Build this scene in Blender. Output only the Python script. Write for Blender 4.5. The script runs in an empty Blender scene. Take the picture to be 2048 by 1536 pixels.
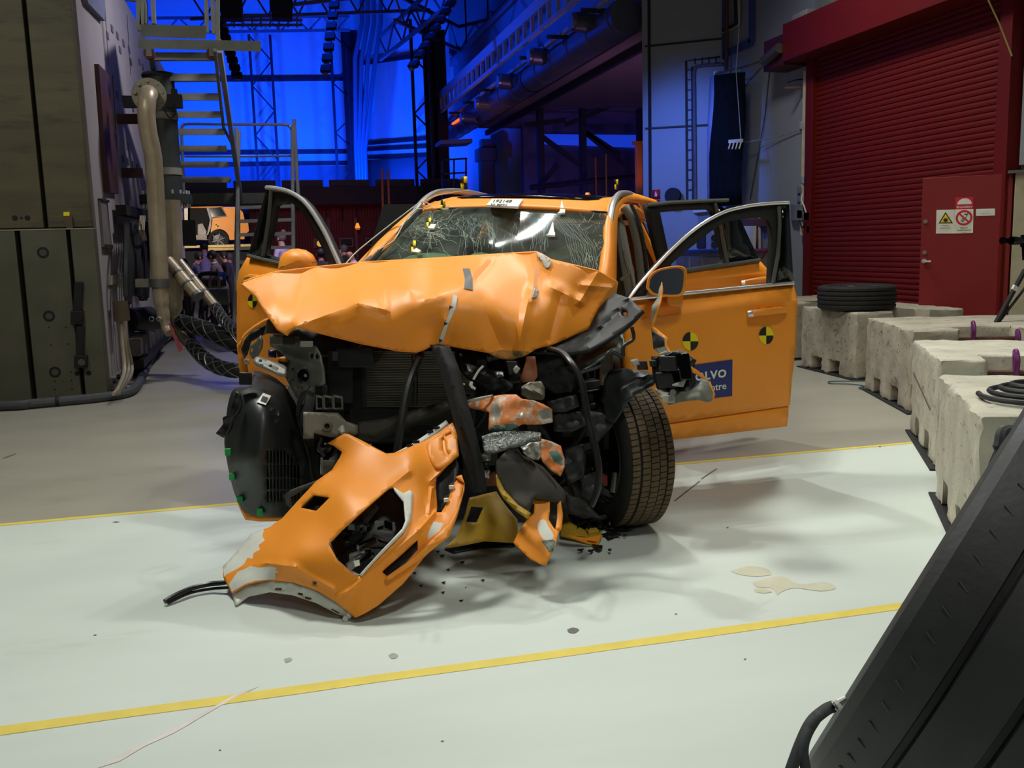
import bpy, bmesh, math, random
import numpy as np
from mathutils import Vector, Matrix
from mathutils.geometry import delaunay_2d_cdt

# ------------------------------------------------------------------ camera
SC = bpy.context.scene
COL = SC.collection
FPX, CX, CY, EYE = 1870.0, 1024.0, 768.0, 1.5
def _n(v):
    v = np.array(v, float); return v / np.linalg.norm(v)
_up = -_n([356, 12682, FPX])
_y = _n([540 - CX, 498 - CY, FPX]); _y = _n(_y - _up * (_y @ _up))
_x = np.cross(_y, _up)
if _x[0] < 0: _x = -_x
R = np.array([_x, _y, _up])              # image axes (right, down, forward) -> room axes
CAM = np.array([0, 0, EYE])
cam_data = bpy.data.cameras.new('camera'); cam = bpy.data.objects.new('camera', cam_data); COL.objects.link(cam)
cam_data.sensor_width = 36; cam_data.lens = 36 * FPX / 2048; cam_data.clip_end = 200; cam_data.clip_start = .05
mw = Matrix.Identity(4)
for i in range(3):
    mw[i][0], mw[i][1], mw[i][2], mw[i][3] = R[i][0], -R[i][1], -R[i][2], CAM[i]
cam.matrix_world = mw
SC.camera = cam

# ------------------------------------------------------------------ world, light, exposure
SC.view_settings.view_transform = 'Standard'
SC.view_settings.look = 'None'
SC.view_settings.gamma = 1
SC.view_settings.use_curve_mapping = False
SC.view_settings.exposure = -0.08
wd = bpy.data.worlds.new('hall_dark'); SC.world = wd; wd.use_nodes = True
wd.node_tree.nodes['Background'].inputs[0].default_value = (.012, .014, .02, 1)
wd.node_tree.nodes['Background'].inputs[1].default_value = 1.0
def area(name, loc, target, size, watts, col, sy=None, spread=180):
    l = bpy.data.lights.new(name, 'AREA'); l.energy = watts; l.color = col; l.size = size
    l.shape = 'RECTANGLE'; l.size_y = sy or size; l.spread = math.radians(spread)
    o = bpy.data.objects.new(name, l); COL.objects.link(o); o.location = loc
    o.rotation_euler = (Vector(target) - Vector(loc)).to_track_quat('-Z', 'Y').to_euler()
    return o
def spot(name, loc, target, watts, col, ang=60, blend=.6, size=.3):
    l = bpy.data.lights.new(name, 'SPOT'); l.energy = watts; l.color = col
    l.spot_size = math.radians(ang); l.spot_blend = blend; l.shadow_soft_size = size
    o = bpy.data.objects.new(name, l); COL.objects.link(o); o.location = loc
    o.rotation_euler = (Vector(target) - Vector(loc)).to_track_quat('-Z', 'Y').to_euler()
    return o
WARM = (1.0, 1.0, .93)
area('hall_flood_or_fill', (-1.4, 6.6, 6.6), (1.0, 4.2, .2), 1.0, 150, WARM, .8, 120)
area('hall_panel_lamp', (2.34, 8.95, 6.95), (1.6, 4.6, .6), .17, 62, (.97, 1, .97), .06, 140)
area('hall_panel_lamp', (2.52, 8.35, 6.45), (1.6, 4.6, .6), .06, 40, (.97, 1, .97), .1, 140)
area('hall_flood_or_fill', (1.6, 1.2, 6.4), (1.3, 4.2, .3), .9, 60, WARM, .7, 130)  # front fill above the camera, added to light the car
area('hall_flood_or_fill', (4.6, 6.6, 6.0), (4.6, 5.2, 0), .9, 85, WARM, .8, 120)
area('hall_flood_or_fill', (4.6, 10.0, 6.6), (7.7, 10.2, .6), .9, 60, WARM, .8, 110)  # fill added to brighten the right wall and shutter
area('hall_flood_or_fill', (-2.8, 6.6, 5.6), (-2.5, 10.8, 1.6), .8, 28, WARM, .8, 100)  # fill added to bring up the face of the barrier
area('hall_flood_or_fill', (.6, -3.5, 5.0), (1.0, 6.0, 1.0), 2.4, 42, WARM, 1.2)  # weak front fill added behind the camera
area('hall_flood_or_fill', (1.6, 12.4, 6.6), (-1.8, 13.4, 2.4), .8, 70, (.92, .9, 1.0), .6, 100)  # lilac fill added for the barrier flank, stairs and pipes
BLUE = (.0, .055, 1.0)
for bx_, by_ in ((-7, 34.5), (-2, 34.5), (1.5, 34.5), (4.6, 33.8)):
    spot('blue_wash_lamp', (bx_, by_, 3.9), (bx_ + .2, 40, 8.2), 2500, BLUE, 140, .9)
spot('blue_wash_lamp', (-.5, 26, 10.5), (6.4, 25, 6.8), 2200, BLUE, 85, .8)
spot('blue_wash_lamp', (3.6, 13.6, 5.4), (7.3, 15.4, 2.6), 1150, (.1, .22, 1.0), 48, .9)
spot('blue_wash_lamp', (-.9, 22, 6.5), (-1.8, 15, 3.0), 130, (.3, .36, 1.0), 60, .9)
spot('red_wash_lamp', (1.5, 27, 2.6), (3.0, 32, 1.8), 46, (1, .03, .06), 100, .8)
spot('violet_wash_lamp', (8.6, 18.5, 1.2), (8.9, 23, 5.4), 210, (.62, .3, .8), 140, .9)
spot('violet_wash_lamp', (8.5, 26, 1.0), (11.0, 31, 3.0), 160, (.22, .12, 1), 130, .9)
spot('amber_lamp', (5.6, 26.0, 2.6), (5.2, 26.6, 5.0), 60, (1, .35, .08), 90, .8)
spot('stage_lamp', (-2.6, 32.6, 2.9), (-2.0, 37, 2.3), 620, (1, .9, .78), 60, .6)
area('guest_fill', (1.2, 18.5, 4.8), (.2, 22, 1), 1.5, 90, (.85, .72, 1.0), 1.5, 110)  # unseen light added to brighten the guests

# ------------------------------------------------------------------ picture -> room
def ray(px, py): return R @ np.array([px - CX, py - CY, FPX])
def D(px, py, d): return CAM + ray(px, py) * d / FPX           # at camera depth d
def F(px, py, z=0.):
    r = ray(px, py); return CAM + r * (z - EYE) / r[2]          # on the level plane z
def XP(px, py, x): r = ray(px, py); return CAM + r * x / r[0]
def YP(px, py, y): r = ray(px, py); return CAM + r * y / r[1]
def PL(px, py, pl):                                             # on a plane (point, normal)
    r = ray(px, py); p, n = pl; return CAM + r * (((p - CAM) @ n) / (r @ n))
def proj(p):
    c = R.T @ (np.array(p) - CAM); return CX + FPX * c[0] / c[2], CY + FPX * c[1] / c[2], c[2]
# the car's own frame: u to the picture's right, w rearwards from the front axle, z up (it leans 3 degrees)
_hR, _hL = D(1216, 423.5, 5.93), D(843, 417, 6.23)
KU = _n(_hR - _hL); KW = _n(np.cross([0, 0, 1.], KU)); KZ = np.cross(KU, KW)
KO = (_hR + _hL) / 2 - 1.2 * KW - 1.67 * KZ
def K(u, w, z): return KO + u * KU + w * KW + z * KZ
def KP(px, py, u=None, w=None, z=None):
    ax, val = (KU, u) if u is not None else (KW, w) if w is not None else (KZ, z)
    return PL(px, py, (KO + ax * val, ax))
def KI(p): q = np.array(p) - KO; return q @ KU, q @ KW, q @ KZ

# ------------------------------------------------------------------ materials
MATS = {}
def lin(c):
    return tuple((x / 12.92 if x <= .04045 else ((x + .055) / 1.055) ** 2.4) for x in (v / 255 for v in c))
def mat(name, rgb, rough=.6, metal=0., var=.12, scale=6., bump=.0, bscale=40., spec=.5, dirt=None, dscale=2.5, dthr=.55, coat=0, stretch=None):
    if name in MATS: return MATS[name]
    m = bpy.data.materials.new(name); m.use_nodes = True; t = m.node_tree; N = t.nodes; L = t.links
    b = N['Principled BSDF']; c = lin(rgb)
    b.inputs['Roughness'].default_value = rough; b.inputs['Metallic'].default_value = metal
    b.inputs['Specular IOR Level'].default_value = spec
    if coat: b.inputs['Coat Weight'].default_value = coat; b.inputs['Coat Roughness'].default_value = .15
    tc = N.new('ShaderNodeTexCoord'); src = tc.outputs['Object']
    if stretch:
        mp = N.new('ShaderNodeMapping'); mp.inputs['Scale'].default_value = stretch; L.new(src, mp.inputs['Vector']); src = mp.outputs['Vector']
    nz = N.new('ShaderNodeTexNoise'); nz.inputs['Scale'].default_value = scale; nz.inputs['Detail'].default_value = 5
    L.new(src, nz.inputs['Vector'])
    rp = N.new('ShaderNodeValToRGB')
    lo = tuple(max(0, x * (1 - var)) for x in c); hi = tuple(min(1, x * (1 + var)) for x in c)
    rp.color_ramp.elements[0].color = lo + (1,); rp.color_ramp.elements[1].color = hi + (1,)
    rp.color_ramp.elements[0].position = .3; rp.color_ramp.elements[1].position = .7
    L.new(nz.outputs['Fac'], rp.inputs['Fac']); out = rp.outputs['Color']
    if dirt:
        n2 = N.new('ShaderNodeTexNoise'); n2.inputs['Scale'].default_value = dscale; n2.inputs['Detail'].default_value = 8; n2.inputs['Roughness'].default_value = .7
        L.new(src, n2.inputs['Vector'])
        r2 = N.new('ShaderNodeValToRGB'); r2.color_ramp.elements[0].position = dthr; r2.color_ramp.elements[1].position = dthr + .14
        L.new(n2.outputs['Fac'], r2.inputs['Fac'])
        mx = N.new('ShaderNodeMix'); mx.data_type = 'RGBA'
        L.new(r2.outputs['Color'], mx.inputs['Factor']); L.new(out, mx.inputs['A']); mx.inputs['B'].default_value = lin(dirt) + (1,)
        out = mx.outputs['Result']
    L.new(out, b.inputs['Base Color'])
    if bump:
        n3 = N.new('ShaderNodeTexNoise'); n3.inputs['Scale'].default_value = bscale; n3.inputs['Detail'].default_value = 4
        L.new(src, n3.inputs['Vector'])
        bp = N.new('ShaderNodeBump'); bp.inputs['Strength'].default_value = bump; bp.inputs['Distance'].default_value = .01
        L.new(n3.outputs['Fac'], bp.inputs['Height']); L.new(bp.outputs['Normal'], b.inputs['Normal'])
    MATS[name] = m; return m
def emit(name, rgb, s):
    if name in MATS: return MATS[name]
    m = bpy.data.materials.new(name); m.use_nodes = True; b = m.node_tree.nodes['Principled BSDF']
    b.inputs['Base Color'].default_value = lin(rgb) + (1,); b.inputs['Emission Color'].default_value = lin(rgb) + (1,); b.inputs['Emission Strength'].default_value = s
    MATS[name] = m; return m
def glass(name, tint, amount=.85, rough=.02, ior=1.5, haze=0.):
    if name in MATS: return MATS[name]
    m = bpy.data.materials.new(name); m.use_nodes = True; t = m.node_tree; N = t.nodes; L = t.links
    for n in list(N): N.remove(n)
    o = N.new('ShaderNodeOutputMaterial'); tr = N.new('ShaderNodeBsdfTransparent'); tr.inputs[0].default_value = lin(tint) + (1,)
    gl = N.new('ShaderNodeBsdfGlossy'); gl.inputs['Roughness'].default_value = rough
    fr = N.new('ShaderNodeFresnel'); fr.inputs['IOR'].default_value = ior
    mx = N.new('ShaderNodeMixShader'); L.new(fr.outputs[0], mx.inputs[0]); L.new(tr.outputs[0], mx.inputs[1]); L.new(gl.outputs[0], mx.inputs[2])
    end = mx.outputs[0]
    if haze:     # crazed laminate scatters light
        df = N.new('ShaderNodeBsdfDiffuse'); df.inputs[0].default_value = (.62, .74, .62, 1); tl = N.new('ShaderNodeBsdfTranslucent'); tl.inputs[0].default_value = (.62, .74, .62, 1)
        ad = N.new('ShaderNodeMixShader'); ad.inputs[0].default_value = .5; L.new(df.outputs[0], ad.inputs[1]); L.new(tl.outputs[0], ad.inputs[2])
        nz = N.new('ShaderNodeTexNoise'); nz.inputs['Scale'].default_value = 4; nz.inputs['Detail'].default_value = 6; tc = N.new('ShaderNodeTexCoord'); L.new(tc.outputs['Object'], nz.inputs['Vector'])
        mr = N.new('ShaderNodeMapRange'); mr.inputs[1].default_value = .35; mr.inputs[2].default_value = .75; mr.inputs[3].default_value = haze * .3; mr.inputs[4].default_value = haze * 1.8; L.new(nz.outputs['Fac'], mr.inputs[0])
        m2 = N.new('ShaderNodeMixShader'); L.new(mr.outputs[0], m2.inputs[0]); L.new(end, m2.inputs[1]); L.new(ad.outputs[0], m2.inputs[2]); end = m2.outputs[0]
    L.new(end, o.inputs[0]); MATS[name] = m; return m

ORANGE = mat('orange_car_paint', (244, 150, 40), .48, 0, .03, 3, .02, 300, .45)
BARE = mat('white_primer', (214, 216, 204), .5, 0, .06, 12)
CHROME = mat('chrome_trim', (222, 222, 220), .25, .6, .03)
BLACK = mat('black_plastic', (22, 23, 23), .45, 0, .3, 9, .05, 60)
GLOSSB = mat('gloss_black', (9, 9, 11), .12, 0, .1)
MATTEB = mat('matt_black_trim', (16, 17, 17), .7, 0, .2)
RUBBER = mat('tyre_rubber', (34, 33, 31), .75, 0, .25, 14, .1, 90, .35)
PART_GREY = mat('grey_primed_steel', (98, 100, 92), .5, .35, .18, 10, .05, 70, .5)
ALU = mat('bare_aluminium', (168, 168, 160), .35, .85, .1, 14, .05)
ENGINE = mat('dark_engine_parts', (17, 17, 17), .5, .2, .4, 18, .15, 40)
YEL = mat('target_yellow', (235, 214, 0), .55, 0, .03)
INK = mat('ink_black', (14, 14, 14), .6, 0, .05)
WHITEP = mat('white_paper', (226, 226, 216), .6, 0, .04)
STEEL = mat('dull_galvanised_steel', (112, 112, 106), .48, .7, .18, 8, .04)

# ------------------------------------------------------------------ mesh tools
class MB:
    def __init__(s): s.v = []; s.f = []; s.m = []; s.mi = 0
    def add(s, pts, faces):
        o = len(s.v); s.v += [tuple(map(float, p)) for p in pts]
        for f in faces: s.f.append(tuple(i + o for i in f)); s.m.append(s.mi)
        return s
    def hexa(s, a):   # 8 points: bottom ring 0-3, top ring 4-7
        return s.add(a, [(3, 2, 1, 0), (4, 5, 6, 7), (0, 1, 5, 4), (1, 2, 6, 5), (2, 3, 7, 6), (3, 0, 4, 7)])
    def box(s, c, size, ax=None):
        c = np.array(c, float); X, Y, Z = ax if ax is not None else (np.array([1., 0, 0]), np.array([0, 1., 0]), np.array([0, 0, 1.]))
        h = np.array(size) / 2; a = []
        for z in (-1, 1):
            for x, y in ((-1, -1), (1, -1), (1, 1), (-1, 1)): a.append(c + x * h[0] * X + y * h[1] * Y + z * h[2] * Z)
        return s.hexa(a)
    def bb(s, lo, hi): lo = np.array(lo); hi = np.array(hi); return s.box((lo + hi) / 2, hi - lo)
    def beam(s, p0, p1, w, h, up=(0, 0, 1)):
        p0 = np.array(p0, float); p1 = np.array(p1, float); d = p1 - p0; L = np.linalg.norm(d); d /= L
        up = np.array(up, float)
        if abs(up @ d) > .98: up = np.array([1., 0, 0])
        x = _n(np.cross(d, up)); z = np.cross(x, d)
        return s.box((p0 + p1) / 2, (w, L, h), (x, d, z))
    def ring(s, c, d, r, n, up=None):
        d = _n(d); up = np.array([0, 0, 1.]) if up is None else np.array(up, float)
        if abs(d @ up) > .95: up = np.array([1., 0, 0])
        x = _n(np.cross(d, up)); y = np.cross(d, x)
        return [np.array(c) + r * (math.cos(2 * math.pi * i / n) * x + math.sin(2 * math.pi * i / n) * y) for i in range(n)]
    def cyl(s, p0, p1, r0, r1=None, n=14, caps=True):
        r1 = r0 if r1 is None else r1; p0 = np.array(p0, float); p1 = np.array(p1, float); d = p1 - p0
        a = s.ring(p0, d, r0, n) + s.ring(p1, d, r1, n)
        fs = [(i, (i + 1) % n, n + (i + 1) % n, n + i) for i in range(n)]
        if caps: fs += [tuple(reversed(range(n))), tuple(range(n, 2 * n))]
        return s.add(a, fs)
    def tube(s, path, r, n=8, caps=True):
        path = [np.array(p, float) for p in path]; rr = r if hasattr(r, '__len__') else [r] * len(path)
        a = []; up = None
        for i, p in enumerate(path):
            d = path[min(i + 1, len(path) - 1)] - path[max(i - 1, 0)]; d = _n(d)
            if up is None: up = np.array([0, 0, 1.]) if abs(d[2]) < .9 else np.array([1., 0, 0])
            x = np.cross(d, up); x = _n(x); y = np.cross(d, x); up = -y if False else np.cross(x, d)
            a += [p + rr[i] * (math.cos(2 * math.pi * k / n) * x + math.sin(2 * math.pi * k / n) * y) for k in range(n)]
        fs = []
        for i in range(len(path) - 1):
            for k in range(n): fs.append((i * n + k, i * n + (k + 1) % n, (i + 1) * n + (k + 1) % n, (i + 1) * n + k))
        if caps: fs += [tuple(reversed(range(n))), tuple(range(len(a) - n, len(a)))]
        return s.add(a, fs)
    def lathe(s, prof, o, axis, n=32, closed=False):
        o = np.array(o, float); axis = _n(axis); a = []
        for r, h in prof: a += s.ring(o + axis * h, axis, r, n)
        fs = []; P = len(prof)
        for i in range(P if closed else P - 1):
            j = (i + 1) % P
            for k in range(n): fs.append((i * n + k, i * n + (k + 1) % n, j * n + (k + 1) % n, j * n + k))
        return s.add(a, fs)
    def grid(s, rows):
        nr, nc = len(rows), len(rows[0])
        return s.add([p for r in rows for p in r], [(i * nc + j, i * nc + j + 1, (i + 1) * nc + j + 1, (i + 1) * nc + j) for i in range(nr - 1) for j in range(nc - 1)])
    def prism(s, poly, th):
        poly = [np.array(p, float) for p in poly]; th = np.array(th, float); n = len(poly)
        return s.add(poly + [p + th for p in poly], [tuple(range(n - 1, -1, -1)), tuple(range(n, 2 * n))] + [(i, (i + 1) % n, n + (i + 1) % n, n + i) for i in range(n)])
    def ball(s, c, r, ax=None, nu=14, nv=9):
        c = np.array(c, float); rx, ry, rz = r if hasattr(r, '__len__') else (r, r, r)
        X, Y, Z = ax if ax is not None else (np.array([1., 0, 0]), np.array([0, 1., 0]), np.array([0, 0, 1.]))
        a = [c - Z * rz]; 
        for i in range(1, nv):
            t = math.pi * i / nv
            for k in range(nu):
                p = 2 * math.pi * k / nu
                a.append(c + X * rx * math.sin(t) * math.cos(p) + Y * ry * math.sin(t) * math.sin(p) - Z * rz * math.cos(t))
        a.append(c + Z * rz); fs = [(0, 1 + (k + 1) % nu, 1 + k) for k in range(nu)]
        for i in range(nv - 2):
            for k in range(nu): fs.append((1 + i * nu + k, 1 + i * nu + (k + 1) % nu, 1 + (i + 1) * nu + (k + 1) % nu, 1 + (i + 1) * nu + k))
        o = 1 + (nv - 2) * nu
        fs += [(o + k, o + (k + 1) % nu, len(a) - 1) for k in range(nu)]
        return s.add(a, fs)
def smooth_path(pts, k=6):
    pts = [np.array(p, float) for p in pts]; out = []
    P = [2 * pts[0] - pts[1]] + pts + [2 * pts[-1] - pts[-2]]
    for i in range(1, len(P) - 2):
        a, b, c, d = P[i - 1:i + 3]
        for j in range(k):
            t = j / k
            out.append(.5 * (2 * b + (c - a) * t + (2 * a - 5 * b + 4 * c - d) * t * t + (3 * b - a - 3 * c + d) * t ** 3))
    return out + [pts[-1]]
ORG = {}
def _tag(o, label=None, cat=None, group=None, kind=None):
    if label: o['label'] = label
    if cat: o['category'] = cat
    if group: o['group'] = group
    if kind: o['kind'] = kind
    return o
def thing(name, label, cat, loc, group=None, kind=None):
    o = bpy.data.objects.new(name, None); COL.objects.link(o); o.location = Vector(loc); o.empty_display_size = .1
    ORG[o] = np.array(loc, float); return _tag(o, label, cat, group, kind)
def obj(name, mb, m, parent=None, bevel=0, angle=35, solid=0, sub=0, label=None, cat=None, group=None, kind=None, org=None, smooth=True):
    v = np.array(mb.v, float)
    if parent is not None: o0 = ORG[parent]
    elif org is not None: o0 = np.array(org, float)
    else: o0 = np.array([(v[:, 0].min() + v[:, 0].max()) / 2, (v[:, 1].min() + v[:, 1].max()) / 2, v[:, 2].min()])
    me = bpy.data.meshes.new(name); me.from_pydata([tuple(p) for p in v - o0], [], mb.f)
    for x in (m if isinstance(m, (list, tuple)) else [m]): me.materials.append(x)
    me.polygons.foreach_set('material_index', mb.m)
    bm = bmesh.new(); bm.from_mesh(me); bmesh.ops.recalc_face_normals(bm, faces=bm.faces); bm.to_mesh(me); bm.free()
    if smooth:
        me.polygons.foreach_set('use_smooth', [True] * len(me.polygons)); me.set_sharp_from_angle(angle=math.radians(angle))
    o = bpy.data.objects.new(name, me); COL.objects.link(o); ORG[o] = o0
    if parent is not None: o.parent = parent
    else: o.location = Vector(o0)
    if solid:
        md = o.modifiers.new('thickness', 'SOLIDIFY'); md.thickness = abs(solid); md.offset = -1 if solid > 0 else 0
    if sub:
        md = o.modifiers.new('sub', 'SUBSURF'); md.levels = sub; md.render_levels = sub
    if bevel:
        md = o.modifiers.new('bevel', 'BEVEL'); md.width = bevel; md.segments = 2; md.limit_method = 'ANGLE'; md.angle_limit = math.radians(40)
    return _tag(o, label, cat, group, kind)
def struct(name, mb, m, **k): return obj(name, mb, m, kind='structure', **k)
def copy_of(src, delta, parent=None):      # a repeat of one mesh, moved by delta
    c = src.copy(); COL.objects.link(c); c.location = src.location + Vector(delta); ORG[c] = ORG[src] + np.array(delta); return c
def inside(p, poly):
    x, y = p; r = False; n = len(poly); j = n - 1
    for i in range(n):
        xi, yi = poly[i]; xj, yj = poly[j]
        if (yi > y) != (yj > y) and x < (xj - xi) * (y - yi) / (yj - yi) + xi: r = not r
        j = i
    return r
def dens(poly, step):
    out = []
    for i, a in enumerate(poly):
        b = poly[(i + 1) % len(poly)]; L = math.dist(a, b); k = max(1, int(L / step))
        out += [(a[0] + (b[0] - a[0]) * j / k, a[1] + (b[1] - a[1]) * j / k) for j in range(k)]
    return out
def rnd_poly(poly, k=4):
    return [tuple(p[:2]) for p in smooth_path([np.array(q + (0,)) for q in [tuple(a) for a in poly] + [tuple(poly[0])]], k)][:-1]
def panel_mb(outline, fn, step=12, holes=(), regions=(), lines=()):
    """triangulated sheet: outline, holes and colour regions in picture plane, fn gives the room point"""
    V = []; Eg = []
    def ringadd(p):
        p = dens(p, step); o = len(V); V.extend(p); Eg.extend([(o + i, o + (i + 1) % len(p)) for i in range(len(p))])
    ringadd(outline); rings_ = [list(outline)] + [list(h) for h in holes]
    for h in holes: ringadd(h)
    for rg, _ in regions: ringadd(rg)
    for ln in lines:
        o = len(V); V.extend(ln); Eg.extend([(o + i, o + i + 1) for i in range(len(ln) - 1)])
    xs = [p[0] for p in outline]; ys = [p[1] for p in outline]
    x = min(xs) + step / 2; i = 0
    while x < max(xs):
        y = min(ys) + (step / 2 if i % 2 else 0)
        while y < max(ys):
            if inside((x, y), outline) and not any(inside((x, y), h) for h in holes) and min(seg_d(x, y, a, b) for r_ in rings_ for a, b in zip(r_, r_[1:] + r_[:1])) > step * .38: V.append((x, y))
            y += step
        x += step * .87; i += 1
    rv, _, rf, _, _, _ = delaunay_2d_cdt([Vector(p) for p in V], Eg, [], 0, 1e-3)
    mb = MB(); mb.v = [tuple(map(float, fn(p.x, p.y))) for p in rv]
    for f in rf:
        c = (sum(rv[i].x for i in f) / len(f), sum(rv[i].y for i in f) / len(f))
        if not inside(c, outline) or any(inside(c, h) for h in holes): continue
        (x0, y0), (x1, y1), (x2, y2) = (rv[i] for i in f[:3])
        if abs((x1 - x0) * (y2 - y0) - (x2 - x0) * (y1 - y0)) < .15: continue
        k = 0
        for rg, mi in regions:
            if inside(c, rg): k = mi
        mb.f.append(tuple(f)); mb.m.append(k)
    used = sorted({i for f in mb.f for i in f}); mp = {a: b for b, a in enumerate(used)}
    mb.v = [mb.v[i] for i in used]; mb.f = [tuple(mp[i] for i in f) for f in mb.f]
    return mb
def panel(name, outline, fn, m, parent=None, step=12, holes=(), regions=(), solid=.004, lines=(), **k):
    return obj(name, panel_mb(outline, fn, step, holes, regions, lines), m, parent, solid=solid, **k)
def idw(ctrl, p=2.2):
    A = np.array(ctrl, float)
    def g(x, y):
        d = np.hypot(A[:, 0] - x, A[:, 1] - y) + 1e-3; w = d ** -p; return float((w * A[:, 2]).sum() / w.sum())
    return g
def tps(ctrl, reg=.0):
    A = np.array(ctrl, float); n = len(A); s = 200.
    def U(r): return np.where(r > 1e-9, r * r * np.log(r + 1e-12), 0)
    P = A[:, :2] / s; Kk = U(np.hypot(P[:, None, 0] - P[None, :, 0], P[:, None, 1] - P[None, :, 1])) + reg * np.eye(n)
    Q = np.c_[np.ones(n), P]; M_ = np.zeros((n + 3, n + 3)); M_[:n, :n] = Kk; M_[:n, n:] = Q; M_[n:, :n] = Q.T
    c = np.linalg.solve(M_, np.r_[A[:, 2], 0, 0, 0])
    def g(x, y):
        r = np.hypot(P[:, 0] - x / s, P[:, 1] - y / s); return float(c[:n] @ U(r) + c[n] + c[n + 1] * x / s + c[n + 2] * y / s)
    return g
def seg_d(x, y, a, b):
    ax, ay = a; bx, by = b; t = max(0, min(1, ((x - ax) * (bx - ax) + (y - ay) * (by - ay)) / ((bx - ax) ** 2 + (by - ay) ** 2)))
    return math.hypot(x - ax - t * (bx - ax), y - ay - t * (by - ay))
def crease_lines(folds, step=7):   # fold lines as mesh edges, so creases stay crisp
    out = []
    for a, b, w, h in folds:
        k = max(1, int(math.dist(a, b) / step)); out.append([(a[0] + (b[0] - a[0]) * i / k, a[1] + (b[1] - a[1]) * i / k) for i in range(k + 1)])
    return out
def fold(x, y, folds):   # tent-shaped creases: (a, b, width, height)
    return sum(h * max(0, 1 - seg_d(x, y, a, b) / w) for a, b, w, h in folds)
def depth_fn(g, folds=()): return lambda x, y: D(x, y, g(x, y) - (fold(x, y, folds) if folds else 0))
def plane3(a, b, c):
    a, b, c = (np.array(q, float) for q in (a, b, c)); return (a, _n(np.cross(b - a, c - a)))
def on(pl, off=0.):   # fn for panel: points on plane, offset toward the camera
    p, n = pl
    n = n if (CAM - p) @ n > 0 else -n
    return lambda x, y: PL(x, y, (p + n * off, n))
def text_mb(txt, o, right, up, h, extr=.0006, bold=0., align='LEFT', spacing=1.0):
    cu = bpy.data.curves.new('t', 'FONT'); cu.body = txt; cu.size = 1; cu.align_x = align; cu.resolution_u = 2; cu.space_character = spacing; cu.offset = bold
    t = bpy.data.objects.new('t', cu); COL.objects.link(t); dg = bpy.context.evaluated_depsgraph_get()
    me = bpy.data.meshes.new_from_object(t.evaluated_get(dg)); right = np.array(right, float); up = np.array(up, float)
    n = _n(np.cross(right, up)); o = np.array(o, float); mb = MB()
    s = h / .7
    mb.v = [tuple(o + right * (v.co.x * s) + up * (v.co.y * s) + n * extr) for v in me.vertices]
    mb.f = [tuple(p.vertices) for p in me.polygons]; mb.m = [0] * len(mb.f)
    bpy.data.objects.remove(t); bpy.data.meshes.remove(me); bpy.data.curves.remove(cu)
    return mb
def join(*ms):
    r = MB()
    for i, a in enumerate(ms):
        o = len(r.v); r.v += a.v; r.f += [tuple(k + o for k in f) for f in a.f]; r.m += a.m
    return r
rng = random.Random(7)

# ================================================================== the hall
FL_NEAR = mat('mint_floor_paint', (204, 213, 204), .42, 0, .05, 1.3, .02, 30, .45, dirt=(182, 192, 178), dscale=1.1, dthr=.62, stretch=(.5, 1.6, 1))
FL_FAR = mat('grey_floor_paint', (158, 154, 140), .38, 0, .07, 1.6, .02, 30, .45, dirt=(136, 131, 118), dscale=1.4, dthr=.6, stretch=(.6, 1.4, 1))
LINE = mat('yellow_line_paint', (222, 200, 84), .5, 0, .07, 9, dirt=(200, 184, 110), dscale=12, dthr=.62)
fb = MB(); fb.add([(-16, -8, 0), (16, -8, 0), (16, 5.78, 0), (-16, 5.78, 0), (16, 46, 0), (-16, 46, 0)], [(0, 1, 2, 3)])
fb.mi = 1; fb.f.append((3, 2, 4, 5)); fb.m.append(1)
floor = struct('floor', fb, [FL_NEAR, FL_FAR], org=(0, 0, 0), smooth=False)
for y0, wd_, nm in ((5.765, .05, 'trim_1'), (3.15, .062, 'trim_2')):
    s = MB(); n_ = 60
    rows = []
    for k, yy in enumerate((y0 - wd_ / 2, y0 + wd_ / 2)):
        rows.append([(-9 + 18 * i / n_, yy + rng.uniform(-.0025, .0025), .0012) for i in range(n_ + 1)])
    s.grid(rows); struct(nm, s, LINE, smooth=False)
STAIN = mat('dried_fluid_stain', (194, 192, 168), .5, 0, .1, 6)
SCUFF = mat('dark_scuff', (96, 96, 92), .6, 0, .2, 20)
PINK = mat('pink_chalk', (214, 186, 184), .6, 0, .1, 20)
def decal(name, poly, m, z=.0015, step=14, parent=floor):
    return panel(name, poly, lambda x, y: F(x, y, z), m, parent, step, solid=0, smooth=False)
decal('fluid_stain', rnd_poly([(1505, 1165), (1560, 1152), (1600, 1168), (1650, 1164), (1672, 1176), (1640, 1182), (1590, 1176), (1562, 1184), (1555, 1190), (1543, 1176), (1515, 1174)]), STAIN)
decal('fluid_stain', rnd_poly([(1462, 1142), (1500, 1132), (1535, 1138), (1540, 1150), (1500, 1152), (1475, 1148)]), STAIN)
decal('fluid_stain', rnd_poly([(1508, 1178), (1525, 1176), (1545, 1183), (1530, 1186), (1512, 1184)]), STAIN)
decal('rubber_spot', rnd_poly([(1134, 1259), (1146, 1255), (1158, 1259), (1150, 1266), (1138, 1265)]), SCUFF)
decal('rubber_spot', rnd_poly([(777, 1310), (786, 1306), (796, 1310), (792, 1316), (782, 1317)]), mat('grey_blot', (152, 156, 148), .5))
decal('rubber_spot', rnd_poly([(568, 1318), (580, 1315), (584, 1320), (572, 1325)]), mat('grey_blot', (152, 156, 148), .5))
for a, b in (((1348, 1001), (1398, 962)), ((1402, 957), (1432, 937)), ((5, 916), (30, 907))):
    decal('skid_scratch', [(a[0], a[1]), (b[0], b[1]), (b[0] + 3, b[1] + .6), (a[0] + 2, a[1] + 1.4)], SCUFF)
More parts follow.
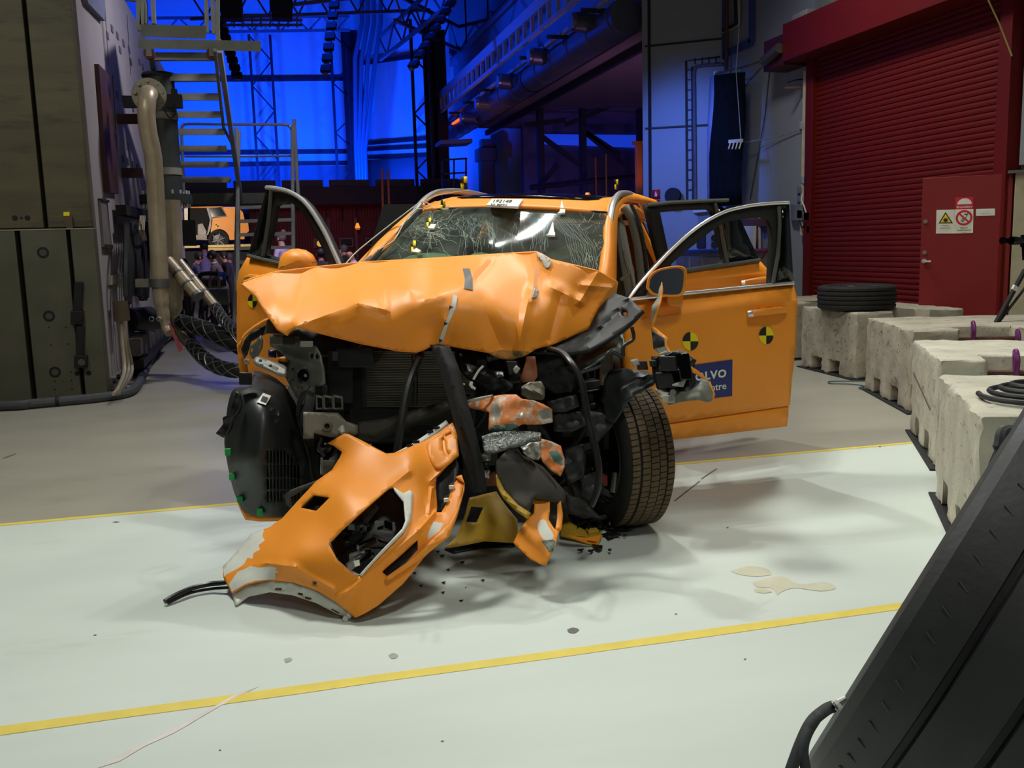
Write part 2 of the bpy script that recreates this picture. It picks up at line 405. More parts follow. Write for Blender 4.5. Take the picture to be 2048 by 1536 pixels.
for q in ((232, 1044, 8), (1490, 1318, 3), (1760, 893, 3), (190, 1270, 4), (1352, 1228, 3), (440, 1500, 3), (885, 1482, 4), (1455, 1055, 3)):
    decal('rubber_spot', [(q[0] - q[2], q[1]), (q[0], q[1] - 1.5), (q[0] + q[2], q[1] - .5), (q[0], q[1] + 1.6)], SCUFF)
decal('chalk_streak', [(195, 1536), (262, 1497), (300, 1482), (430, 1412), (475, 1385), (520, 1372), (470, 1394), (350, 1465), (290, 1492), (240, 1522)], mat('pink_floor_wear', (214, 205, 198), .5))

# ---- far walls
WBACK = mat('back_wall_plaster', (205, 205, 205), .8, 0, .05, .6)
WDARK = mat('dark_wall_steel', (54, 56, 66), .7, .1, .15, 2)
CEIL = mat('dark_roof_deck', (42, 44, 52), .8, 0, .15, 1)
def wallq(name, p0, p1, z0, z1, m, th=.2, seams=0, **k):
    p0 = np.array(p0, float); p1 = np.array(p1, float); d = _n(np.append(p1 - p0, 0)); nn = np.array([-d[1], d[0], 0])
    c = np.append((p0 + p1) / 2, (z0 + z1) / 2) + nn * th / 2
    s = MB().box(c, (np.linalg.norm(p1 - p0), th, z1 - z0), (d, nn, np.array([0, 0, 1.])))
    return struct(name, s, m, smooth=False, **k)
w1 = wallq('wall_back', (-16, 40), (3.8, 40), 0, 12, WBACK)
w2 = wallq('wall_back_facet', (3.8, 40), (8.4, 36.2), 0, 12, WBACK)
w3 = wallq('wall_back_corner', (8.4, 36.2), (13.5, 30.5), 0, 12, WBACK)
wallq('wall_left', (-16, -8), (-16, 46), 0, 12, WDARK, .2)
wallq('wall_front', (16, -8), (-16, -8), 0, 12, WDARK, .2)
struct('ceiling', MB().bb((-16, -8, 12), (16, 46, 12.2)), CEIL, smooth=False)
# joints and ledges on the back wall
LEDGE = mat('wall_ledge_steel', (40, 42, 50), .6, .4, .1)
def strip(name, pts, w, h, m, parent): return obj(name, MB().beam(pts[0], pts[1], w, h), m, parent)
for (xa, ya, xb, yb) in ((340, 306, 712, 303), (340, 330, 712, 326), (340, 160, 712, 157)):
    strip('wall_ledge', (YP(xa, ya, 39.93), YP(xb, yb, 39.93)), .12, .16, LEDGE, w1)
pb2 = (np.array([3.8, 39.9, 0]), _n([-(36.2 - 40), (8.4 - 3.8), 0]))
for (xa, ya, xb, yb) in ((722, 288, 870, 276), (722, 300, 870, 292), (722, 128, 870, 108), (722, 316, 870, 310)):
    strip('wall_ledge', (PL(xa, ya, pb2) - np.array([.05, .06, 0]), PL(xb, yb, pb2) - np.array([.05, .06, 0])), .1, .14, LEDGE, w2)
LOWW = mat('lower_wall_paint', (120, 120, 128), .8, 0, .06, .8)
obj('lower_wall_band', MB().bb((-12, 39.88, 3.2), (3.75, 39.96, 4.95)), LOWW, w1)
obj('lower_wall_band', MB().add([PL(722, 322, pb2) - [.03, .05, 0], PL(880, 312, pb2) - [.03, .05, 0], PL(880, 400, pb2) - [.03, .05, 0], PL(722, 405, pb2) - [.03, .05, 0]], [(0, 1, 2, 3)]), LOWW, w2, solid=.03)

# ---- lattice columns along the back wall
COLM = mat('blue_grey_steelwork', (44, 48, 64), .5, .5, .12, 6)
def lattice(px, ybot, ytop, Y, w, label, braced=True, solidcol=True):
    b0 = YP(px, ybot, Y); b0[2] = 0; top = YP(px, ytop, Y)[2]
    t = thing('lattice_column', label, 'column', b0, 'lattice columns along the blue wall')
    hw = w / 2
    for sx in (-1, 1): obj('chord', MB().bb((b0[0] + sx * hw - .05, Y - .06, 0), (b0[0] + sx * hw + .05, Y + .06, top)), COLM, t)
    if solidcol: obj('web_plate', MB().bb((b0[0] - hw * .2, Y - .02, 0), (b0[0] + hw * 1.0, Y + .02, top)), COLM, t)
    z = .4; s = 1
    while braced and z < top - .8:
        obj('diagonal_brace', MB().beam((b0[0] - s * hw, Y - .05, z), (b0[0] + s * hw, Y - .05, z + .95), .05, .05), COLM, t); z += .95; s = -s
    return t
lattice(540, 400, 70, 39.3, .8, 'slim zigzag braced column left of the handrail posts', True, False)
lattice(703, 390, 60, 38.4, 1.0, 'dark lattice column carrying four bent blue pipes')
lattice(722, 390, 100, 37.9, .5, 'solid dark column right beside the pipe column', False)
lattice(862, 395, 40, 33, .95, 'tall lattice column left of the grey duct end')
lattice(884, 395, 60, 32.6, .5, 'dark column tucked behind the duct outlets', False)
PIPEM = mat('blue_lit_conduit', (118, 122, 136), .4, .3, .05)
for i, x0 in enumerate((723, 735, 747, 761)):
    pts = [YP(x0, -40, 37.3), YP(x0 + 1, 45, 37.3), YP(x0 - 13 + i * 1.0, 118, 37.3), YP(712 + i * 6, 300, 37.6), YP(716 + i * 6, 396, 37.6)]
    obj('conduit_pipe', MB().tube(pts, .085, 8), PIPEM, label=['leftmost', 'second from left', 'third from left', 'rightmost'][i] + ' of four bent vertical conduit pipes', cat='pipe', group='bent conduit pipes')
# roof trusses lit blue
TRUSS = mat('roof_truss_steel', (120, 126, 140), .5, .4, .1)
def truss(label, p0, p1, h, nseg, r=.05):
    p0 = np.array(p0, float); p1 = np.array(p1, float); t = thing('roof_truss', label, 'truss', (p0 + p1) / 2, 'roof trusses')
    up = np.array([0, 0, h])
    obj('bottom_chord', MB().beam(p0, p1, r * 2, r * 2), TRUSS, t); obj('top_chord', MB().beam(p0 + up, p1 + up, r * 2, r * 2), TRUSS, t)
    for i in range(nseg):
        a = p0 + (p1 - p0) * i / nseg; b = p0 + (p1 - p0) * (i + 1) / nseg
        obj('web_bar', MB().cyl(a if i % 2 else a + up, b + up if i % 2 else b, r * .7, n=6), TRUSS, t)
    return t
truss('long blue lit truss spanning above the stairs', YP(380, 38, 34), YP(860, 20, 34), .9, 16)
truss('blue lit truss above the back wall ledge', YP(300, 66, 37), YP(700, 60, 37), .5, 14)
truss('diagonal truss running toward the pipe column', YP(790, 40, 30), YP(960, 120, 36), .8, 10)
truss('diagonal truss crossing above the lattice column', YP(760, 120, 36), YP(960, -40, 24), .8, 10)
truss('short truss under the roof at left of the pipes', YP(560, 12, 30), YP(720, -6, 30), .7, 6)
# catwalk lamp rig
rig = thing('lamp_rig', 'lattice lamp rig with dark floodlight heads above the stairs', 'lamp rig', YP(520, 45, 26))
for yy in (30, 40, 50): obj('rig_rail', MB().beam(YP(445, yy, 26), YP(605, yy, 26), .05, .06), TRUSS, rig)
for xx in range(450, 606, 18): obj('rig_post', MB().beam(YP(xx, 28, 26), YP(xx, 55, 26), .04, .04), TRUSS, rig)
for xx in (462, 562):
    a = YP(xx, 8, 25); b = obj('lamp_head', MB().box(a + [0, 0, .1], (.55, .5, .5)), mat('floodlight_case', (26, 40, 36), .6), rig)
    obj('lamp_barn_door', MB().box(a + [0, -.1, -.3], (.5, .4, .2)), mat('barn_door_brown', (46, 34, 30), .7), b)
# dotted light battens hanging down
BATT = mat('batten_black', (18, 20, 30), .6)
def batten(label, pts, Y):
    t = thing('light_batten', label, 'light batten', YP(*pts[-1], Y), 'hanging light battens')
    a, b = YP(*pts[0], Y), YP(*pts[1], Y - 1.5); obj('spine', MB().beam(a, b, .12, .1), TRUSS, t)
    obj('hanger_wire', MB().cyl(a, [a[0], a[1], 12], .02, n=6), MATTEB, t)
    for i in range(8):
        p = a + (b - a) * (i + .3) / 8; q = a + (b - a) * (i + .85) / 8; obj('lamp_segment', MB().beam(p - [0, .08, 0], q - [0, .08, 0], .26, .1), BATT, t)
batten('dotted batten hanging beside the upper stairs', ((440, 40), (476, 158)), 27)
batten('dotted batten hanging left of the pipes', ((672, -20), (650, 148)), 27)
batten('dotted batten slanting toward the lattice column', ((905, 0), (822, 138)), 25)

# ---- mezzanine edge and red hut under it
MEZ = mat('mezzanine_steel', (66, 68, 80), .6, .3, .1)
mz = thing('mezzanine_deck', 'dark mezzanine deck running below the blue wall', 'mezzanine', (0, 35, 2.9))
obj('deck_slab', MB().bb((-12, 31.5, 3.42), (6.2, 37.9, 3.55)), MEZ, mz)
obj('edge_beam', MB().bb((-12, 31.3, 3.0), (6.2, 31.5, 3.56)), mat('mezzanine_edge_dark', (30, 33, 46), .6, .2), mz)
for i in range(7): obj('toe_board', MB().bb((-4 + i * 1.5, 31.6, 3.56), (-2.7 + i * 1.5, 31.65, 3.8)), mat('toe_board_grey', (50, 54, 70), .6), mz)
RED = mat('red_cladding', (120, 24, 26), .6, 0, .1, 4)
DRED = mat('deep_red_paint', (92, 14, 20), .6, 0, .1, 3)
hut = thing('red_hut', 'dark red clad hut with small framed windows under the mezzanine', 'hut', (2.4, 32.5, 0))
obj('wall_panel', MB().bb((-.6, 32.4, 0), (6.0, 32.6, 3.4)), DRED, hut)
for i in range(34):
    x_ = -.55 + i * .09; obj('cladding_rib', MB().bb((x_, 32.33, .2), (x_ + .045, 32.4, 2.95)), RED, hut)
for i in range(40):
    x_ = 1.9 + i * .1; obj('cladding_rib', MB().bb((x_, 32.33, 2.5), (x_ + .05, 32.4, 2.95)), RED, hut)
FRM = mat('hut_window_frame', (118, 108, 112), .6)
for x0, y0, x1, y1 in ((627, 477, 648, 496), (679, 475, 706, 495), (731, 475, 752, 492)):
    a, b = YP(x0, y1, 32.3), YP(x1, y0, 32.3); w = obj('window_frame', MB().bb((a[0], 32.28, a[2]), (b[0], 32.38, b[2])), FRM, hut)
    obj('window_pane', MB().bb((a[0] + .05, 32.25, a[2] + .05), (b[0] - .05, 32.3, b[2] - .05)), mat('dark_pane', (10, 8, 12), .2), w)
for px in (661, 715): a = YP(px, 520, 32.2); obj('corner_post', MB().bb((a[0] - .05, 32.2, 0), (a[0] + .05, 32.3, 2.6)), mat('hut_post', (112, 88, 92), .6), hut)
a = YP(640, 487, 31.9); lp = thing('wall_lamp', 'round glowing lamp disc in the hut window', 'lamp', a, 'small warm lamps'); obj('lamp_disc', MB().cyl(a - [0, .03, 0], a + [0, .03, 0], .105, n=20), emit('warm_lamp_disc', (230, 180, 90), .7), lp)
a = YP(715, 452, 31.8); lp = thing('pendant_lamp', 'small glowing amber pendant lamp shade by the hut', 'lamp', a, 'small warm lamps')
obj('lamp_stem', MB().cyl(a + [0, 0, .1], [a[0], a[1], 3.42], .012, n=6), MATTEB, lp); obj('lamp_shade', MB().lathe([(.035, .1), (.09, -.06)], a, (0, 0, 1), 14), emit('amber_shade', (255, 160, 60), 1.0), lp, solid=.01); obj('lamp_base', MB().cyl(a - [0, 0, .12], a - [0, 0, .075], .07, n=12), emit('amber_shade_low', (230, 110, 40), .5), lp)
AMB = mat('orange_post_paint', (196, 110, 50), .5, .1, .08)
for i, (xa, ya, xb, yb, Y) in enumerate(((764, 338, 764, 470, 28), (776, 340, 777, 448, 28), (1191, 316, 1196, 400, 17), (1212, 308, 1213, 400, 17))):
    obj('marker_pole', MB().tube([YP(xa, ya, Y), YP(xb, yb, Y) * [1, 1, 0]], .035 if Y > 20 else .018, 8), AMB, label=['left of two thin amber poles before the red hut', 'right of two thin amber poles before the red hut', 'short brown pole rising behind the car roof', 'thin orange pole rising behind the car roof'][i], cat='pole', group='thin poles')
obj('pole_bracket', MB().beam(YP(758, 447, 28), YP(780, 446, 28), .05, .1), AMB, label='small orange clamp joining two amber poles', cat='bracket')

# ---- gallery on the right, with duct, ladder tray and trunking
SOFF = mat('gallery_soffit', (128, 112, 112), .8, 0, .08, 1)
CONC = mat('gallery_concrete', (120, 112, 108), .8, 0, .1, 2)
GS = 1.34
def gthing(name, label, cat, loc, *a_, **k): return thing(name, label, cat, CAM + (np.array(loc, float) - CAM) * GS, *a_, **k)
def gobj(name, mb, m, parent=None, **k): mb.v = [tuple(CAM + (np.array(p) - CAM) * GS) for p in mb.v]; return obj(name, mb, m, parent, **k)
gal = gthing('gallery', 'upper gallery with pale soffit running along the right side of the hall', 'gallery', (7.0, 20, 4.2))
gx = 5.35
gobj('edge_wall', MB().bb((gx, 12.3, 4.75), (gx + .2, 27, 9.3)), mat('gallery_wall', (150, 152, 160), .8, 0, .05), gal)
gobj('soffit_slab', MB().bb((gx, 12.4, 4.5), (9.7, 24, 4.75)), SOFF, gal)
gobj('soffit_rail', MB().bb((gx + .28, 12.5, 4.38), (gx + .36, 24.5, 4.5)), mat('soffit_rail_dark', (40, 38, 42), .6), gal)
gobj('inner_wall', MB().bb((9.55, 12.4, .38), (9.75, 24, 4.5)), CONC, gal)
gobj('end_wall', MB().bb((6.3, 23.2, .38), (9.7, 23.4, 4.5)), mat('gallery_end_wall', (104, 100, 116), .8, 0, .08), gal)
for i, (xx, w_) in enumerate(((1080, 1), (1165, 2), (1280, 1))):
    a = YP(xx, 250, 20.5); gobj('gallery_post', MB().bb((a[0] - .06, 20.4, .38), (a[0] + .06, 20.6, 4.5)), mat('gallery_post_steel', (52, 48, 66), .6, .2), gal)
for a, b in (((1080, 270), (1160, 330)), ((1165, 260), (1240, 310)), ((1115, 330), (1075, 375)), ((1250, 330), (1165, 260)), ((1050, 250), (1130, 240)), ((1130, 250), (1285, 185))):
    gobj('gallery_brace', MB().beam(YP(*a, 20.5), YP(*b, 20.5), .08, .1), mat('gallery_post_steel', (52, 48, 66), .6, .2), gal)
gobj('blue_glow_strip', MB().add([YP(1075, 268, 23.1), YP(1287, 270, 23.1), YP(1287, 296, 23.1), YP(1075, 288, 23.1)], [(0, 1, 2, 3)]), emit('blue_lit_strip', (30, 70, 235), .6), gal, solid=.02)  # far strip lit blue, its light built in as emission
gobj('crossing_pipe', MB().tube([YP(1060, 375, 19.8), YP(1180, 362, 19.8), YP(1290, 352, 19.8)], .06), mat('gallery_post_steel', (52, 48, 66), .6, .2), gal)
pil = gthing('concrete_pillar', 'square concrete pillar with capital under the gallery', 'pillar', (YP(975, 300, 26.5)[0], 26.5, 1.5 - 1.5 / GS))
pc = YP(972, 300, 26.5)[0]
gobj('shaft', MB().bb((pc - .2, 26.3, 1.5 - 1.5 / GS), (pc + .2, 26.7, 3.9)), CONC, pil, bevel=.02); gobj('capital', MB().bb((pc - .27, 26.2, 3.9), (pc + .27, 26.8, 4.25)), CONC, pil, bevel=.02); gobj('bearing_plate', MB().bb((pc - .15, 26.3, 4.25), (pc + .25, 26.7, 4.5)), CONC, pil)
DUCT = mat('spiral_duct_zinc', (120, 120, 128), .42, .6, .08, 5)
du = gthing('air_duct', 'long round ventilation duct with stub outlets along the gallery', 'duct', (4.95, 20, 4.9))
za = XP(1215, 46, 4.95)[2]
db = MB(); prof = []
gobj('duct_body', MB().cyl((4.95, 12.6, za - .08), (4.95, 27.5, za - .08), .24, n=24), DUCT, du)
for i in range(16): gobj('duct_seam', MB().cyl((4.95, 12.8 + i * .92, za - .08), (4.95, 12.75 + i * .93, za - .08), .252, n=24), DUCT, du)
for px, py in ((1147, 43), (1062, 112), (1000, 163), (955, 206), (925, 236)):
    a = XP(px, py, 4.5); st = gobj('stub_outlet', MB().cyl(a, a + [.45, .05, -.02], .14, n=18), DUCT, du); gobj('outlet_cap', MB().cyl(a - [.05, 0, 0], a + [.02, 0, 0], .12, n=12), mat('foil_cap', (160, 158, 165), .3, .7), st)
TRAYM = mat('white_cable_ladder', (196, 200, 210), .5, .1, .05)
tr = gthing('cable_ladder', 'pale cable ladder tray slanting under the roof beside the window', 'cable tray', (4.6, 20, 6))
r0, r1 = XP(932, 160, 4.45), XP(1160, -18, 4.45); s0, s1 = XP(934, 176, 4.45), XP(1160, 6, 4.45)
r0, r1 = XP(1150, -22, 4.45), XP(930, 158, 4.45)
zt = XP(1059, 46, 4.45)[2]
gobj('upper_rail', MB().bb((4.42, 12.5, zt + .06), (4.48, 29, zt + .25)), TRAYM, tr); gobj('lower_rail', MB().bb((4.42, 12.5, zt - .28), (4.48, 29, zt - .21)), TRAYM, tr)
for i in range(34): gobj('rung', MB().bb((4.42, 12.7 + i * .48, zt - .22), (4.48, 12.77 + i * .48, zt + .07)), TRAYM, tr)
gobj('under_rail', MB().bb((4.72, 12.5, zt - .38), (4.78, 29, zt - .32)), TRAYM, tr)
for i in range(9): gobj('cantilever_arm', MB().bb((4.5, 13.2 + i * 1.7, zt - .42), (5.35, 13.28 + i * 1.7, zt - .37)), mat('arm_steel', (60, 62, 74), .6, .3), tr)
gw = gthing('gallery_window', 'dark window with pale frame high in the gallery wall', 'window', XP(990, 40, 5.3))
gobj('window_frame', MB().bb((5.28, 19.5, 6.6), (5.35, 27.2, 8.6)), mat('window_frame_pale', (150, 152, 165), .5), gw)
for i in range(3): gobj('window_pane', MB().bb((5.24, 19.7 + i * 2.5, 6.75), (5.3, 22.0 + i * 2.5, 8.45)), mat('dark_blue_glass', (10, 12, 24), .1), gw)
gobj('amber_beacon', MB().box(XP(914, 243, 4.7), (.1, .9, .04)), emit('beacon_orange', (255, 110, 40), 1.2), label='thin glowing orange strip under the duct end', cat='lamp')
stg = thing('pipe_staging', 'dim equipment platform with guard rail left of the concrete pillar', 'platform', (YP(910, 350, 29)[0], 29, 0))
for xx in (884, 908, 932): obj('rail_post', MB().beam(YP(xx, 318, 29), YP(xx, 400, 29), .05, .05), MEZ, stg)
for yy in (320, 348): obj('guard_rail', MB().beam(YP(882, yy, 29), YP(934, yy - 3, 29), .05, .05), MEZ, stg)
obj('platform_plate', MB().beam(YP(876, 288, 29), YP(938, 285, 29), 1.0, .12), TRUSS, stg); obj('machine_box', MB().bb((YP(890, 380, 29.4)[0], 29.2, 0), (YP(930, 380, 29.4)[0], 30, 3.6)), mat('dim_machine', (44, 44, 52), .7, .1, .3, 6), stg)
orp = thing('orange_post', 'glowing orange steel post against the grey panel wall', 'post', YP(1278, 400, 17.3))
a, b = YP(1277, 286, 17.3), YP(1278, 400, 17.3); obj('post_tube', MB().beam((a[0], 17.3, 0), a, .13, .1), AMB, orp); obj('post_cap', MB().box(a, (.22, .14, .06)), AMB, orp); obj('side_arm', MB().beam(YP(1278, 342, 17.3), YP(1290, 342, 17.3), .05, .05), AMB, orp)
spot('post_lamp', YP(1250, 380, 16.6), YP(1278, 310, 17.3), 12, (1, .4, .1), 80, .8, .05)

# ================================================================== right wall, shutter, red door
GWALL = mat('grey_wall_panel', (150, 156, 166), .65, 0, .05, 1.2)
XR = 7.75
wr = struct('wall_right', MB().bb((XR + .12, 8.66, 0), (XR + .32, 15.2, 9)), GWALL, smooth=False)
struct('wall_right_far', MB().bb((9.6, -8, 0), (9.8, 8.6, 9)), GWALL, smooth=False)
obj('wall_sheet', MB().bb((XR, 12.45, 0), (XR + .12, 15.2, 9)), GWALL, wr)
CORR = mat('corrugated_sheet', (152, 156, 160), .5, .2, .05, 3)
for i in range(60):
    y_ = 12.35 - i * .075
    if y_ < 8.2: break
    obj('corrugation_rib', MB().add([(XR + .1, y_, 4.3), (XR + .02, y_ - .018, 4.3), (XR + .02, y_ - .036, 4.3), (XR + .1, y_ - .055, 4.3), (XR + .1, y_, 9), (XR + .02, y_ - .018, 9), (XR + .02, y_ - .036, 9), (XR + .1, y_ - .055, 9)], [(0, 1, 5, 4), (1, 2, 6, 5), (2, 3, 7, 6)]), CORR, wr)
# angled pier left of it
pA, pB = np.array([7.75, 15.2]), np.array([6.64, 16.2])
wp = wallq('wall_pier', pB, pA, 0, 9, GWALL, .35)
dA = _n(np.append(pA - pB, 0)); nA = np.array([dA[1], -dA[0], 0]); nA = nA if nA[1] < 0 else -nA
plA = (np.append(pB, 0) + nA * .012, nA)
def onA(x, y): return PL(x, y, plA)
for y0, y1 in ((93, 77), (257, 248)): obj('panel_joint', MB().beam(onA(1290, y0), onA(1446, y1), .015, .03), mat('dark_joint_strip', (38, 40, 48), .7), wp)  # panel joints as dark strips
a = onA(1299, 200); obj('corner_strip', MB().bb((a[0] - .02, a[1] - .02, 0), (a[0] + .02, a[1] + .02, 7)), mat('dark_joint_strip', (38, 40, 48), .7), wp)
TRK = mat('dark_cable_trunking', (58, 60, 70), .6, .2, .1)
ct = thing('cable_trunking', 'dark wire cable trunking bent round the grey panel wall', 'cable tray', onA(1380, 300))
for xx in (1372, 1384): obj('tray_side', MB().tube([onA(1440, 114 + (xx - 1372)), onA(xx, 122 + (xx - 1372)), onA(xx + 2, 400)], .02, 6), TRK, ct)
for i in range(13): obj('tray_rung', MB().beam(onA(1372, 140 + i * 20), onA(1385, 139 + i * 20), .012, .02), TRK, ct)
for i in range(4): obj('tray_rung', MB().beam(onA(1390 + i * 14, 116 - i), onA(1390 + i * 14, 128 - i), .012, .02), TRK, ct)
obj('bent_conduit', MB().tube(smooth_path([onA(1446, 128), onA(1400, 132), onA(1389, 142), onA(1389, 200), onA(1391, 400)], 5), .03, 8), mat('blue_grey_conduit', (98, 104, 122), .5, .3), ct)
# recess with cables above curtain
def onB(x, y, off=0.): return XP(x, y, XR - off)
rec = thing('cable_recess', 'blue framed wall recess full of cables above the curtain', 'recess', onB(1480, 60))
for pa, pb_ in (((1452, -20), (1452, 118)), ((1506, -20), (1506, 86)), ((1452, 108), (1506, 84))): obj('recess_frame', MB().beam(onB(*pa, .02), onB(*pb_, .02), .1, .1, (1, 0, 0)), mat('blue_frame_paint', (60, 80, 140), .5), rec)
for i, o_ in enumerate((0, 4, 8)): obj('cable', MB().tube(smooth_path([onB(1470 + o_, -20, .06), onB(1471 + o_, 30, .06), onB(1468 + o_, 50, .06), onB(1446, 58 + o_, .06)], 5), .025 if i < 2 else .015, 6), [mat('cable_black', (24, 24, 26), .5), mat('cable_cream', (196, 188, 160), .5)][i == 2], rec)
obj('drop_pipe', MB().cyl(onB(1453, -20, .1), onB(1453, 140, .1), .035, n=8), mat('brown_pipe', (86, 54, 50), .5), rec)
# curtain on its swing rail
CURT = mat('black_curtain', (14, 20, 24), .9, 0, .3, 20, spec=.1)
cu_ = thing('stage_curtain', 'black pleated curtain hanging from a short wall rail', 'curtain', onB(1455, 400, .35))
rows = []
for j in range(9):
    t = j / 8; row = []
    for i in range(33):
        s_ = i / 32; xx = (1432 + (1420 - 1432) * t) + s_ * ((1487 - 1432) + ((1478 - 1420) - (1487 - 1432)) * t); yy = 150 + (144 - 150) * s_ + t * 265
        p = onB(xx, yy, .35); p = p + np.array([-1, .2, 0]) * (.05 * math.sin(i * 1.37) + .02 * math.sin(i * 3.1 + j)); row.append(p)
    rows.append(row)
obj('curtain_cloth', MB().grid(rows), CURT, cu_, solid=.006, angle=80)
obj('curtain_rail', MB().tube([onB(1430, 148, .35), onB(1470, 138, .35), onB(1495, 132, .2), onB(1537, 117, .02)], .018, 6), STEEL, cu_)
obj('end_plate', MB().beam(onB(1430, 143, .35), onB(1431, 158, .35), .05, .03), WHITEP, cu_)
for i in range(5): obj('curtain_ring', MB().lathe([(.03, -.005), (.036, 0), (.03, .005)], onB(1440 + i * 10, 146 - i * 1.5, .35), (0, 1, 0), 10, True), STEEL, cu_)
obj('white_side_board', MB().add([onB(1423, 155, .2), onB(1432, 153, .2), onB(1421, 400, .2), onB(1410, 400, .2)], [(0, 1, 2, 3)]), mat('lilac_board', (150, 150, 190), .6), solid=.03, label='narrow pale board edge left of the black curtain', cat='board')
hk = thing('hook_rail', 'white four finger hook rail hanging on a cord before the curtain', 'hook rail', onB(1470, 290, .5))
obj('hook_bar', MB().beam(onB(1459, 283, .5), onB(1484, 281, .5), .04, .05), WHITEP, hk)
for i in range(4): obj('hook_finger', MB().tube([onB(1461 + i * 7, 284, .52), onB(1459 + i * 7, 292, .55), onB(1457 + i * 7, 298, .58)], .012, 6), WHITEP, hk)
obj('hook_cord', MB().tube([onB(1475, -10, .45), onB(1478, 60, .45), onB(1472, 140, .4), onB(1482, 282, .5)], .008, 5), mat('pale_cord', (150, 156, 170), .6), hk)
obj('slack_rope', MB().tube([onB(1541, 118, .03), onB(1530, 230, .03), onB(1500, 400, .03)], .008, 5), mat('dark_cord', (56, 60, 72), .7), label='thin dark cord slanting down the grey wall', cat='cord')
obj('stretched_line', MB().tube([onB(1487, 286, .2), onB(1560, 272, .06), onB(1604, 259, .03)], .009, 5), mat('pale_cord', (150, 156, 170), .6), label='thin pale cord stretched across the grey wall', cat='cord')
# red fire alarm sign behind roof
fs = thing('fire_sign', 'small red fire point sign with white hand on the grey pier', 'sign', onA(1312, 392))
obj('sign_plate', MB().add([onA(1304, 380), onA(1320, 379), onA(1320, 398), onA(1304, 398)], [(0, 1, 2, 3)]), mat('sign_red', (200, 24, 30), .5), fs, solid=.006)
obj('hand_symbol', MB().add([onA(1309, 393) + nA * .01, onA(1314, 393) + nA * .01, onA(1315, 388) + nA * .01, onA(1312, 387) + nA * .01, onA(1311.4, 383) + nA * .01, onA(1310.4, 383) + nA * .01, onA(1310, 388) + nA * .01], [tuple(range(7))]), WHITEP, fs)
obj('sign_plate_lower', MB().add([onA(1304, 400), onA(1320, 400), onA(1320, 416), onA(1304, 416)], [(0, 1, 2, 3)]), mat('sign_red', (200, 24, 30), .5), fs, solid=.006)

# ---- roller shutter
SHUT = mat('red_shutter_paint', (106, 21, 18), .6, 0, .06, 3, .0, 40, .25)
SHUTF = mat('red_frame_paint', (102, 17, 16), .6, 0, .05, 3, 0, 40, .25)
Y0, Y1 = 12.33, 8.72
zt_ = 4.0
sh = thing('door_1', 'dark red roller shutter with many horizontal slats', 'shutter', (XR, (Y0 + Y1) / 2, 0), kind='structure')
SL = .0685; prof = [(0, 0), (-.01, .006), (-.016, .024), (-.016, .04), (-.008, .058), (0, .064)]
s0 = MB(); s0.grid([[(XR - .02 + dx, yy, dz) for yy in (Y0, Y1)] for dx, dz in prof])
sl0 = obj('shutter_slat', s0, SHUT, sh, angle=25); nsl = int(zt_ / SL)
for i in range(1, nsl + 3): copy_of(sl0, (0, 0, i * SL))
obj('shutter_backing', MB().bb((XR - .02, Y1, 0), (XR + .1, Y0, 4.3)), SHUTF, sh)
for yy in (Y0 + .08, Y1 - .06): obj('guide_rail', MB().bb((XR - .1, yy - .09, 0), (XR + .1, yy + .09, 4.35)), SHUTF, sh, bevel=.006)
hz0 = 4.02
obj('shutter_housing', MB().bb((XR - .42, Y1 - .2, hz0), (XR + .1, Y0 + .28, hz0 + .52)), SHUTF, sh, bevel=.008)
mo = thing('shutter_motor', 'grey tubular motor bolted to the end of the shutter housing', 'motor', (XR - .3, Y0 + .5, 4.2))
obj('motor_body', MB().cyl((XR - .45, Y0 + .3, 4.22), (XR - .45, Y0 + .75, 4.12), .075, n=16), STEEL, mo); obj('motor_bracket', MB().bb((XR - .4, Y0 + .28, 3.98), (XR + .05, Y0 + .85, 4.42)), mat('dark_red_bracket', (70, 18, 22), .6), mo, bevel=.01); obj('motor_box', MB().bb((XR - .2, Y0 + .05, 4.55), (XR, Y0 + .4, 4.7)), mat('grey_plastic_box', (160, 162, 160), .5), mo, bevel=.01)
jl = thing('junction_light', 'small pale box on top of the shutter housing', 'box', (XR - .15, Y0 + .1, 4.55)); obj('box_body', MB().bb((XR - .3, Y0 - .15, 4.56), (XR - .12, Y0 + .05, 4.66)), mat('grey_plastic_box', (160, 162, 160), .5), jl, bevel=.01)
# conduit cluster left of shutter
el = thing('electrical_run', 'white conduits with switch boxes beside the shutter edge', 'conduit', onB(1610, 500, .1))
for i, x0 in enumerate((1611, 1616, 1621)): obj('vertical_conduit', MB().cyl(onB(x0, 142 + i * 2, .06), onB(x0 - 7, 470, .06), .022 if i else .035, n=8), mat('cream_conduit', (196, 186, 166), .5) if i < 1 else STEEL, el)
def ebox(x0, y0, x1, y1, m, off=.1): obj('switch_box', MB().hexa([onB(x0, y1, off), onB(x1, y1, off), onB(x1, y1, 0), onB(x0, y1, 0), onB(x0, y0, off), onB(x1, y0, off), onB(x1, y0, 0), onB(x0, y0, 0)]), m, el, bevel=.006)
PB = mat('pale_plastic', (190, 190, 190), .5); DB = mat('dim_plastic', (130, 134, 142), .5)
for q in ((1602, 352, 1611, 367), (1594, 373, 1603, 387), (1594, 392, 1604, 404), (1582, 408, 1606, 441), (1594, 420, 1604, 437), (1604, 424, 1618, 441), (1613, 452, 1619, 466), (1599, 243, 1606, 258)): ebox(*q, DB if q[0] in (1582, 1594) else PB)
obj('loop_cable', MB().tube(smooth_path([onB(1606, 385, .12), onB(1603, 400, .14), onB(1608, 412, .14), onB(1612, 425, .12)], 5), .012, 6), WHITEP, el)
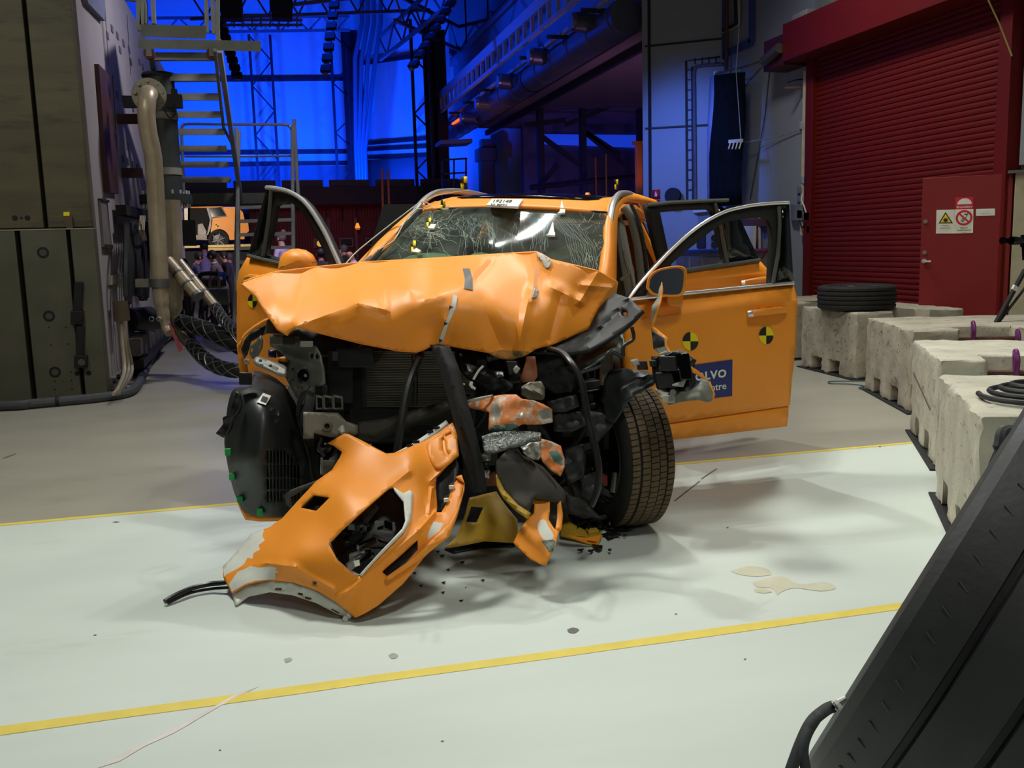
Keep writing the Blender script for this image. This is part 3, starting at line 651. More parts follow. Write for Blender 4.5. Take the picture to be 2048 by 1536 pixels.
obj('loop_cable', MB().tube(smooth_path([onB(1600, 441, .1), onB(1604, 455, .12), onB(1612, 444, .1)], 5), .012, 6), MATTEB, el)
obj('sensor_arm', MB().tube([onB(1569, 176, .3), onB(1585, 176, .2), onB(1608, 175, .03)], .02, 6), mat('bronze_arm', (110, 92, 74), .5), el); obj('sensor_arm', MB().tube([onB(1575, 165, .25), onB(1590, 160, .2), onB(1608, 158, .03)], .012, 6), MATTEB, el)

# ---- red fire door standing ajar before the shutter
hA, hB = D(1846, 354, 10.4), D(2027, 346, 9.97)
dd = hB - hA; dd[2] = 0; dw = np.linalg.norm(dd); dd /= dw; dn = np.array([dd[1], -dd[0], 0]); dn = dn if dn[1] < 0 else -dn
DOORM = mat('red_door_paint', (126, 20, 19), .5, 0, .05, 3)
dr = thing('door_2', 'plain red steel fire door with warning signs standing before the shutter', 'door', (hA[0], hA[1], 0), kind='structure')
base = np.array([hA[0], hA[1], .02]); zU = np.array([0, 0, 1.])
obj('door_leaf', MB().box(base + dd * dw / 2 + zU * 1.05 - dn * .025, (dw, .05, 2.1), (dd, dn, zU)), DOORM, dr, bevel=.004)
pd = (base + dn * .002, dn)
def onD(x, y, off=0.): return PL(x, y, (base + dn * off, dn))
hd = obj('door_handle', MB().tube([onD(1850, 523, .0), onD(1850, 523, .05), onD(1862, 523, .055)], .011, 8), CHROME, dr); obj('handle_rose', MB().cyl(onD(1848, 522), onD(1848, 522, .012), .026, n=14), CHROME, hd)
for px, py in ((1851, 443), (1849, 505)): obj('lock_cylinder', MB().cyl(onD(px, py), onD(px, py, .015), .024, n=14), mat('dull_brass', (150, 140, 118), .4, .7), dr)
def plate(name, label, cat, corners, m, parent=None, off=.004, group=None):
    t = thing(name, label, cat, onD(*corners[0]), group); obj('sign_plate', MB().prism([onD(*c, .001) for c in corners], dn * .004), m, t); return t
def dtxt(txt, px, py, h, m, parent, align='CENTER', bold=0, sp=1.0): obj('sign_lettering', text_mb(txt, onD(px, py, .0062), dd, zU, h, .0004, bold, align, sp), m, parent)
REDS = mat('sign_red_bright', (206, 20, 40), .5); SW = mat('sign_white', (226, 224, 206), .5); SY = mat('sign_yellow', (238, 200, 20), .5)
s1 = plate('fire_door_sign', 'red sign with white half disc reading Branddörr on the red door', 'sign', [(1911, 395), (1947, 394), (1947, 418), (1911, 419)], REDS)
c0 = onD(1929, 408.5, .006); arc = [c0 + dd * (.072 * math.cos(t)) + zU * (.064 * math.sin(t)) for t in np.linspace(0, math.pi, 16)]
obj('half_disc', MB().add(arc, [tuple(range(16))]), WHITEP, s1); dtxt('Branddörr', 1929, 416, .026, WHITEP, s1, bold=.012)
s2 = plate('laser_sign', 'white sign with yellow laser warning triangle on the red door', 'sign', [(1873, 420), (1909, 419), (1909, 467), (1872, 467)], SW)
tri = [onD(1891, 424, .006), onD(1906, 446.5, .006), onD(1877, 447, .006)]; cc = sum(tri) / 3
obj('triangle_border', MB().add(tri, [(0, 1, 2)]), INK, s2); obj('triangle_field', MB().add([cc + (t - cc) * .74 + dn * .0012 for t in tri], [(0, 1, 2)]), SY, s2)
c0 = cc + dn * .0026 + zU * -.006; st = []
for k in range(24): rr = .016 if k % 2 else .03; st.append(c0 + dd * rr * math.cos(k * math.pi / 12) + zU * rr * math.sin(k * math.pi / 12))
obj('laser_burst', MB().add(st + [c0], [(k, (k + 1) % 24, 24) for k in range(24)]), INK, s2)
dtxt('VARNING', 1890.5, 452.5, .011, INK, s2); dtxt('LASERSTRÅLNING', 1890.5, 457, .010, INK, s2, sp=.95); dtxt('laser i drift', 1890.5, 462, .007, mat('grey_ink', (120, 116, 110), .6), s2)
s3 = plate('phone_sign', 'white sign with red ring crossing out a mobile phone on the door', 'sign', [(1909.5, 419), (1947, 418), (1946, 466), (1909, 467)], SW)
c0 = onD(1928, 435.5, .006)
obj('ring', MB().lathe([(.062, 0), (.062, .001), (.083, .001), (.083, 0)], c0, dn, 30), REDS, s3)
ph = _n(dd * .5 + zU); pq = np.cross(ph, dn)
obj('phone_body', MB().box(c0 + dn * .0008, (.03, .09, .0012), (pq, ph, dn)), INK, s3); obj('phone_antenna', MB().box(c0 + ph * .05 + pq * .012 + dn * .0008, (.007, .03, .0012), (pq, ph, dn)), INK, s3)
for r_ in range(3):
    for c_ in range(3): obj('phone_key', MB().box(c0 + ph * (-.034 + r_ * .014) + pq * (-.009 + c_ * .009) + dn * .0018, (.006, .008, .001), (pq, ph, dn)), SW, s3)
obj('phone_display', MB().box(c0 + ph * .02 + dn * .0018, (.022, .026, .001), (pq, ph, dn)), SW, s3)
sl_ = _n(dd * .72 - zU * .7); obj('slash_bar', MB().box(c0 + dn * .003, (.15, .016, .001), (sl_, np.cross(dn, sl_), dn)), REDS, s3)
dtxt('Stäng av', 1928, 456.5, .016, INK, s3, bold=.01); dtxt('mobiltelefonen', 1928, 461.5, .016, INK, s3, bold=.008); dtxt('avaktivera', 1928, 465.4, .009, INK, s3)
s4 = plate('notice_strip', 'blank looking white notice strip with faint red print on the red door', 'sign', [(1952, 418), (1990, 417), (1990, 431), (1952, 432)], WHITEP)
dtxt('Rumsnummer', 1971, 423.5, .008, mat('faint_ink', (200, 170, 180), .6), s4); dtxt('TX5-0W012', 1971, 428.5, .014, mat('faint_red_ink', (205, 120, 140), .6), s4)
# post, grey cladding box and what shows past it
pst = thing('door_post', 'beige steel post at the right edge of the red door', 'post', (hB[0], hB[1], 0))
obj('post_body', MB().box(np.array([hB[0], hB[1], 1.06]) + dd * .1, (.16, .14, 2.12), (dd, dn, zU)), mat('beige_post', (170, 160, 132), .55), pst, bevel=.006)
obj('post_cap_plate', MB().box(np.array([hB[0], hB[1], 2.13]) + dd * .1, (.3, .25, .03), (dd, dn, zU)), STEEL, pst)
cl = thing('cladding_box', 'grey corrugated boxing above the beige post', 'cladding', (hB[0] + .3, hB[1], 2.2))
obj('cladding_core', MB().box(np.array([hB[0], hB[1], 4.2]) + dd * .5 - dn * .1, (.9, .3, 4.0), (dd, dn, zU)), CORR, cl)
for i in range(8): obj('cladding_rib', MB().box(np.array([hB[0], hB[1], 4.2]) + dd * (.09 + i * .11) + dn * .06, (.05, .03, 4.0), (dd, dn, zU)), CORR, cl)
bk = thing('red_cabinet', 'bright red cabinet edge with white base past the post', 'cabinet', D(2048, 560, 9.6) * [1, 1, 0])
c0 = np.array([hB[0], hB[1], 0]) + dd * .75 - dn * .2
obj('cabinet_body', MB().box(c0 + zU * 1.0, (.9, .3, 1.1), (dd, dn, zU)), mat('bright_red', (176, 20, 34), .5), bk); obj('cabinet_base', MB().box(c0 + zU * .22, (.9, .32, .44), (dd, dn, zU)), mat('cream_base', (200, 186, 170), .6), bk); obj('cabinet_band', MB().box(c0 + zU * 1.22 + dn * .02, (.9, .3, .22), (dd, dn, zU)), mat('cream_base', (200, 186, 170), .6), bk)
obj('pull_cord', MB().tube([D(1972, -10, 9.3), D(2000, 50, 9.3), D(2024, 112, 9.3)], .008, 5), mat('yellow_cord', (170, 160, 90), .6), label='thin yellowish cord running down across the shutter corner', cat='cord')

# ================================================================== crash barrier block on the left
SLAB = mat('barrier_steel_plate', (84, 79, 57), .6, .15, .16, 2.2, .05, 30, .4, dirt=(66, 62, 46), dscale=2.6, dthr=.52, stretch=(.6, .6, 3.2))
SLAB2 = mat('barrier_lower_plate', (88, 86, 70), .55, .2, .14, 3, .05, 30, .4, dirt=(110, 106, 90), dscale=5, dthr=.62)
BSIDE = mat('barrier_side_cladding', (150, 142, 140), .7, 0, .06, 2)
DARKG = mat('dark_gap', (12, 12, 14), .8)
YB = 10.8; XC = -1.79
br = thing('crash_barrier', 'massive steel faced crash barrier block filling the left edge', 'barrier', (-3.9, 15, 0))
obj('core_body', MB().bb((-6.2, YB + .14, 0), (XC - .03, 21.7, 5.15)), DARKG, br)
def slabx(px, py): return YP(px, py, YB)[0]
g1 = slabx(70, 230); zs = 1.815
zz = 1.84
ups = []
for a, b in ((-6.1, g1 - .02), (g1 + .02, XC - .02)):
    obj('upper_plate', MB().bb((a, YB, zs + .01), (b, YB + .14, 5.15)), SLAB, br, bevel=.006)
ga, gb_ = slabx(54, 630), slabx(154, 630)
for a, b in ((-6.1, ga - .025), (ga + .025, gb_ - .02), (gb_ + .02, XC - .0)):
    obj('lower_plate', MB().bb((a, YB - .06, .03), (b, YB + .14, zs - .012)), SLAB2, br, bevel=.008)
obj('ledge_strip', MB().bb((-6.1, YB - .065, zs - .014), (XC, YB + .1, zs - .002)), mat('ledge_edge', (150, 146, 130), .5, .3), br)
def onF(x, y, off=0.): return YP(x, y, YB - .06 - off)
for px, py in ((86, 505), (98, 632), (110, 744)):
    c = onF(px, py); r_ = obj('bolt_socket', MB().lathe([(.058, 0), (.058, -.004), (.05, -.005), (.036, -.005), (.034, .02)], c, (0, 1, 0), 20), DARKG, br); obj('bolt_head', MB().cyl(c + [0, .03, 0], c - [0, .002, 0], .03, n=6), mat('bolt_steel', (92, 90, 80), .4, .6), r_)
for px, py, r_ in ((30, 436, .028), (43, 436, .014), (55, 436, .028)): c = YP(px, py, YB); obj('plate_hole', MB().cyl(c - [0, .002, 0], c + [0, .02, 0], r_, n=14), DARKG, br)
for px, py, r_ in ((154, 747, .026), (178, 746, .026), (98, 655, .009), (132, 655, .009), (102, 690, .009), (136, 688, .009), (142, 744, .009), (110, 762, .009), (143, 761, .009), (110, 779, .009), (144, 778, .009), (126, 762, .006)):
    c = onF(px, py); obj('plate_hole', MB().cyl(c - [0, .002, 0], c + [0, .02, 0], r_, n=10), DARKG, br)
LAT = mat('latch_black', (26, 26, 27), .5, .3)
for k, (pts, sq) in enumerate(((((150, 564), (167, 564), (164, 630), (147, 630)), (144, 621, 168, 648)), (((153, 652), (170, 652), (168, 718), (154, 718)), (151, 710, 176, 735)))):
    la = obj('latch_arm', MB().prism([onF(*p, .0) for p in pts], (0, -.05, 0)), LAT, br, bevel=.005)
    x0, y0, x1, y1 = sq; obj('latch_foot', MB().prism([onF(x0, y0), onF(x1, y0), onF(x1, y1), onF(x0, y1)], (0, -.07, 0)), LAT, la, bevel=.006)
    c = onF((x0 + x1) / 2, (y0 + y1) / 2 + 2, .07); obj('latch_bolt', MB().cyl(c, c - [0, .015, 0], .036, n=18), mat('bolt_steel', (92, 90, 80), .4, .6) if k else LAT, la)
obj('yellow_tab', MB().prism([YP(127, 424, YB - .02), YP(139, 424, YB - .02), YP(139, 432, YB - .02), YP(127, 432, YB - .02)], (0, .015, 0)), mat('yellow_tape', (232, 222, 20), .5), br)
obj('rusty_lever', MB().prism([YP(128, 432, YB - .01), YP(145, 432, YB - .01), YP(147, 457, YB - .01), YP(134, 457, YB - .01)], (0, -.03, 0)), mat('rusty_brown', (76, 62, 42), .7), br)
# right-hand flank
def onS(x, y, off=0.): return XP(x, y, XC + off)
obj('side_cladding', MB().bb((XC - .03, YB + .16, .06), (XC, 21.6, 5.13)), BSIDE, br)
for px, ya, yb in ((209, 0, 130), (225, 150, 300), (254, 30, 150)):
    obj('cladding_seam', MB().beam(onS(px, ya, .002), onS(px + (yb - ya) * .06, yb, .002), .012, .006, (1, 0, 0)), DARKG, br)
obj('red_brown_plate', MB().prism([onS(188, 128), onS(210, 150), onS(229, 388), onS(207, 384)], (.05, 0, 0)), mat('oxide_red_steel', (66, 32, 28), .6, .1), br)
obj('wall_cabinet', MB().prism([onS(157, -20), onS(199, -20), onS(200, 42), (onS(165, 6))], (.06, 0, 0)), mat('blue_grey_cabinet', (98, 102, 116), .6), br)
for (px, py) in ((224, 58), (235, 72), (247, 87), (240, 100), (215, 71), (258, 99), (235, 190), (246, 199), (266, 217), (232, 276), (255, 291), (246, 318), (256, 323), (266, 329), (275, 334), (262, 124), (279, 124), (286, 134), (229, 440)):
    c = onS(px, py, .003); obj('fixing_square', MB().box(c, (.012, .16, .085)), mat('dim_fixing', (78, 74, 72), .6), br)
pz = thing('cover_panel', 'grey cover panel with dark slots on the barrier flank', 'panel', onS(203, 460, .02))
obj('panel_face', MB().prism([onS(195, 400), onS(210, 402), onS(217, 496), onS(203, 494)], (.03, 0, 0)), mat('flank_panel_grey', (112, 108, 102), .6), pz)
for q in (((195, 397), (210, 401), (210, 405), (195, 401)), ((203, 489), (217, 490), (217, 498), (203, 497))): obj('panel_slot', MB().prism([onS(*p) for p in q], (.05, 0, 0)), DARKG, pz)
obj('foot_plate', MB().prism([onS(219, 756), onS(250, 732), onS(252, 750), onS(222, 780)], (.05, 0, 0)), mat('foot_plate_grey', (128, 124, 118), .6), br)
for px, py in ((226, 762), (234, 754), (243, 747)): c = onS(px, py, .05); obj('foot_bolt', MB().cyl(c, c + [.03, 0, 0], .03, n=8), DARKG, br)
hz = obj('floor_hose', MB().tube(smooth_path([np.array([-6.1, 10.68, .05]), np.array([-4.5, 10.69, .05]), F(0, 812, .05), F(60, 808, .05), F(115, 803, .05), F(180, 797, .05), F(235, 790, .05), F(262, 782, .05), F(276, 768, .05), F(290, 742, .05), F(305, 712, .05), F(322, 690, .05)], 5), .05, 10), mat('grey_hose', (66, 68, 70), .7, 0, .15, 20, .1, 60), label='thick grey hose lying along the foot of the crash barrier', cat='hose')
obj('hose_tie', MB().lathe([(.053, -.02), (.058, 0), (.053, .02)], F(115, 803, .05), (1, .08, 0), 12, True), MATTEB, hz)
# small flank machinery: dark drum, thin pipes, hanging cables
fm = thing('flank_machinery', 'dark greasy hydraulic machinery low on the barrier flank', 'machine', onS(275, 650, .3) * [1, 1, 0])
obj('drum', MB().cyl(YP(258, 640, 12.6), YP(300, 636, 12.9), .15, n=18), ENGINE, fm); obj('drum', MB().cyl(YP(280, 645, 12.9), YP(318, 642, 13.1), .12, n=18), mat('oily_steel', (58, 54, 46), .4, .5), fm); obj('base_frame', MB().beam(YP(262, 730, 12.2), YP(325, 662, 15.5), .3, .1), ENGINE, fm)
for i in range(7): obj('machine_block', MB().box(YP(262 + i * 9, 694 - i * 4, 12.4 + i * .4), (.25, .4, .2 + .06 * (i % 3))), mat('machine_grey', (84, 80, 72), .6, .2, .3, 8), fm)
for i, x0 in enumerate((241, 246, 250)): obj('thin_pipe', MB().tube(smooth_path([onS(x0, 620, .12), onS(x0 + 3, 680, .12), onS(x0 + 8 + i * 3, 740, .14), onS(x0 - 4, 775, .14), onS(x0 - 14, 788, .14)], 5), .022, 6), mat('cream_pipe', (150, 138, 116), .5), fm)
obj('pipe_manifold', MB().box(onS(243, 622, .13), (.14, .2, .22)), mat('rusty_brown', (76, 62, 42), .7), fm)
cc_ = thing('cable_hanger', 'rack of black cables hanging on the barrier flank', 'cable rack', onS(268, 430, .1))
obj('rack_rail', MB().beam(onS(242, 420, .1), onS(296, 432, .1), .12, .12), MATTEB, cc_); obj('rack_rail', MB().beam(onS(242, 452, .1), onS(294, 458, .1), .05, .05), MATTEB, cc_)
for i in range(11): x0 = 253 + i * 4; obj('hung_cable', MB().tube(smooth_path([onS(x0, 446, .2), onS(x0 + rng.uniform(-2, 2), 520, .22), onS(x0 + rng.uniform(-3, 3), 590 + rng.uniform(-20, 20), .2)], 4), .035, 6), mat('black_cable', (16, 17, 19), .6), cc_)
for i in range(4): obj('hook_wire', MB().tube(smooth_path([onS(281 + i * 3, 432, .3), onS(279 + i * 3, 460, .34), onS(284 + i * 3, 480, .3)], 4), .01, 5), mat('cream_pipe', (150, 138, 116), .5), cc_)

# ---- vertical pipes with flanged drum
PIPE = mat('worn_steel_pipe', (170, 156, 128), .4, .3, .16, 7, .03, 40, dirt=(104, 80, 60), dscale=2.2, dthr=.62, stretch=(1, 1, .7))
YPp = 11.9
vp = thing('exhaust_pipe', 'pale worn steel pipe with flanged elbow rising before the drum', 'pipe', YP(330, 660, YPp))
path = [YP(299, 188, YPp + .25), YP(297, 188, YPp), YP(295, 195, YPp - .12), YP(293, 212, YPp - .16), YP(293, 232, YPp - .16), YP(296, 262, YPp - .14), YP(304, 300, YPp - .1), YP(308, 330, YPp - .06), YP(313, 420, YPp), YP(318, 520, YPp), YP(321, 585, YPp), YP(324, 612, YPp), YP(329, 640, YPp), YP(333, 655, YPp), YP(340, 666, YPp - .05)]
obj('pipe_body', MB().tube(smooth_path(path, 4), [.1] * 40 + [.09] * 4 + [.076] * 4 + [.06] * 9, 18), PIPE, vp)
c = YP(298, 190, YPp + .22); fl_ = obj('flange_disc', MB().lathe([(.11, -.02), (.195, -.02), (.195, .02), (.11, .02)], c, (.1, 1, .05), 28), mat('grey_flange', (134, 130, 112), .5, .3), vp)
for k in range(9): a_ = k * 2 * math.pi / 9 + .2; q = c + np.array([.155 * math.cos(a_), -.02, .155 * math.sin(a_)]); obj('flange_bolt', MB().cyl(q, q - [0, .03, 0], .022, n=6), mat('grey_flange', (134, 130, 112), .5, .3), fl_)
obj('stay_arm', MB().beam(YP(216, 566, YPp + .05), YP(305, 566, YPp + .05), .07, .1), mat('cream_box_section', (164, 160, 142), .5), vp)
obj('stay_plate', MB().prism([onS(215, 553), onS(255, 541), onS(256, 563), onS(216, 570)], (.03, 0, 0)), mat('cream_box_section', (164, 160, 142), .5), vp)
c = YP(319, 566, YPp); obj('pipe_clamp', MB().lathe([(.116, -.05), (.122, -.05), (.122, .05), (.116, .05)], c, (.03, 0, 1), 18), STEEL, vp)
for px, py in ((318, 638), (303, 638)): obj('eye_bolt', MB().lathe([(.022, -.007), (.03, 0), (.022, .007)], YP(px, py, YPp - .1), (0, 1, 0), 14, True), CHROME, vp)
obj('red_tag_strip', MB().prism([YP(336, 647, YPp - .12), YP(340, 646, YPp - .12), YP(366, 700, YPp - .2), YP(358, 704, YPp - .2)], (0, .015, 0)), mat('red_tag', (150, 44, 44), .5), label='red and white tag strip hanging from the pale pipe', cat='tag')
vp2 = thing('exhaust_pipe', 'second steel pipe half hidden behind the pale elbow pipe', 'pipe', YP(356, 660, 12.6))
obj('pipe_body', MB().tube(smooth_path([YP(344, 400, 12.6), YP(347, 480, 12.6), YP(350, 585, 12.6), YP(351, 612, 12.6), YP(352, 640, 12.6), YP(364, 672, 12.5), YP(384, 694, 12.3)], 4), [.1] * 10 + [.085] * 4 + [.06] * 11, 14), PIPE, vp2)
for i, (a, b, r_, lab) in enumerate((((336, 522), (396, 592), .075, 'nearer of two slanting steel tubes beside the pipes'), ((357, 522), (432, 615), .06, 'farther of two slanting steel tubes beside the pipes'))):
    t = thing('slanting_tube', lab, 'tube', YP(*b, 12.3 + i * .3)); A, B = YP(*a, 12.3 + i * .3), YP(*b, 12.0 + i * .3)
    obj('tube_body', MB().cyl(A, B, r_, n=14), PIPE, t); obj('end_collar', MB().cyl(B - (B - A) * .05, B + (B - A) * .02, r_ * 1.15, n=14), STEEL, t)
    for k in (.35, .65): q = A + (B - A) * k; obj('tube_clamp', MB().cyl(q, q + (B - A) * .04, r_ * 1.12, n=14), STEEL, t)
GREENC = mat('dark_green_drum', (46, 52, 48), .5, .1, .1)
dm = thing('filter_drum', 'dark green vertical filter drum with grey bands behind the pale pipe', 'drum', YP(330, 400, 13.3))
zt0, zt1 = YP(330, 393, 13.3)[2], YP(325, 152, 13.3)[2]; xd = YP(329, 300, 13.3)[0]
obj('drum_body', MB().cyl((xd, 13.3, zt0), (xd, 13.3, zt1), .19, n=26), GREENC, dm); obj('drum_lid', MB().lathe([(.001, .03), (.2, .03), (.215, 0), (.2, -.03)], (xd, 13.3, zt1), (0, 0, 1), 26), GREENC, dm)
for py in (235, 345): obj('drum_band', MB().cyl((xd, 13.3, YP(330, py + 6, 13.3)[2]), (xd, 13.3, YP(330, py - 8, 13.3)[2]), .2, n=26), mat('band_grey', (120, 116, 104), .5), dm)
obj('base_flange', MB().cyl((xd - .03, 13.3, zt0 - .1), (xd - .03, 13.3, zt0 + .02), .33, n=26), GREENC, dm)
for k in range(16): a_ = k * math.pi / 8; q = np.array([xd - .03 + .29 * math.cos(a_), 13.3 + .29 * math.sin(a_), zt0 - .15]); obj('flange_bolt', MB().cyl(q, q + [0, 0, .22], .018, n=6), CHROME, dm)
obj('side_lug', MB().box(YP(264, 204, 13.0), (.2, .1, .14)), GREENC, dm); obj('control_box', MB().box(YP(348, 203, 13.0), (.2, .14, .16)), MATTEB, dm); obj('control_box', MB().box(YP(349, 190, 13.0), (.07, .1, .14)), MATTEB, dm)
obj('control_wire', MB().tube(smooth_path([YP(346, 208, 12.9), YP(352, 225, 12.85), YP(340, 236, 12.85), YP(326, 215, 12.9)], 6), .008, 5), MATTEB, dm)
OX = mat('oxide_red_steel', (66, 32, 28), .6, .1)
for py in (238, 346): obj('drum_stay', MB().beam(YP(212, py, 13.2), YP(285, py, 13.2), .08, .12), OX, dm)
# ---- steel stairs
ST = mat('stair_steel', (126, 128, 122), .45, .3, .12, 6)
ys = [116, 157, 195, 230, 264, 297, 328, 358]
stc = thing('steel_staircase', 'open tread steel staircase climbing from the landing to the top platform', 'staircase', YP(410, 380, 16.2))
for i, y in enumerate(ys):
    Yt = 13 + 3.2 * i / 7; l, r_ = YP(302 + 55 * i / 7, y, Yt), YP(434 + 28 * i / 7, y, Yt)
    obj('tread', MB().hexa([l + [0, 0, -.04], r_ + [0, 0, -.04], r_ + [0, -.26, -.04], l + [0, -.26, -.04], l, r_, r_ + [0, -.26, 0], l + [0, -.26, 0]]), ST, stc)
    obj('tread_nosing', MB().beam(l + [0, -.26, -.03], r_ + [0, -.26, -.03], .03, .09), ST, stc)
for xa, xb in ((438, 481), (300, 352)): obj('stringer', MB().beam(YP(xa, 92, 12.9), YP(xb, 392, 16.4), .06, .2), ST, stc)
obj('stair_handrail', MB().tube([YP(430, 100, 12.2), YP(447, 255, 14.5), YP(470, 300, 16)], .022, 8), ST, stc)
pf = thing('top_platform', 'upper steel platform edge with channel beam and rail posts', 'platform', YP(400, 90, 12.6))
obj('channel_beam', MB().hexa([YP(277, 97, 12.5), YP(522, 103, 12.5), YP(522, 103, 12.7), YP(277, 97, 12.7), YP(277, 77, 12.5), YP(522, 82, 12.5), YP(522, 82, 12.7), YP(277, 77, 12.7)]), mat('beam_grey', (104, 106, 98), .5, .3), pf)
obj('fascia_plate', MB().hexa([YP(282, 74, 12.55), YP(412, 78, 12.55), YP(412, 78, 13.5), YP(282, 74, 13.5), YP(282, 48, 12.55), YP(412, 52, 12.55), YP(412, 52, 13.5), YP(282, 48, 13.5)]), mat('beam_grey2', (94, 96, 88), .5, .3), pf)
for a, b in (((275, -20), (279, 62)), ((286, -20), (284, 50)), ((305, -20), (308, 48)), ((412, -20), (414, 66)), ((424, -20), (428, 68)), ((435, -20), (436, 100))): obj('rail_post', MB().beam(YP(*a, 12.6), YP(*b, 12.6), .05, .05), ST, pf)
obj('rail_bend', MB().tube(smooth_path([YP(250, -2, 12.6), YP(285, 2, 12.6), YP(291, 10, 12.6), YP(292, 48, 12.6)], 4), .025, 8), ST, pf)
for px in (299, 424): c = YP(px, 108, 12.4); w = obj('trolley_wheel', MB().cyl(c - [0, .05, 0], c + [0, .05, 0], .065, n=16), mat('trolley_red', (92, 22, 24), .6), pf); obj('trolley_plate', MB().box(c + [0, -.06, .02], (.06, .03, .12)), mat('beam_grey', (104, 106, 98), .5, .3), w)
ld = thing('stair_landing', 'grey steel landing between the two stair flights', 'landing', YP(470, 398, 16.6))
obj('landing_deck', MB().hexa([YP(368, 410, 16.4), YP(592, 405, 16.4), YP(592, 405, 18), YP(368, 410, 18), YP(368, 387, 16.4), YP(592, 385, 16.4), YP(592, 385, 18), YP(368, 387, 18)]), mat('landing_grey', (78, 80, 72), .55, .3), ld)
RAILM = mat('handrail_steel', (168, 172, 176), .35, .35, .06)
for xa, ya, xb, yb in ((473, 255, 480, 640), (478, 262, 468, 660), (585, 252, 586, 640), (588, 238, 597, 400)): obj('rail_post', MB().tube([YP(xa, ya, 15.9), YP(xb, yb, 15.9)], .03, 8), RAILM, ld)
obj('hand_rail', MB().tube(smooth_path([YP(363, 265, 17.4), YP(365, 252, 17.4), YP(380, 248, 17.3), YP(460, 249, 16.5), YP(560, 249, 16), YP(578, 252, 16), YP(585, 262, 16)], 4), .024, 8), RAILM, ld)
obj('mid_rail', MB().tube([YP(370, 313, 17.2), YP(470, 313, 16.4), YP(582, 312, 16)], .018, 8), RAILM, ld)
obj('rail_post', MB().tube([YP(363, 262, 17.4), YP(368, 390, 17.4)], .024, 8), RAILM, ld)
lf = thing('lower_stair_flight', 'lower flight of open steel treads behind the left car door', 'staircase', YP(530, 560, 15.2))
for i in range(7):
    y = 413 + i * 27; Yt = 16.1 - i * .2; l, r_ = YP(478, y, Yt), YP(584, y - 3, Yt); obj('tread', MB().hexa([l + [0, 0, -.05], r_ + [0, 0, -.05], r_ + [0, -.22, -.05], l + [0, -.22, -.05], l, r_, r_ + [0, -.22, 0], l + [0, -.22, 0]]), ST, lf)
for xx in (476, 587): obj('stringer', MB().beam(YP(xx, 400, 16.2), YP(xx + 1, 590, 14.7), .05, .2), ST, lf)
# ---- braided hoses running behind the car
MESH = mat('braided_sleeve', (120, 122, 118), .4, .6, .1)
def braid(label, pts, r_, Ys):
    p = smooth_path([YP(x, y, Y) for (x, y), Y in zip(pts, Ys)], 6); t = thing('braided_hose', label, 'hose', p[0] * [1, 1, 0] + [0, 0, p[0][2]], 'braided hoses')
    obj('hose_core', MB().tube(p, r_, 12), mat('black_hose', (18, 19, 20), .6), t)
    P = np.array(p); L = np.r_[0, np.cumsum(np.linalg.norm(np.diff(P, axis=0), axis=1))]
    m = MB()
    for k in range(4):
        for sgn in (1, -1):
            q = []
            for i in range(int(L[-1] / .03)):
                s_ = i * .03; c = np.array([np.interp(s_, L, P[:, j]) for j in range(3)]); c2 = np.array([np.interp(s_ + .02, L, P[:, j]) for j in range(3)]); d = _n(c2 - c + 1e-9)
                x = _n(np.cross(d, [0, 0, 1.])); y = np.cross(d, x); a_ = sgn * s_ / r_ * .55 + k * math.pi / 2; q.append(c + r_ * 1.04 * (math.cos(a_) * x + math.sin(a_) * y))
            m.tube(q, .0075, 4, False)
    obj('wire_braid', m, MESH, t, kind='stuff')
braid('upper braided hose hanging from the slanting tube', [(432, 615), (448, 640), (470, 660), (500, 690), (540, 735), (600, 752)], .06, [12.0, 11.6, 11, 10.6, 10.6, 11.0])
braid('middle braided hose running behind the car from the pipe', [(362, 645), (400, 655), (440, 672), (480, 692), (520, 708), (580, 728)], .095, [12.4, 12, 11.6, 11.4, 11.4, 11.6])
braid('lower braided hose sagging toward the car wheel', [(384, 690), (410, 718), (440, 735), (478, 742), (520, 748), (560, 750)], .08, [12.2, 11.6, 11.2, 10.9, 10.9, 11.0])
# ---- background equipment trolley with blue valve, red stand
eq = thing('equipment_cart', 'grey equipment cart with black cable loops behind the pipes', 'cart', YP(430, 640, 18) * [1, 1, 0])
a, b = YP(398, 612, 18), YP(455, 578, 18); obj('cart_body', MB().bb((a[0], 18, a[2]), (b[0], 18.7, b[2])), mat('cart_grey', (86, 88, 80), .6), eq, bevel=.01)
for x0 in (a[0] + .05, b[0] - .05): obj('cart_leg', MB().bb((x0 - .03, 18, 0), (x0 + .03, 18.06, a[2])), MATTEB, eq)
obj('cart_top_rail', MB().tube(smooth_path([YP(396, 560, 18), YP(405, 548, 18), YP(440, 548, 18), YP(456, 556, 18)], 5), .04, 8), MATTEB, eq)
for i in range(5): obj('cable_loop', MB().tube(smooth_path([YP(375 + i * 14, 600, 17.5), YP(372 + i * 14, 640, 17.3), YP(395 + i * 14, 655 + i * 3, 17.2), YP(425 + i * 10, 630, 17.5)], 6), .022, 6), MATTEB, eq)
for i in range(6): obj('fitting', MB().box(YP(402 + i * 9, 570 - (i % 2) * 4, 17.9), (.09, .1, .12)), ENGINE if i % 2 else mat('fitting_grey', (100, 96, 88), .5, .3), eq)
obj('blue_valve', MB().tube([YP(448, 548, 17.9), YP(449, 570, 17.9)], .03, 8), mat('blue_plastic', (20, 90, 220), .4), eq); obj('blue_valve_bar', MB().beam(YP(436, 548, 17.9), YP(452, 547, 17.9), .04, .06), mat('blue_plastic', (20, 90, 220), .4), eq)
rs = thing('red_trestle', 'dark red steel trestle on the floor behind the hoses', 'trestle', F(425, 668)); c = F(425, 668)
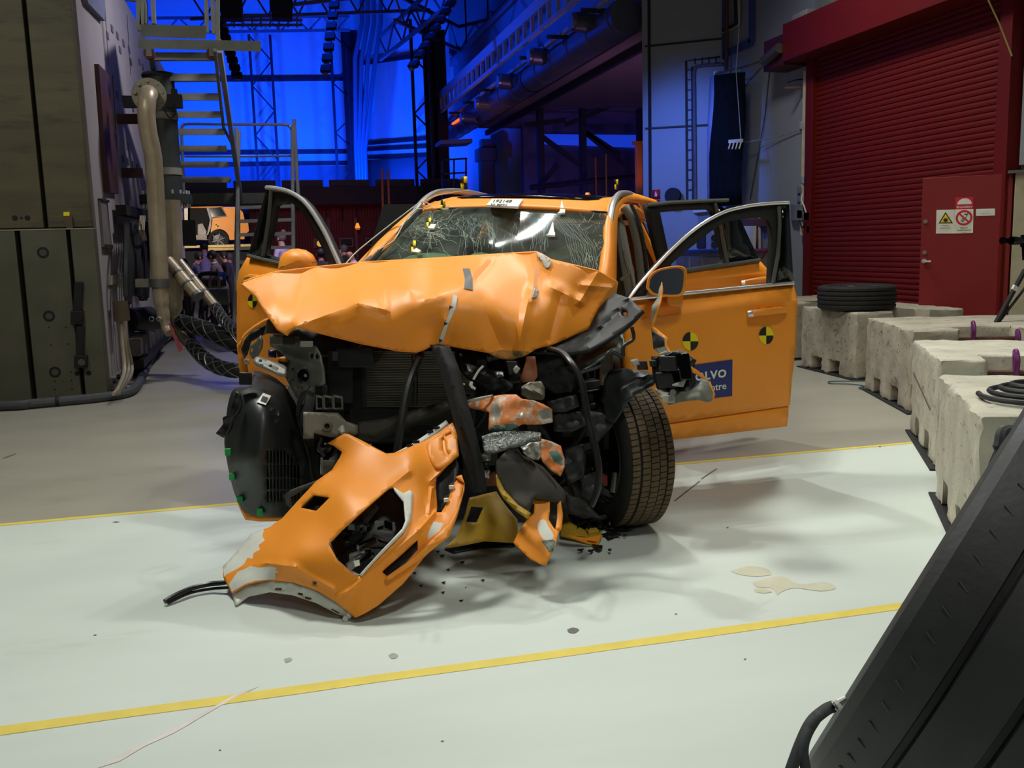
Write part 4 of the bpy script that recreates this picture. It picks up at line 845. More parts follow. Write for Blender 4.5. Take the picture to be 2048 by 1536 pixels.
obj('trestle_beam', MB().beam(c + [-.5, 0, .06], c + [.7, 0, .06], .12, .1), OX, rs); obj('trestle_post', MB().beam(c + [.05, 0, .06], c + [.05, 0, .75], .12, .12), OX, rs); obj('trestle_strut', MB().beam(c + [.05, 0, .5], c + [.5, 0, .1], .07, .07), OX, rs)
gb2 = thing('hanging_board', 'dull olive board fixed under the landing before the far car', 'board', YP(385, 470, 16.5)); obj('board_face', MB().prism([YP(364, 440, 16.5), YP(390, 440, 16.5), YP(393, 492, 16.5), YP(366, 492, 16.5)], (0, .03, 0)), mat('olive_board', (62, 60, 50), .7), gb2); obj('board_hanger', MB().tube([YP(378, 406, 16.5), YP(378, 440, 16.5)], .02, 6), MATTEB, gb2)

# ================================================================== far car on its stage, and the guests
YC = 37.0
bgc = thing('display_car', 'intact orange estate car displayed on a pale stage far behind the stairs', 'car', YP(440, 492, YC))
dpt = np.array([0, 1.75, 0])
def yc(pts): return [YP(x, y, YC) for x, y in pts]
arch = [(414.5 + 0, 478)] + [(438 + 23 * math.cos(t), 480 - 25 * math.sin(t)) for t in np.linspace(math.pi, 0, 14)]
body = [(425, 434.5), (452, 432), (456, 427), (447, 413), (478, 413), (492, 432), (490, 462), (489, 480), (472, 480), (460, 478)]
side = [(423, 437), (454, 433), (444, 414), (476, 414), (486, 425), (489, 440), (489, 478), (461, 480)] + [(438 + 21 * math.cos(t), 480 - 22 * math.sin(t)) for t in np.linspace(.05, math.pi, 12)] + [(413, 478), (422, 455)]
obj('rear_quarter', MB().prism(yc(side), dpt), ORANGE, bgc, angle=30)
obj('rear_bumper', MB().prism(yc([(489, 441), (496, 444), (498, 462), (489, 470)]), dpt), ORANGE, bgc)
obj('rear_side_glass', MB().prism([p + [0, -.02, 0] for p in yc([(417, 416), (443, 414), (452, 431), (424, 434)])], (0, .05, 0)), GLOSSB, bgc)
obj('chrome_window_line', MB().tube([p + [0, -.03, 0] for p in yc([(443, 414), (453, 432), (424, 435)])], .02, 6), CHROME, bgc)
obj('sill_body', MB().prism(yc([(360, 470), (422, 470), (414, 480), (360, 478)]), dpt), mat('sill_grey', (150, 140, 132), .6), bgc)
obj('roof_rail_panel', MB().prism(yc([(364, 411), (446, 411), (446, 415), (364, 415)]), dpt), ORANGE, bgc)
obj('door_pillar', MB().prism(yc([(368, 416), (378, 416), (376, 440), (369, 440)]), (0, .2, 0)), mat('pale_trim', (226, 210, 200), .6), bgc)
obj('door_frame_pillar', MB().prism(yc([(413, 416), (417, 416), (425, 440), (420, 474), (413, 474), (420, 440)]), (0, .25, 0)), mat('grey_pillar', (170, 160, 150), .6), bgc)
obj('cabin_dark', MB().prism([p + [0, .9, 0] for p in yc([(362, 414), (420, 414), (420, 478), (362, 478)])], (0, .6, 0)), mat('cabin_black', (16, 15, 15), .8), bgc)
obj('rear_seat', MB().prism([p + [0, .3, 0] for p in yc([(394, 448), (404, 446), (412, 462), (412, 470), (394, 470)])], (0, .5, 0)), mat('pale_seat', (180, 172, 164), .7), bgc, bevel=.03)
c = YP(437, 480, YC - .02)
wl = obj('rear_wheel', MB().lathe([(.25, -.02), (.3, -.05), (.36, -.04), (.38, .02), (.38, .2), (.3, .25), (.25, .25)], c, (0, 1, 0), 30), RUBBER, bgc); obj('wheel_rim', MB().lathe([(.02, .0), (.05, -.01), (.06, .02), (.2, .04), (.23, -.01), (.26, -.02), (.26, .06)], c, (0, 1, 0), 30), mat('rim_dark', (60, 58, 60), .4, .6), wl)
for k in range(6): a_ = k * math.pi / 3 + .3; obj('wheel_spoke', MB().beam(c + [0, -.02, 0], c + [.245 * math.cos(a_), -.02, .245 * math.sin(a_)], .05, .03), mat('far_spoke', (120, 116, 116), .5, .3), wl)
obj('front_hint_panel', MB().prism(yc([(360, 440), (366, 440), (366, 476), (360, 476)]), dpt), ORANGE, bgc)
tg = YP(434, 451, YC - .03)
for k in range(4): obj('target_quadrant', MB().add([tg] + [tg + .06 * np.array([math.cos(t), 0, math.sin(t)]) for t in np.linspace(k * math.pi / 2, (k + 1) * math.pi / 2, 6)], [tuple(range(7))]), INK if k % 2 else YEL, bgc)
stg_ = thing('display_stage', 'pale wooden display stage under the far orange car', 'stage', (YP(440, 500, YC)[0], YC + 1, 0))
a, b = YP(330, 490, YC - .4), YP(502, 490, YC - .4)
obj('stage_top', MB().bb((a[0] - 1, YC - .5, YP(430, 494, YC)[2] - .02), (b[0], YC + 2.4, YP(430, 490, YC)[2])), mat('stage_birch', (214, 180, 110), .5), stg_, bevel=.01)
for i, (x0, x1) in enumerate(((416, 441), (441, 472), (472, 503))):
    p, q = YP(x0, 500, YC - .45), YP(x1 - .5, 495, YC - .45); obj('stage_front_board', MB().bb((p[0], YC - .45, YP(440, 501, YC)[2]), (q[0], YC - .38, YP(440, 494, YC)[2] - .03)), mat('stage_birch2', (196, 160, 92), .5), stg_)
obj('stage_base', MB().bb((a[0] - 1, YC - .2, 0), (b[0] - .1, YC + 2.2, YP(440, 501, YC)[2])), mat('stage_black', (14, 12, 16), .8), stg_)
bl = thing('blue_banner', 'deep blue lit banner right of the display stage', 'banner', YP(520, 470, 38.5)); obj('banner_cloth', MB().prism([YP(488, 428, 38.5), YP(536, 426, 38.5), YP(536, 520, 38.5), YP(488, 520, 38.5)], (0, .05, 0)), mat('banner_blue', (30, 34, 150), .7), bl)

HAIRS = {'dark': (24, 18, 16), 'blond': (150, 112, 70), 'grey': (90, 80, 78)}
SKINM = mat('guest_skin', (178, 128, 108), .6, 0, .05)
def person(label, hx, hy, Y, face, shirt, trousers, hair='dark', bald=False, ponytail=False, scale=1., lean=.1, coat=None, arm=.4, long_hair=False, collar=None, bun=False):
    h = YP(hx, hy, Y); f = np.array([math.cos(face), math.sin(face), 0]); s_ = np.array([-f[1], f[0], 0]); up = np.array([0, 0, 1.])
    hs = h[2] / 1.62                        # figure's size follows from where the head is
    base = np.array([h[0], h[1], 0]) - f * lean * hs
    def P(fx, sx, z): return base + (f * (fx + lean * max(0, (z - .9) / .72)) + s_ * sx + up * z) * hs
    J = {}; E_ = []
    def j(n, p, r): J[n] = (p, r * hs)
    j('pel', P(0, 0, .95), .155); j('wa', P(.01, 0, 1.1), .135); j('ch', P(.0, 0, 1.3), .16); j('nb', P(0, 0, 1.44), .075); j('nk', P(.01, 0, 1.5), .058); j('hd', P(.02, 0, 1.6), .098); j('tp', P(.015, 0, 1.69), .082); j('ns', P(.115, 0, 1.595), .018)
    E_ += [('pel', 'wa'), ('wa', 'ch'), ('ch', 'nb'), ('nb', 'nk'), ('nk', 'hd'), ('hd', 'tp'), ('hd', 'ns')]
    for q, sg in (('l', 1), ('r', -1)):
        j('sh' + q, P(0, sg * .19, 1.4), .068); j('el' + q, P(.02 + arm * .15, sg * .25, 1.13), .048); j('wr' + q, P(.1 + arm * .5, sg * .2, 1.0 + arm * .25), .034); j('pm' + q, P(.17 + arm * .5, sg * .18, 1.0 + arm * .27), .035)
        E_ += [('ch', 'sh' + q), ('sh' + q, 'el' + q), ('el' + q, 'wr' + q), ('wr' + q, 'pm' + q)]
        for k in range(4): n = 'fi%d' % k + q; j(n, P(.25 + arm * .5 - .01 * abs(k - 1.5), sg * (.18 + (k - 1.5) * .021), .99 + arm * .27 - .01 * k), .0095); E_.append(('pm' + q, n))
        n = 'th' + q; j(n, P(.19 + arm * .5, sg * .125, 1.0 + arm * .27), .011); E_.append(('pm' + q, n))
        j('hp' + q, P(0, sg * .09, .9), .1); j('kn' + q, P(.03, sg * .1, .5), .062); j('an' + q, P(-.01, sg * .1, .09), .045); j('to' + q, P(.16, sg * .11, .035), .035)
        E_ += [('pel', 'hp' + q), ('hp' + q, 'kn' + q), ('kn' + q, 'an' + q), ('an' + q, 'to' + q)]
    names = list(J); me = bpy.data.meshes.new('body'); org = base.copy()
    me.from_pydata([tuple(J[n][0] - org) for n in names], [(names.index(a), names.index(b)) for a, b in E_], [])
    o = bpy.data.objects.new('tmp', me); COL.objects.link(o); md = o.modifiers.new('s', 'SKIN'); md.use_smooth_shade = True
    for i, n in enumerate(names): r_ = J[n][1]; me.skin_vertices[0].data[i].radius = (r_, r_ * (.72 if n in ('ch', 'wa', 'pel') else 1)); me.skin_vertices[0].data[i].use_root = (n == 'pel')
    o.modifiers.new('b', 'SUBSURF').levels = 1
    dg = bpy.context.evaluated_depsgraph_get(); m2 = bpy.data.meshes.new_from_object(o.evaluated_get(dg)); bpy.data.objects.remove(o)
    t = thing('person', label, 'person', base, 'guests in the background')
    m2.materials.clear()
    for x in (SKINM, mat('cloth_%d_%d_%d' % shirt, shirt, .85, 0, .1, 12), mat('cloth_%d_%d_%d' % trousers, trousers, .85, 0, .1, 12)): m2.materials.append(x)
    for p in m2.polygons:
        z = p.center.z / hs; dist = math.hypot(p.center.x, p.center.y) / hs; fw = float(np.dot(f[:2], (p.center.x, p.center.y))) / hs
        p.material_index = 0 if z > 1.475 else 2 if z < .93 else (0 if fw > .13 + arm * .5 + lean * .12 and z < 1.3 else 1)
    b = bpy.data.objects.new('body', m2); COL.objects.link(b); b.parent = t
    hc = P(.02, 0, 1.62); ORG[b] = base
    if not bald:
        mb = MB().ball(hc - f * .022 * hs + up * .022 * hs, (.105 * hs, .1 * hs, .108 * hs), (f, s_, up), 14, 8); hm = mat('hair_' + hair, HAIRS[hair], .7, 0, .2, 40)
        if long_hair: mb.ball(hc - f * .06 * hs - up * .1 * hs, (.07 * hs, .1 * hs, .17 * hs), (f, s_, up))
        if bun: mb.ball(hc - f * .08 * hs + up * .12 * hs, .05 * hs)
        obj('hair', mb, hm, t)
    for sg in (1, -1):
        obj('eye', MB().ball(P(.108, sg * .034, 1.615), .011 * hs, None, 8, 6), INK, t); obj('ear', MB().ball(P(.01, sg * .1, 1.6), (.02 * hs, .012 * hs, .03 * hs), (f, s_, up), 8, 6), SKINM, t)
    obj('mouth', MB().ball(P(.108, 0, 1.548), (.008 * hs, .024 * hs, .007 * hs), (f, s_, up), 8, 6), mat('guest_lips', (140, 76, 70), .6), t)
    if collar: obj('collar', MB().lathe([(.07 * hs, 0), (.085 * hs, -.045 * hs)], P(.005, 0, 1.49), f * .15 + up, 14), WHITEP, t, solid=.01)
    return t
person('man in grey jacket with white collar and dark hair seen in profile', 424, 512, 19, 2.95, (120, 104, 108), (30, 28, 32), collar=True, arm=.8, lean=.22)
person('man in pale lilac shirt with back to the stage at far left', 408, 494, 26, 2.0, (150, 140, 190), (30, 30, 40), lean=.05)
person('dark haired person bent over behind the grey jacketed man', 398, 514, 20.5, .3, (60, 62, 90), (24, 24, 30), lean=.3, arm=.7)
person('person in black top among the seated crowd right of the grey jacket', 447, 512, 22, 3.4, (28, 24, 30), (24, 22, 26), lean=.15)
person('person in dark violet top at the right end of the seated crowd', 458, 515, 24, 2.2, (70, 58, 96), (24, 22, 26), hair='grey', lean=.1)
person('person in burnt orange jacket low beside the pipe', 366, 528, 17.5, 1.0, (110, 44, 26), (24, 22, 26), lean=.1)
person('standing person in pale lilac shirt with hair bun seen through the door window', 562, 476, 22, 2.6, (176, 160, 190), (40, 30, 44), hair='grey', bun=True, lean=.05, arm=.2)
person('dark suited guest just right of the orange mirror', 642, 508, 19.6, 1.4, (50, 44, 52), (24, 22, 26), lean=.1, arm=.2)
person('blond long haired woman in black beside the bald man', 676, 510, 21, -1.9, (20, 18, 20), (20, 18, 20), hair='blond', long_hair=True, lean=.1, arm=.9)
person('tall dark guest standing behind the blond woman', 688, 499, 23.5, 2.2, (34, 30, 40), (20, 18, 20), hair='grey', lean=.05, arm=.2)
person('bald man in pale lilac shirt next to the windscreen pillar', 702, 508, 20, 3.3, (190, 180, 210), (40, 36, 44), bald=True, lean=.18, arm=.3)

# ================================================================== concrete blocks on the right
CONCR = mat('cast_concrete', (172, 164, 146), .85, 0, .2, 4.5, .5, 34, .3, dirt=(118, 108, 98), dscale=7, dthr=.56)
CONCW = mat('cast_concrete_pale', (186, 182, 164), .85, 0, .16, 4, .5, 34, .3, dirt=(122, 116, 108), dscale=9, dthr=.58)
MATM = mat('black_rubber_mat', (26, 26, 25), .8, 0, .2, 20)
RUST = mat('rusty_rod', (88, 58, 48), .6, .4, .2, 20)
PURP = mat('purple_anodised', (130, 60, 120), .35, .6, .06)
def voxel(sl, ql, zl, filled):
    mb = MB(); idx = {}
    def vid(p):
        if p not in idx: idx[p] = len(mb.v); mb.v.append((sl[p[0]], ql[p[1]], zl[p[2]]))
        return idx[p]
    ns, nq, nz = len(sl) - 1, len(ql) - 1, len(zl) - 1
    ok = lambda i, j, k: 0 <= i < ns and 0 <= j < nq and 0 <= k < nz and filled(i, j, k)
    for i in range(ns):
        for j in range(nq):
            for k in range(nz):
                if not ok(i, j, k): continue
                for (di, dj, dk), q in (((1, 0, 0), [(1, 0, 0), (1, 1, 0), (1, 1, 1), (1, 0, 1)]), ((-1, 0, 0), [(0, 0, 0), (0, 0, 1), (0, 1, 1), (0, 1, 0)]), ((0, 1, 0), [(0, 1, 0), (0, 1, 1), (1, 1, 1), (1, 1, 0)]), ((0, -1, 0), [(0, 0, 0), (1, 0, 0), (1, 0, 1), (0, 0, 1)]), ((0, 0, 1), [(0, 0, 1), (1, 0, 1), (1, 1, 1), (0, 1, 1)]), ((0, 0, -1), [(0, 0, 0), (0, 1, 0), (1, 1, 0), (1, 0, 0)])):
                    if not ok(i + di, j + dj, k + dk): mb.f.append(tuple(vid((i + a, j + b, k + c)) for a, b, c in q)); mb.m.append(0)
    return mb
def block(label, P0, P1, W, lobe, notch, m, nd=.26, rods=True, seed=0, slots=True, H=.7):
    r_ = random.Random(seed); P0 = np.array(P0 + (0,), float); P1 = np.array(P1 + (0,), float); L = np.linalg.norm(P1 - P0); e = (P1 - P0) / L; q = np.array([-e[1], e[0], 0]); q = q if q[0] > 0 else -q
    def T(s_, k, z): return P0 + e * s_ + q * k + np.array([0, 0, z + .014])
    t = thing('concrete_block', label, 'concrete block', P0 + e * L / 2 + q * W / 2, 'concrete barrier blocks')
    sl = [0, .24, .46, L - .46, L - nd, L - .22 if nd > .24 else L - nd + .02, L]; sl = sorted(set([0, .24, .46, L - .56, L - .34, L - nd, L]))
    ql = [0, lobe, lobe + notch, W]; zl = [0, .15, H - .17, H]; iN = sl.index(L - nd)
    i1 = sl.index(.24); i2 = sl.index(L - .56)
    def filled(i, j, k):
        if k == 2 and j == 1 and i >= iN: return False
        if slots and k == 0 and (i == i1 or (sl[i] >= L - .57 and sl[i + 1] <= L - .3)): return False
        return True
    mb = voxel(sl, ql, zl, filled)
    bm = bmesh.new(); vs = [bm.verts.new(v) for v in mb.v]
    for f in mb.f: bm.faces.new([vs[i] for i in f])
    bmesh.ops.recalc_face_normals(bm, faces=bm.faces)
    bmesh.ops.bevel(bm, geom=[x for x in bm.edges if x.calc_face_angle(0) > .5], offset=.018, segments=2, affect='EDGES', profile=.5)
    for _ in range(2): bmesh.ops.subdivide_edges(bm, edges=[x for x in bm.edges if x.calc_length() > .07], cuts=1, use_grid_fill=True)
    for v in bm.verts:
        j = .0035; 
        if any(x.calc_face_angle(0) > .2 for x in v.link_edges): j = .008
        v.co += Vector((r_.uniform(-j, j), r_.uniform(-j, j), r_.uniform(-j, j * .4)))
        v.co.z = max(0, v.co.z)
    out = MB(); bm.verts.index_update(); out.v = [tuple(T(*v.co)) for v in bm.verts]; out.f = [tuple(x.index for x in f.verts) for f in bm.faces]; out.m = [0] * len(out.f); bm.free()
    obj('block_body', out, m, t, angle=40)
    obj('rubber_mat', MB().prism([P0 - e * .05 - q * .03, P1 + e * .05 - q * .04, P1 + e * .05 + q * W, P0 - e * .05 + q * W], (0, 0, .012)), MATM, t)
    return t, T, L, e, q
def rod_set(label, T, L, nd, lobe, notch, cut=None):
    z = .6; t = thing('tie_rod', label, 'tie rod', T(L - nd / 2, lobe + notch / 2, z), 'tie rods in the blocks')
    obj('cross_rod', MB().cyl(T(L - nd * .45, lobe + .0, z), T(L - nd * .45, lobe + notch, z), .02, n=10), RUST, t)
    for k, s_ in enumerate((.3, .86)):
        c = T(L - nd * (.45 if k == 0 else -.2), lobe + notch * s_, z + .04 - k * .06)
        obj('shackle_bow', MB().tube(smooth_path([c + [0, 0, -.06], c + [.02, .03, .05], c + [0, .01, .1], c + [-.02, -.03, .04], c + [-.01, -.01, -.06]], 4), .018, 8), PURP, t); obj('shackle_pin', MB().cyl(c + [-.05, 0, -.07], c + [.06, 0, -.07], .025, n=10), STEEL, t)
    obj('wire_sling', MB().tube([T(L - nd * .45, lobe + notch * .3, z - .03), T(L + .25, lobe + notch * .86, z - .08)], .012, 8), STEEL, t)
tA, TA, LA, eA, qA = block('weathered concrete block with a tyre lying on top', (5.95, 9.72), (5.88, 8.55), 1.25, .42, .42, CONCR, seed=1)
tB, TB, LB, eB, qB = block('concrete block with cast letters on its face behind the nearer blocks', (5.6, 7.98), (5.17, 6.74), 1.5, .38, .52, CONCR, seed=2)
tC, TC, LC, eC, qC = block('pale stained concrete block third along the row toward the camera', (4.68, 6.09), (4.07, 5.04), 1.5, .28, .62, CONCW, seed=3)
tD, TD, LD, eD, qD = block('nearest pale concrete block with a black cable coil on top', (3.64, 4.5), (2.95, 3.38), 1.6, .62, .5, CONCW, seed=4)
block('farthest concrete block just behind the tyre block', (6.15, 11.6), (6.05, 10.35), 1.2, .4, .4, CONCR, seed=5)
rod_set('rusty tie rod with purple shackles in the lettered block', TB, LB, .26, .38, .52)
rod_set('rusty tie rod with purple shackle in the stained third block', TC, LC, .26, .28, .62)
for txt, s_, z, h in (('ENE', .6, .42, .09), ('TEN', .64, .26, .05)):
    obj('cast_lettering', text_mb(txt, TB(s_ - .1, -.003, z), eB, np.array([0, 0, 1.]), h, -.006, .0, 'LEFT', 1.1), mat('letter_shadow', (120, 112, 98), .85), tB, label='shallow cast letters')
for (TT, LL, pm_, nn, sd) in ((TA, LA, tA, 70, 1), (TB, LB, tB, 60, 2), (TD, LD, tD, 40, 4)):
    rp2 = random.Random(sd); mb = MB()
    for i in range(nn):
        s_, z = rp2.uniform(.05, LL - .05), rp2.uniform(.18, .66); h_ = rp2.uniform(.003, .009)
        mb.add([TT(s_ + h_ * math.cos(t) * rp2.uniform(.7, 1.3), -.0055, z + h_ * math.sin(t)) for t in np.linspace(0, 5.2, 6)], [tuple(range(6))])
    obj('surface_pits', mb, mat('pit_dark', (84, 76, 68), .9), pm_, kind='stuff')
dk = mat('dark_stain', (52, 52, 58), .8)
for i in range(30):
    s_, z = rng.uniform(.15, LC - .1), rng.uniform(.2, .6); h_ = rng.uniform(.008, .035)
    obj('drip_mark', MB().add([TC(s_, -.006, z), TC(s_ + .008, -.006, z + h_ * .5), TC(s_ + .004, -.006, z + h_ * 1.6), TC(s_ - .004, -.006, z + h_)], [(0, 1, 2, 3)]), dk, tC)
obj('long_scratch', MB().beam(TC(.1, -.006, .46), TC(.95, -.006, .33), .004, .01), mat('scratch_brown', (92, 66, 56), .8), tC)
def tyre(label, c, ax, Rr, w, rim=True, grooves=4, group=None, name='spare_tyre', tilt=None):
    ax = _n(ax); t = thing(name, label, 'tyre', np.array(c) - [0, 0, 0], group); hw = w / 2
    prof = [(Rr * .66, -hw * .8), (Rr * .75, -hw * .98), (Rr * .88, -hw), (Rr * .96, -hw * .9)]
    xs = np.linspace(-hw * .82, hw * .82, grooves * 4 + 3)
    for i, x in enumerate(xs): prof.append((Rr - (.012 if i % 4 == 3 else 0) - .01 * (abs(x) / hw) ** 2, x))
    prof += [(Rr * .96, hw * .9), (Rr * .88, hw), (Rr * .75, hw * .98), (Rr * .66, hw * .8)]
    obj('tyre_casing', MB().lathe(prof, c, ax, 64), RUBBER, t, angle=25)
    return t, prof
ct_ = np.array([6.16, 8.98, .85]); sp_, _ = tyre('black car tyre with dark alloy rim lying flat on a concrete block', ct_, (0, 0, 1), .41, .26)
obj('wheel_rim', MB().lathe([(.02, .085), (.06, .085), (.07, .06), (.235, .05), (.255, .1), (.275, .105)], ct_, (0, 0, 1), 40), mat('rim_dark', (60, 58, 60), .4, .6), sp_)
for k in range(5): a_ = k * 2 * math.pi / 5; obj('wheel_spoke', MB().beam(ct_ + [0, 0, .085], ct_ + [.25 * math.cos(a_), .25 * math.sin(a_), .1], .06, .02), ALU, sp_)
ck = thing('black_clip', 'tiny black plastic clip standing on the tyre block', 'clip', F(1639, 614, .715)); c = F(1639, 614, .716); obj('clip_body', MB().box(c + [0, 0, .02], (.035, .02, .035)), BLACK, ck)
for sg in (-.01, .01): obj('clip_prong', MB().box(c + [sg, 0, .045], (.008, .02, .03)), BLACK, ck)
CAB = mat('black_rubber_cable', (28, 31, 32), .55)
pts = [D(2100, 770, 4.0)]; cc = F(2085, 792, .735); path = []
for i in range(70): a_ = i * .3; rr = .27 - .0022 * i; path.append(cc + [rr * math.cos(a_ + 2.4), rr * math.sin(a_ + 2.4), .0008 * i])
obj('cable_coil', MB().tube(path, .013, 8), CAB, label='coiled black cable lying on the nearest concrete block', cat='cable')
obj('floor_wire', MB().tube(smooth_path([F(1735, 762, .01), F(1700, 762, .01), F(1660, 763, .01), F(1662, 767, .01), F(1700, 768, .01), F(1728, 772, .01), F(1718, 776, .01), F(1735, 779, .01)], 5), .006, 6), mat('teal_wire', (52, 84, 92), .5), label='thin teal wire looping on the floor between the blocks', cat='wire')
# ---- big worn tyre leaning in the foreground
ca = D(2095, 1335, 2.75); A_, B_ = D(1600, 1536, 2.5), D(2048, 815, 2.5)
axd = _n(np.cross(A_ - CAM, B_ - CAM)); axd = axd if axd @ (D(2048, 1500, 2.5) - CAM) > 0 else -axd      # the tyre's mid plane is seen edge-on
BIGR = mat('worn_slick_rubber', (56, 58, 58), .55, 0, .22, 5, .12, 50, .4, dirt=(78, 79, 75), dscale=3.5, dthr=.6)
hw = .36; Rb = .66
edge = D(1820, 1176, 2.5); cb = D(2050, 1180, 2.62)
cb = cb - axd * ((cb - CAM) @ axd)             # put on the silhouette plane ...
cb = cb - _n(B_ - A_) * .12 + axd * hw                            # ... then in by half the width
bt = thing('foreground_tyre', 'large worn grooved tyre leaning in the dark lower right corner', 'tyre', cb)
prof = [(Rb * .6, -hw * .86), (Rb * .78, -hw * .98), (Rb * .9, -hw), (Rb * .96, -hw * .97), (Rb * .985, -hw * .9), (Rb - .006, -hw * .82)]
for g in (-.55, -.14, .3, .7):
    prof += [(Rb, hw * (g - .16)), (Rb, hw * (g - .035)), (Rb - .028, hw * (g - .02)), (Rb - .028, hw * (g + .02)), (Rb, hw * (g + .035))]
prof += [(Rb, hw * .86), (Rb * .97, hw * .95), (Rb * .9, hw), (Rb * .75, hw * .98), (Rb * .6, hw * .86)]
obj('tyre_casing', MB().lathe(prof, cb, axd, 120), BIGR, bt, angle=25)
x_ = _n(np.cross(axd, [0, 0, 1.])); y_ = np.cross(axd, x_)
for k in range(60):
    a_ = k * 2 * math.pi / 60; rr = x_ * math.cos(a_) + y_ * math.sin(a_); tt = -x_ * math.sin(a_) + y_ * math.cos(a_)
    obj('wear_sipe', MB().box(cb + rr * (Rb - .003) - axd * hw * .76, (.03, .004, .006), (_n(tt * .5 + axd), _n(np.cross(rr, _n(tt * .5 + axd))), rr)), mat('sipe_light', (70, 72, 70), .7), bt)
sr = thing('lashing_strap', 'dark lashing strap with pale metal tip lying over the big tyre', 'strap', D(1600, 1536, 2.2))
STRAP = mat('dark_webbing', (58, 62, 62), .8, 0, .15, 40)
def ribbon(pts, w, m, parent, name, th=.003):
    p = smooth_path(pts, 5); mb = MB(); rows = []
    for i, c in enumerate(p):
        d = _n(p[min(i + 1, len(p) - 1)] - p[max(i - 1, 0)]); sdv = _n(np.cross(d, c - CAM)); sdv = _n(sdv + .35 * _n(CAM - c)); rows.append([c - sdv * w / 2, c + sdv * w / 2])
    mb.grid(rows); return obj(name, mb, m, parent, solid=th, angle=60)
ribbon([D(1668, 1412, 2.17), D(1650, 1420, 2.15), D(1622, 1445, 2.13), D(1600, 1490, 2.12), D(1580, 1545, 2.12)], .028, STRAP, sr, 'strap_band')
ribbon([D(1640, 1424, 2.14), D(1615, 1465, 2.12), D(1606, 1500, 2.11), D(1612, 1545, 2.11)], .024, STRAP, sr, 'strap_band')
obj('strap_tip', MB().cyl(D(1668, 1412, 2.16), D(1692, 1396, 2.16), .011, .006, 10), ALU, sr); obj('strap_tip_band', MB().cyl(D(1672, 1410, 2.16), D(1678, 1405, 2.16), .014, n=10), WHITEP, sr)
rp_ = thing('lashing_rope', 'short rope and blue tag tucked over the big tyre shoulder', 'rope', D(1990, 880, 2.35))
obj('rope_loop', MB().tube(smooth_path([D(2030, 862, 2.38), D(2006, 866, 2.34), D(2000, 890, 2.33), D(1985, 925, 2.33), D(1971, 972, 2.34)], 5), [.016] * 12 + [.008] * 9, 8), STRAP, rp_)
obj('blue_tag', MB().prism([D(2014, 880, 2.36), D(2024, 878, 2.36), D(2012, 898, 2.36), D(2000, 900, 2.36)], (0, .01, 0)), mat('blue_tag', (60, 120, 150), .6), rp_); obj('white_sleeve', MB().cyl(D(2004, 860, 2.36), D(2030, 866, 2.37), .011, n=8), WHITEP, rp_)
# ---- camera on a tripod
tp = thing('tripod_camera', 'black camera with long lens on a tripod at the right edge', 'camera', D(2030, 660, 8.3) * [1, 1, 0])
c = D(2050, 482, 8.3); obj('camera_body', MB().box(c + [.05, 0, 0], (.14, .08, .11)), GLOSSB, tp, bevel=.01); obj('lens_barrel', MB().lathe([(.03, 0), (.034, .03), (.032, .06), (.036, .09), (.039, .16), (.036, .17)], c, D(2006, 481, 8.2) - c, 20), GLOSSB, tp); obj('front_glass', MB().cyl(D(2008, 481.5, 8.22), D(2006.5, 481.5, 8.2), .034, n=20), mat('lens_glass', (8, 8, 16), .05), tp)
hd_ = D(2052, 520, 8.3); obj('tripod_head', MB().cyl(hd_, c, .03, n=10), GLOSSB, tp)
for a, b in (((2050, 540), (1984, 660)), ((2062, 560), (1992, 652)), ((2056, 540), (2090, 680))):
    A0, B0 = D(*a, 8.3), D(*b, 8.3); B0 = A0 + (B0 - A0) * (A0[2] / (A0[2] - B0[2])); obj('tripod_leg', MB().tube([A0, B0], .022 if a[0] == 2050 else .012, 10), MATTEB, tp)
obj('leg_mark', MB().beam(D(2032, 572, 8.26), D(2028, 580, 8.26), .02, .05), WHITEP, tp)
# ---- things along the grey wall, seen through the open doors
ben = thing('work_bench', 'low white cabinet bench with blue top along the grey wall', 'bench', onB(1408, 600, .5) * [1, 1, 0] + [0, 0, 0])
def wbox(name, x0, y0, x1, y1, off, dep, m, parent, bevel=.008):
    f_ = [onB(x0, y1, off), onB(x1, y1, off), onB(x1, y0, off), onB(x0, y0, off)]; zb, zt2 = (f_[0][2] + f_[1][2]) / 2, (f_[2][2] + f_[3][2]) / 2; ya, yb = f_[0][1], f_[1][1]
    return obj(name, MB().bb((XR - off, min(ya, yb), zb), (XR - off + dep, max(ya, yb), zt2)), m, parent, bevel=bevel)
wbox('bench_body', 1350, 506, 1452, 640, .9, .85, mat('white_cabinet', (170, 168, 164), .6), ben); wbox('bench_top', 1345, 500, 1456, 507, .95, .9, mat('blue_top', (40, 70, 140), .5), ben)
for x0 in (1352, 1380, 1406, 1430): wbox('bench_door', x0, 512, x0 + 24, 560, .92, .03, mat('mesh_door', (120, 114, 112), .7), ben)
cb1 = thing('switch_cabinet', 'pale electrical cabinet with red switch on the grey wall', 'cabinet', onB(1385, 460, .3)); wbox('cabinet_box', 1352, 424, 1420, 500, .35, .33, mat('pale_cabinet', (150, 146, 150), .6), cb1); wbox('cabinet_hood', 1358, 420, 1422, 426, .42, .4, WHITEP, cb1)
for q in ((1364, 434, 1382, 442), (1366, 452, 1375, 470), (1388, 452, 1410, 496)): wbox('cabinet_panel', *q, .37, .03, [mat('pale_plastic', (190, 190, 190), .5), mat('switch_red', (120, 26, 34), .5), mat('dark_panel', (40, 40, 46), .5)][0 if q[1] == 434 else 1 if q[0] == 1366 else 2], cb1, .003)
cb2 = thing('gauge_board', 'small cream board with dark gauges above the bench', 'board', onB(1432, 480, .3)); wbox('board_plate', 1421, 462, 1444, 504, .3, .28, mat('cream_board', (170, 158, 142), .6), cb2)
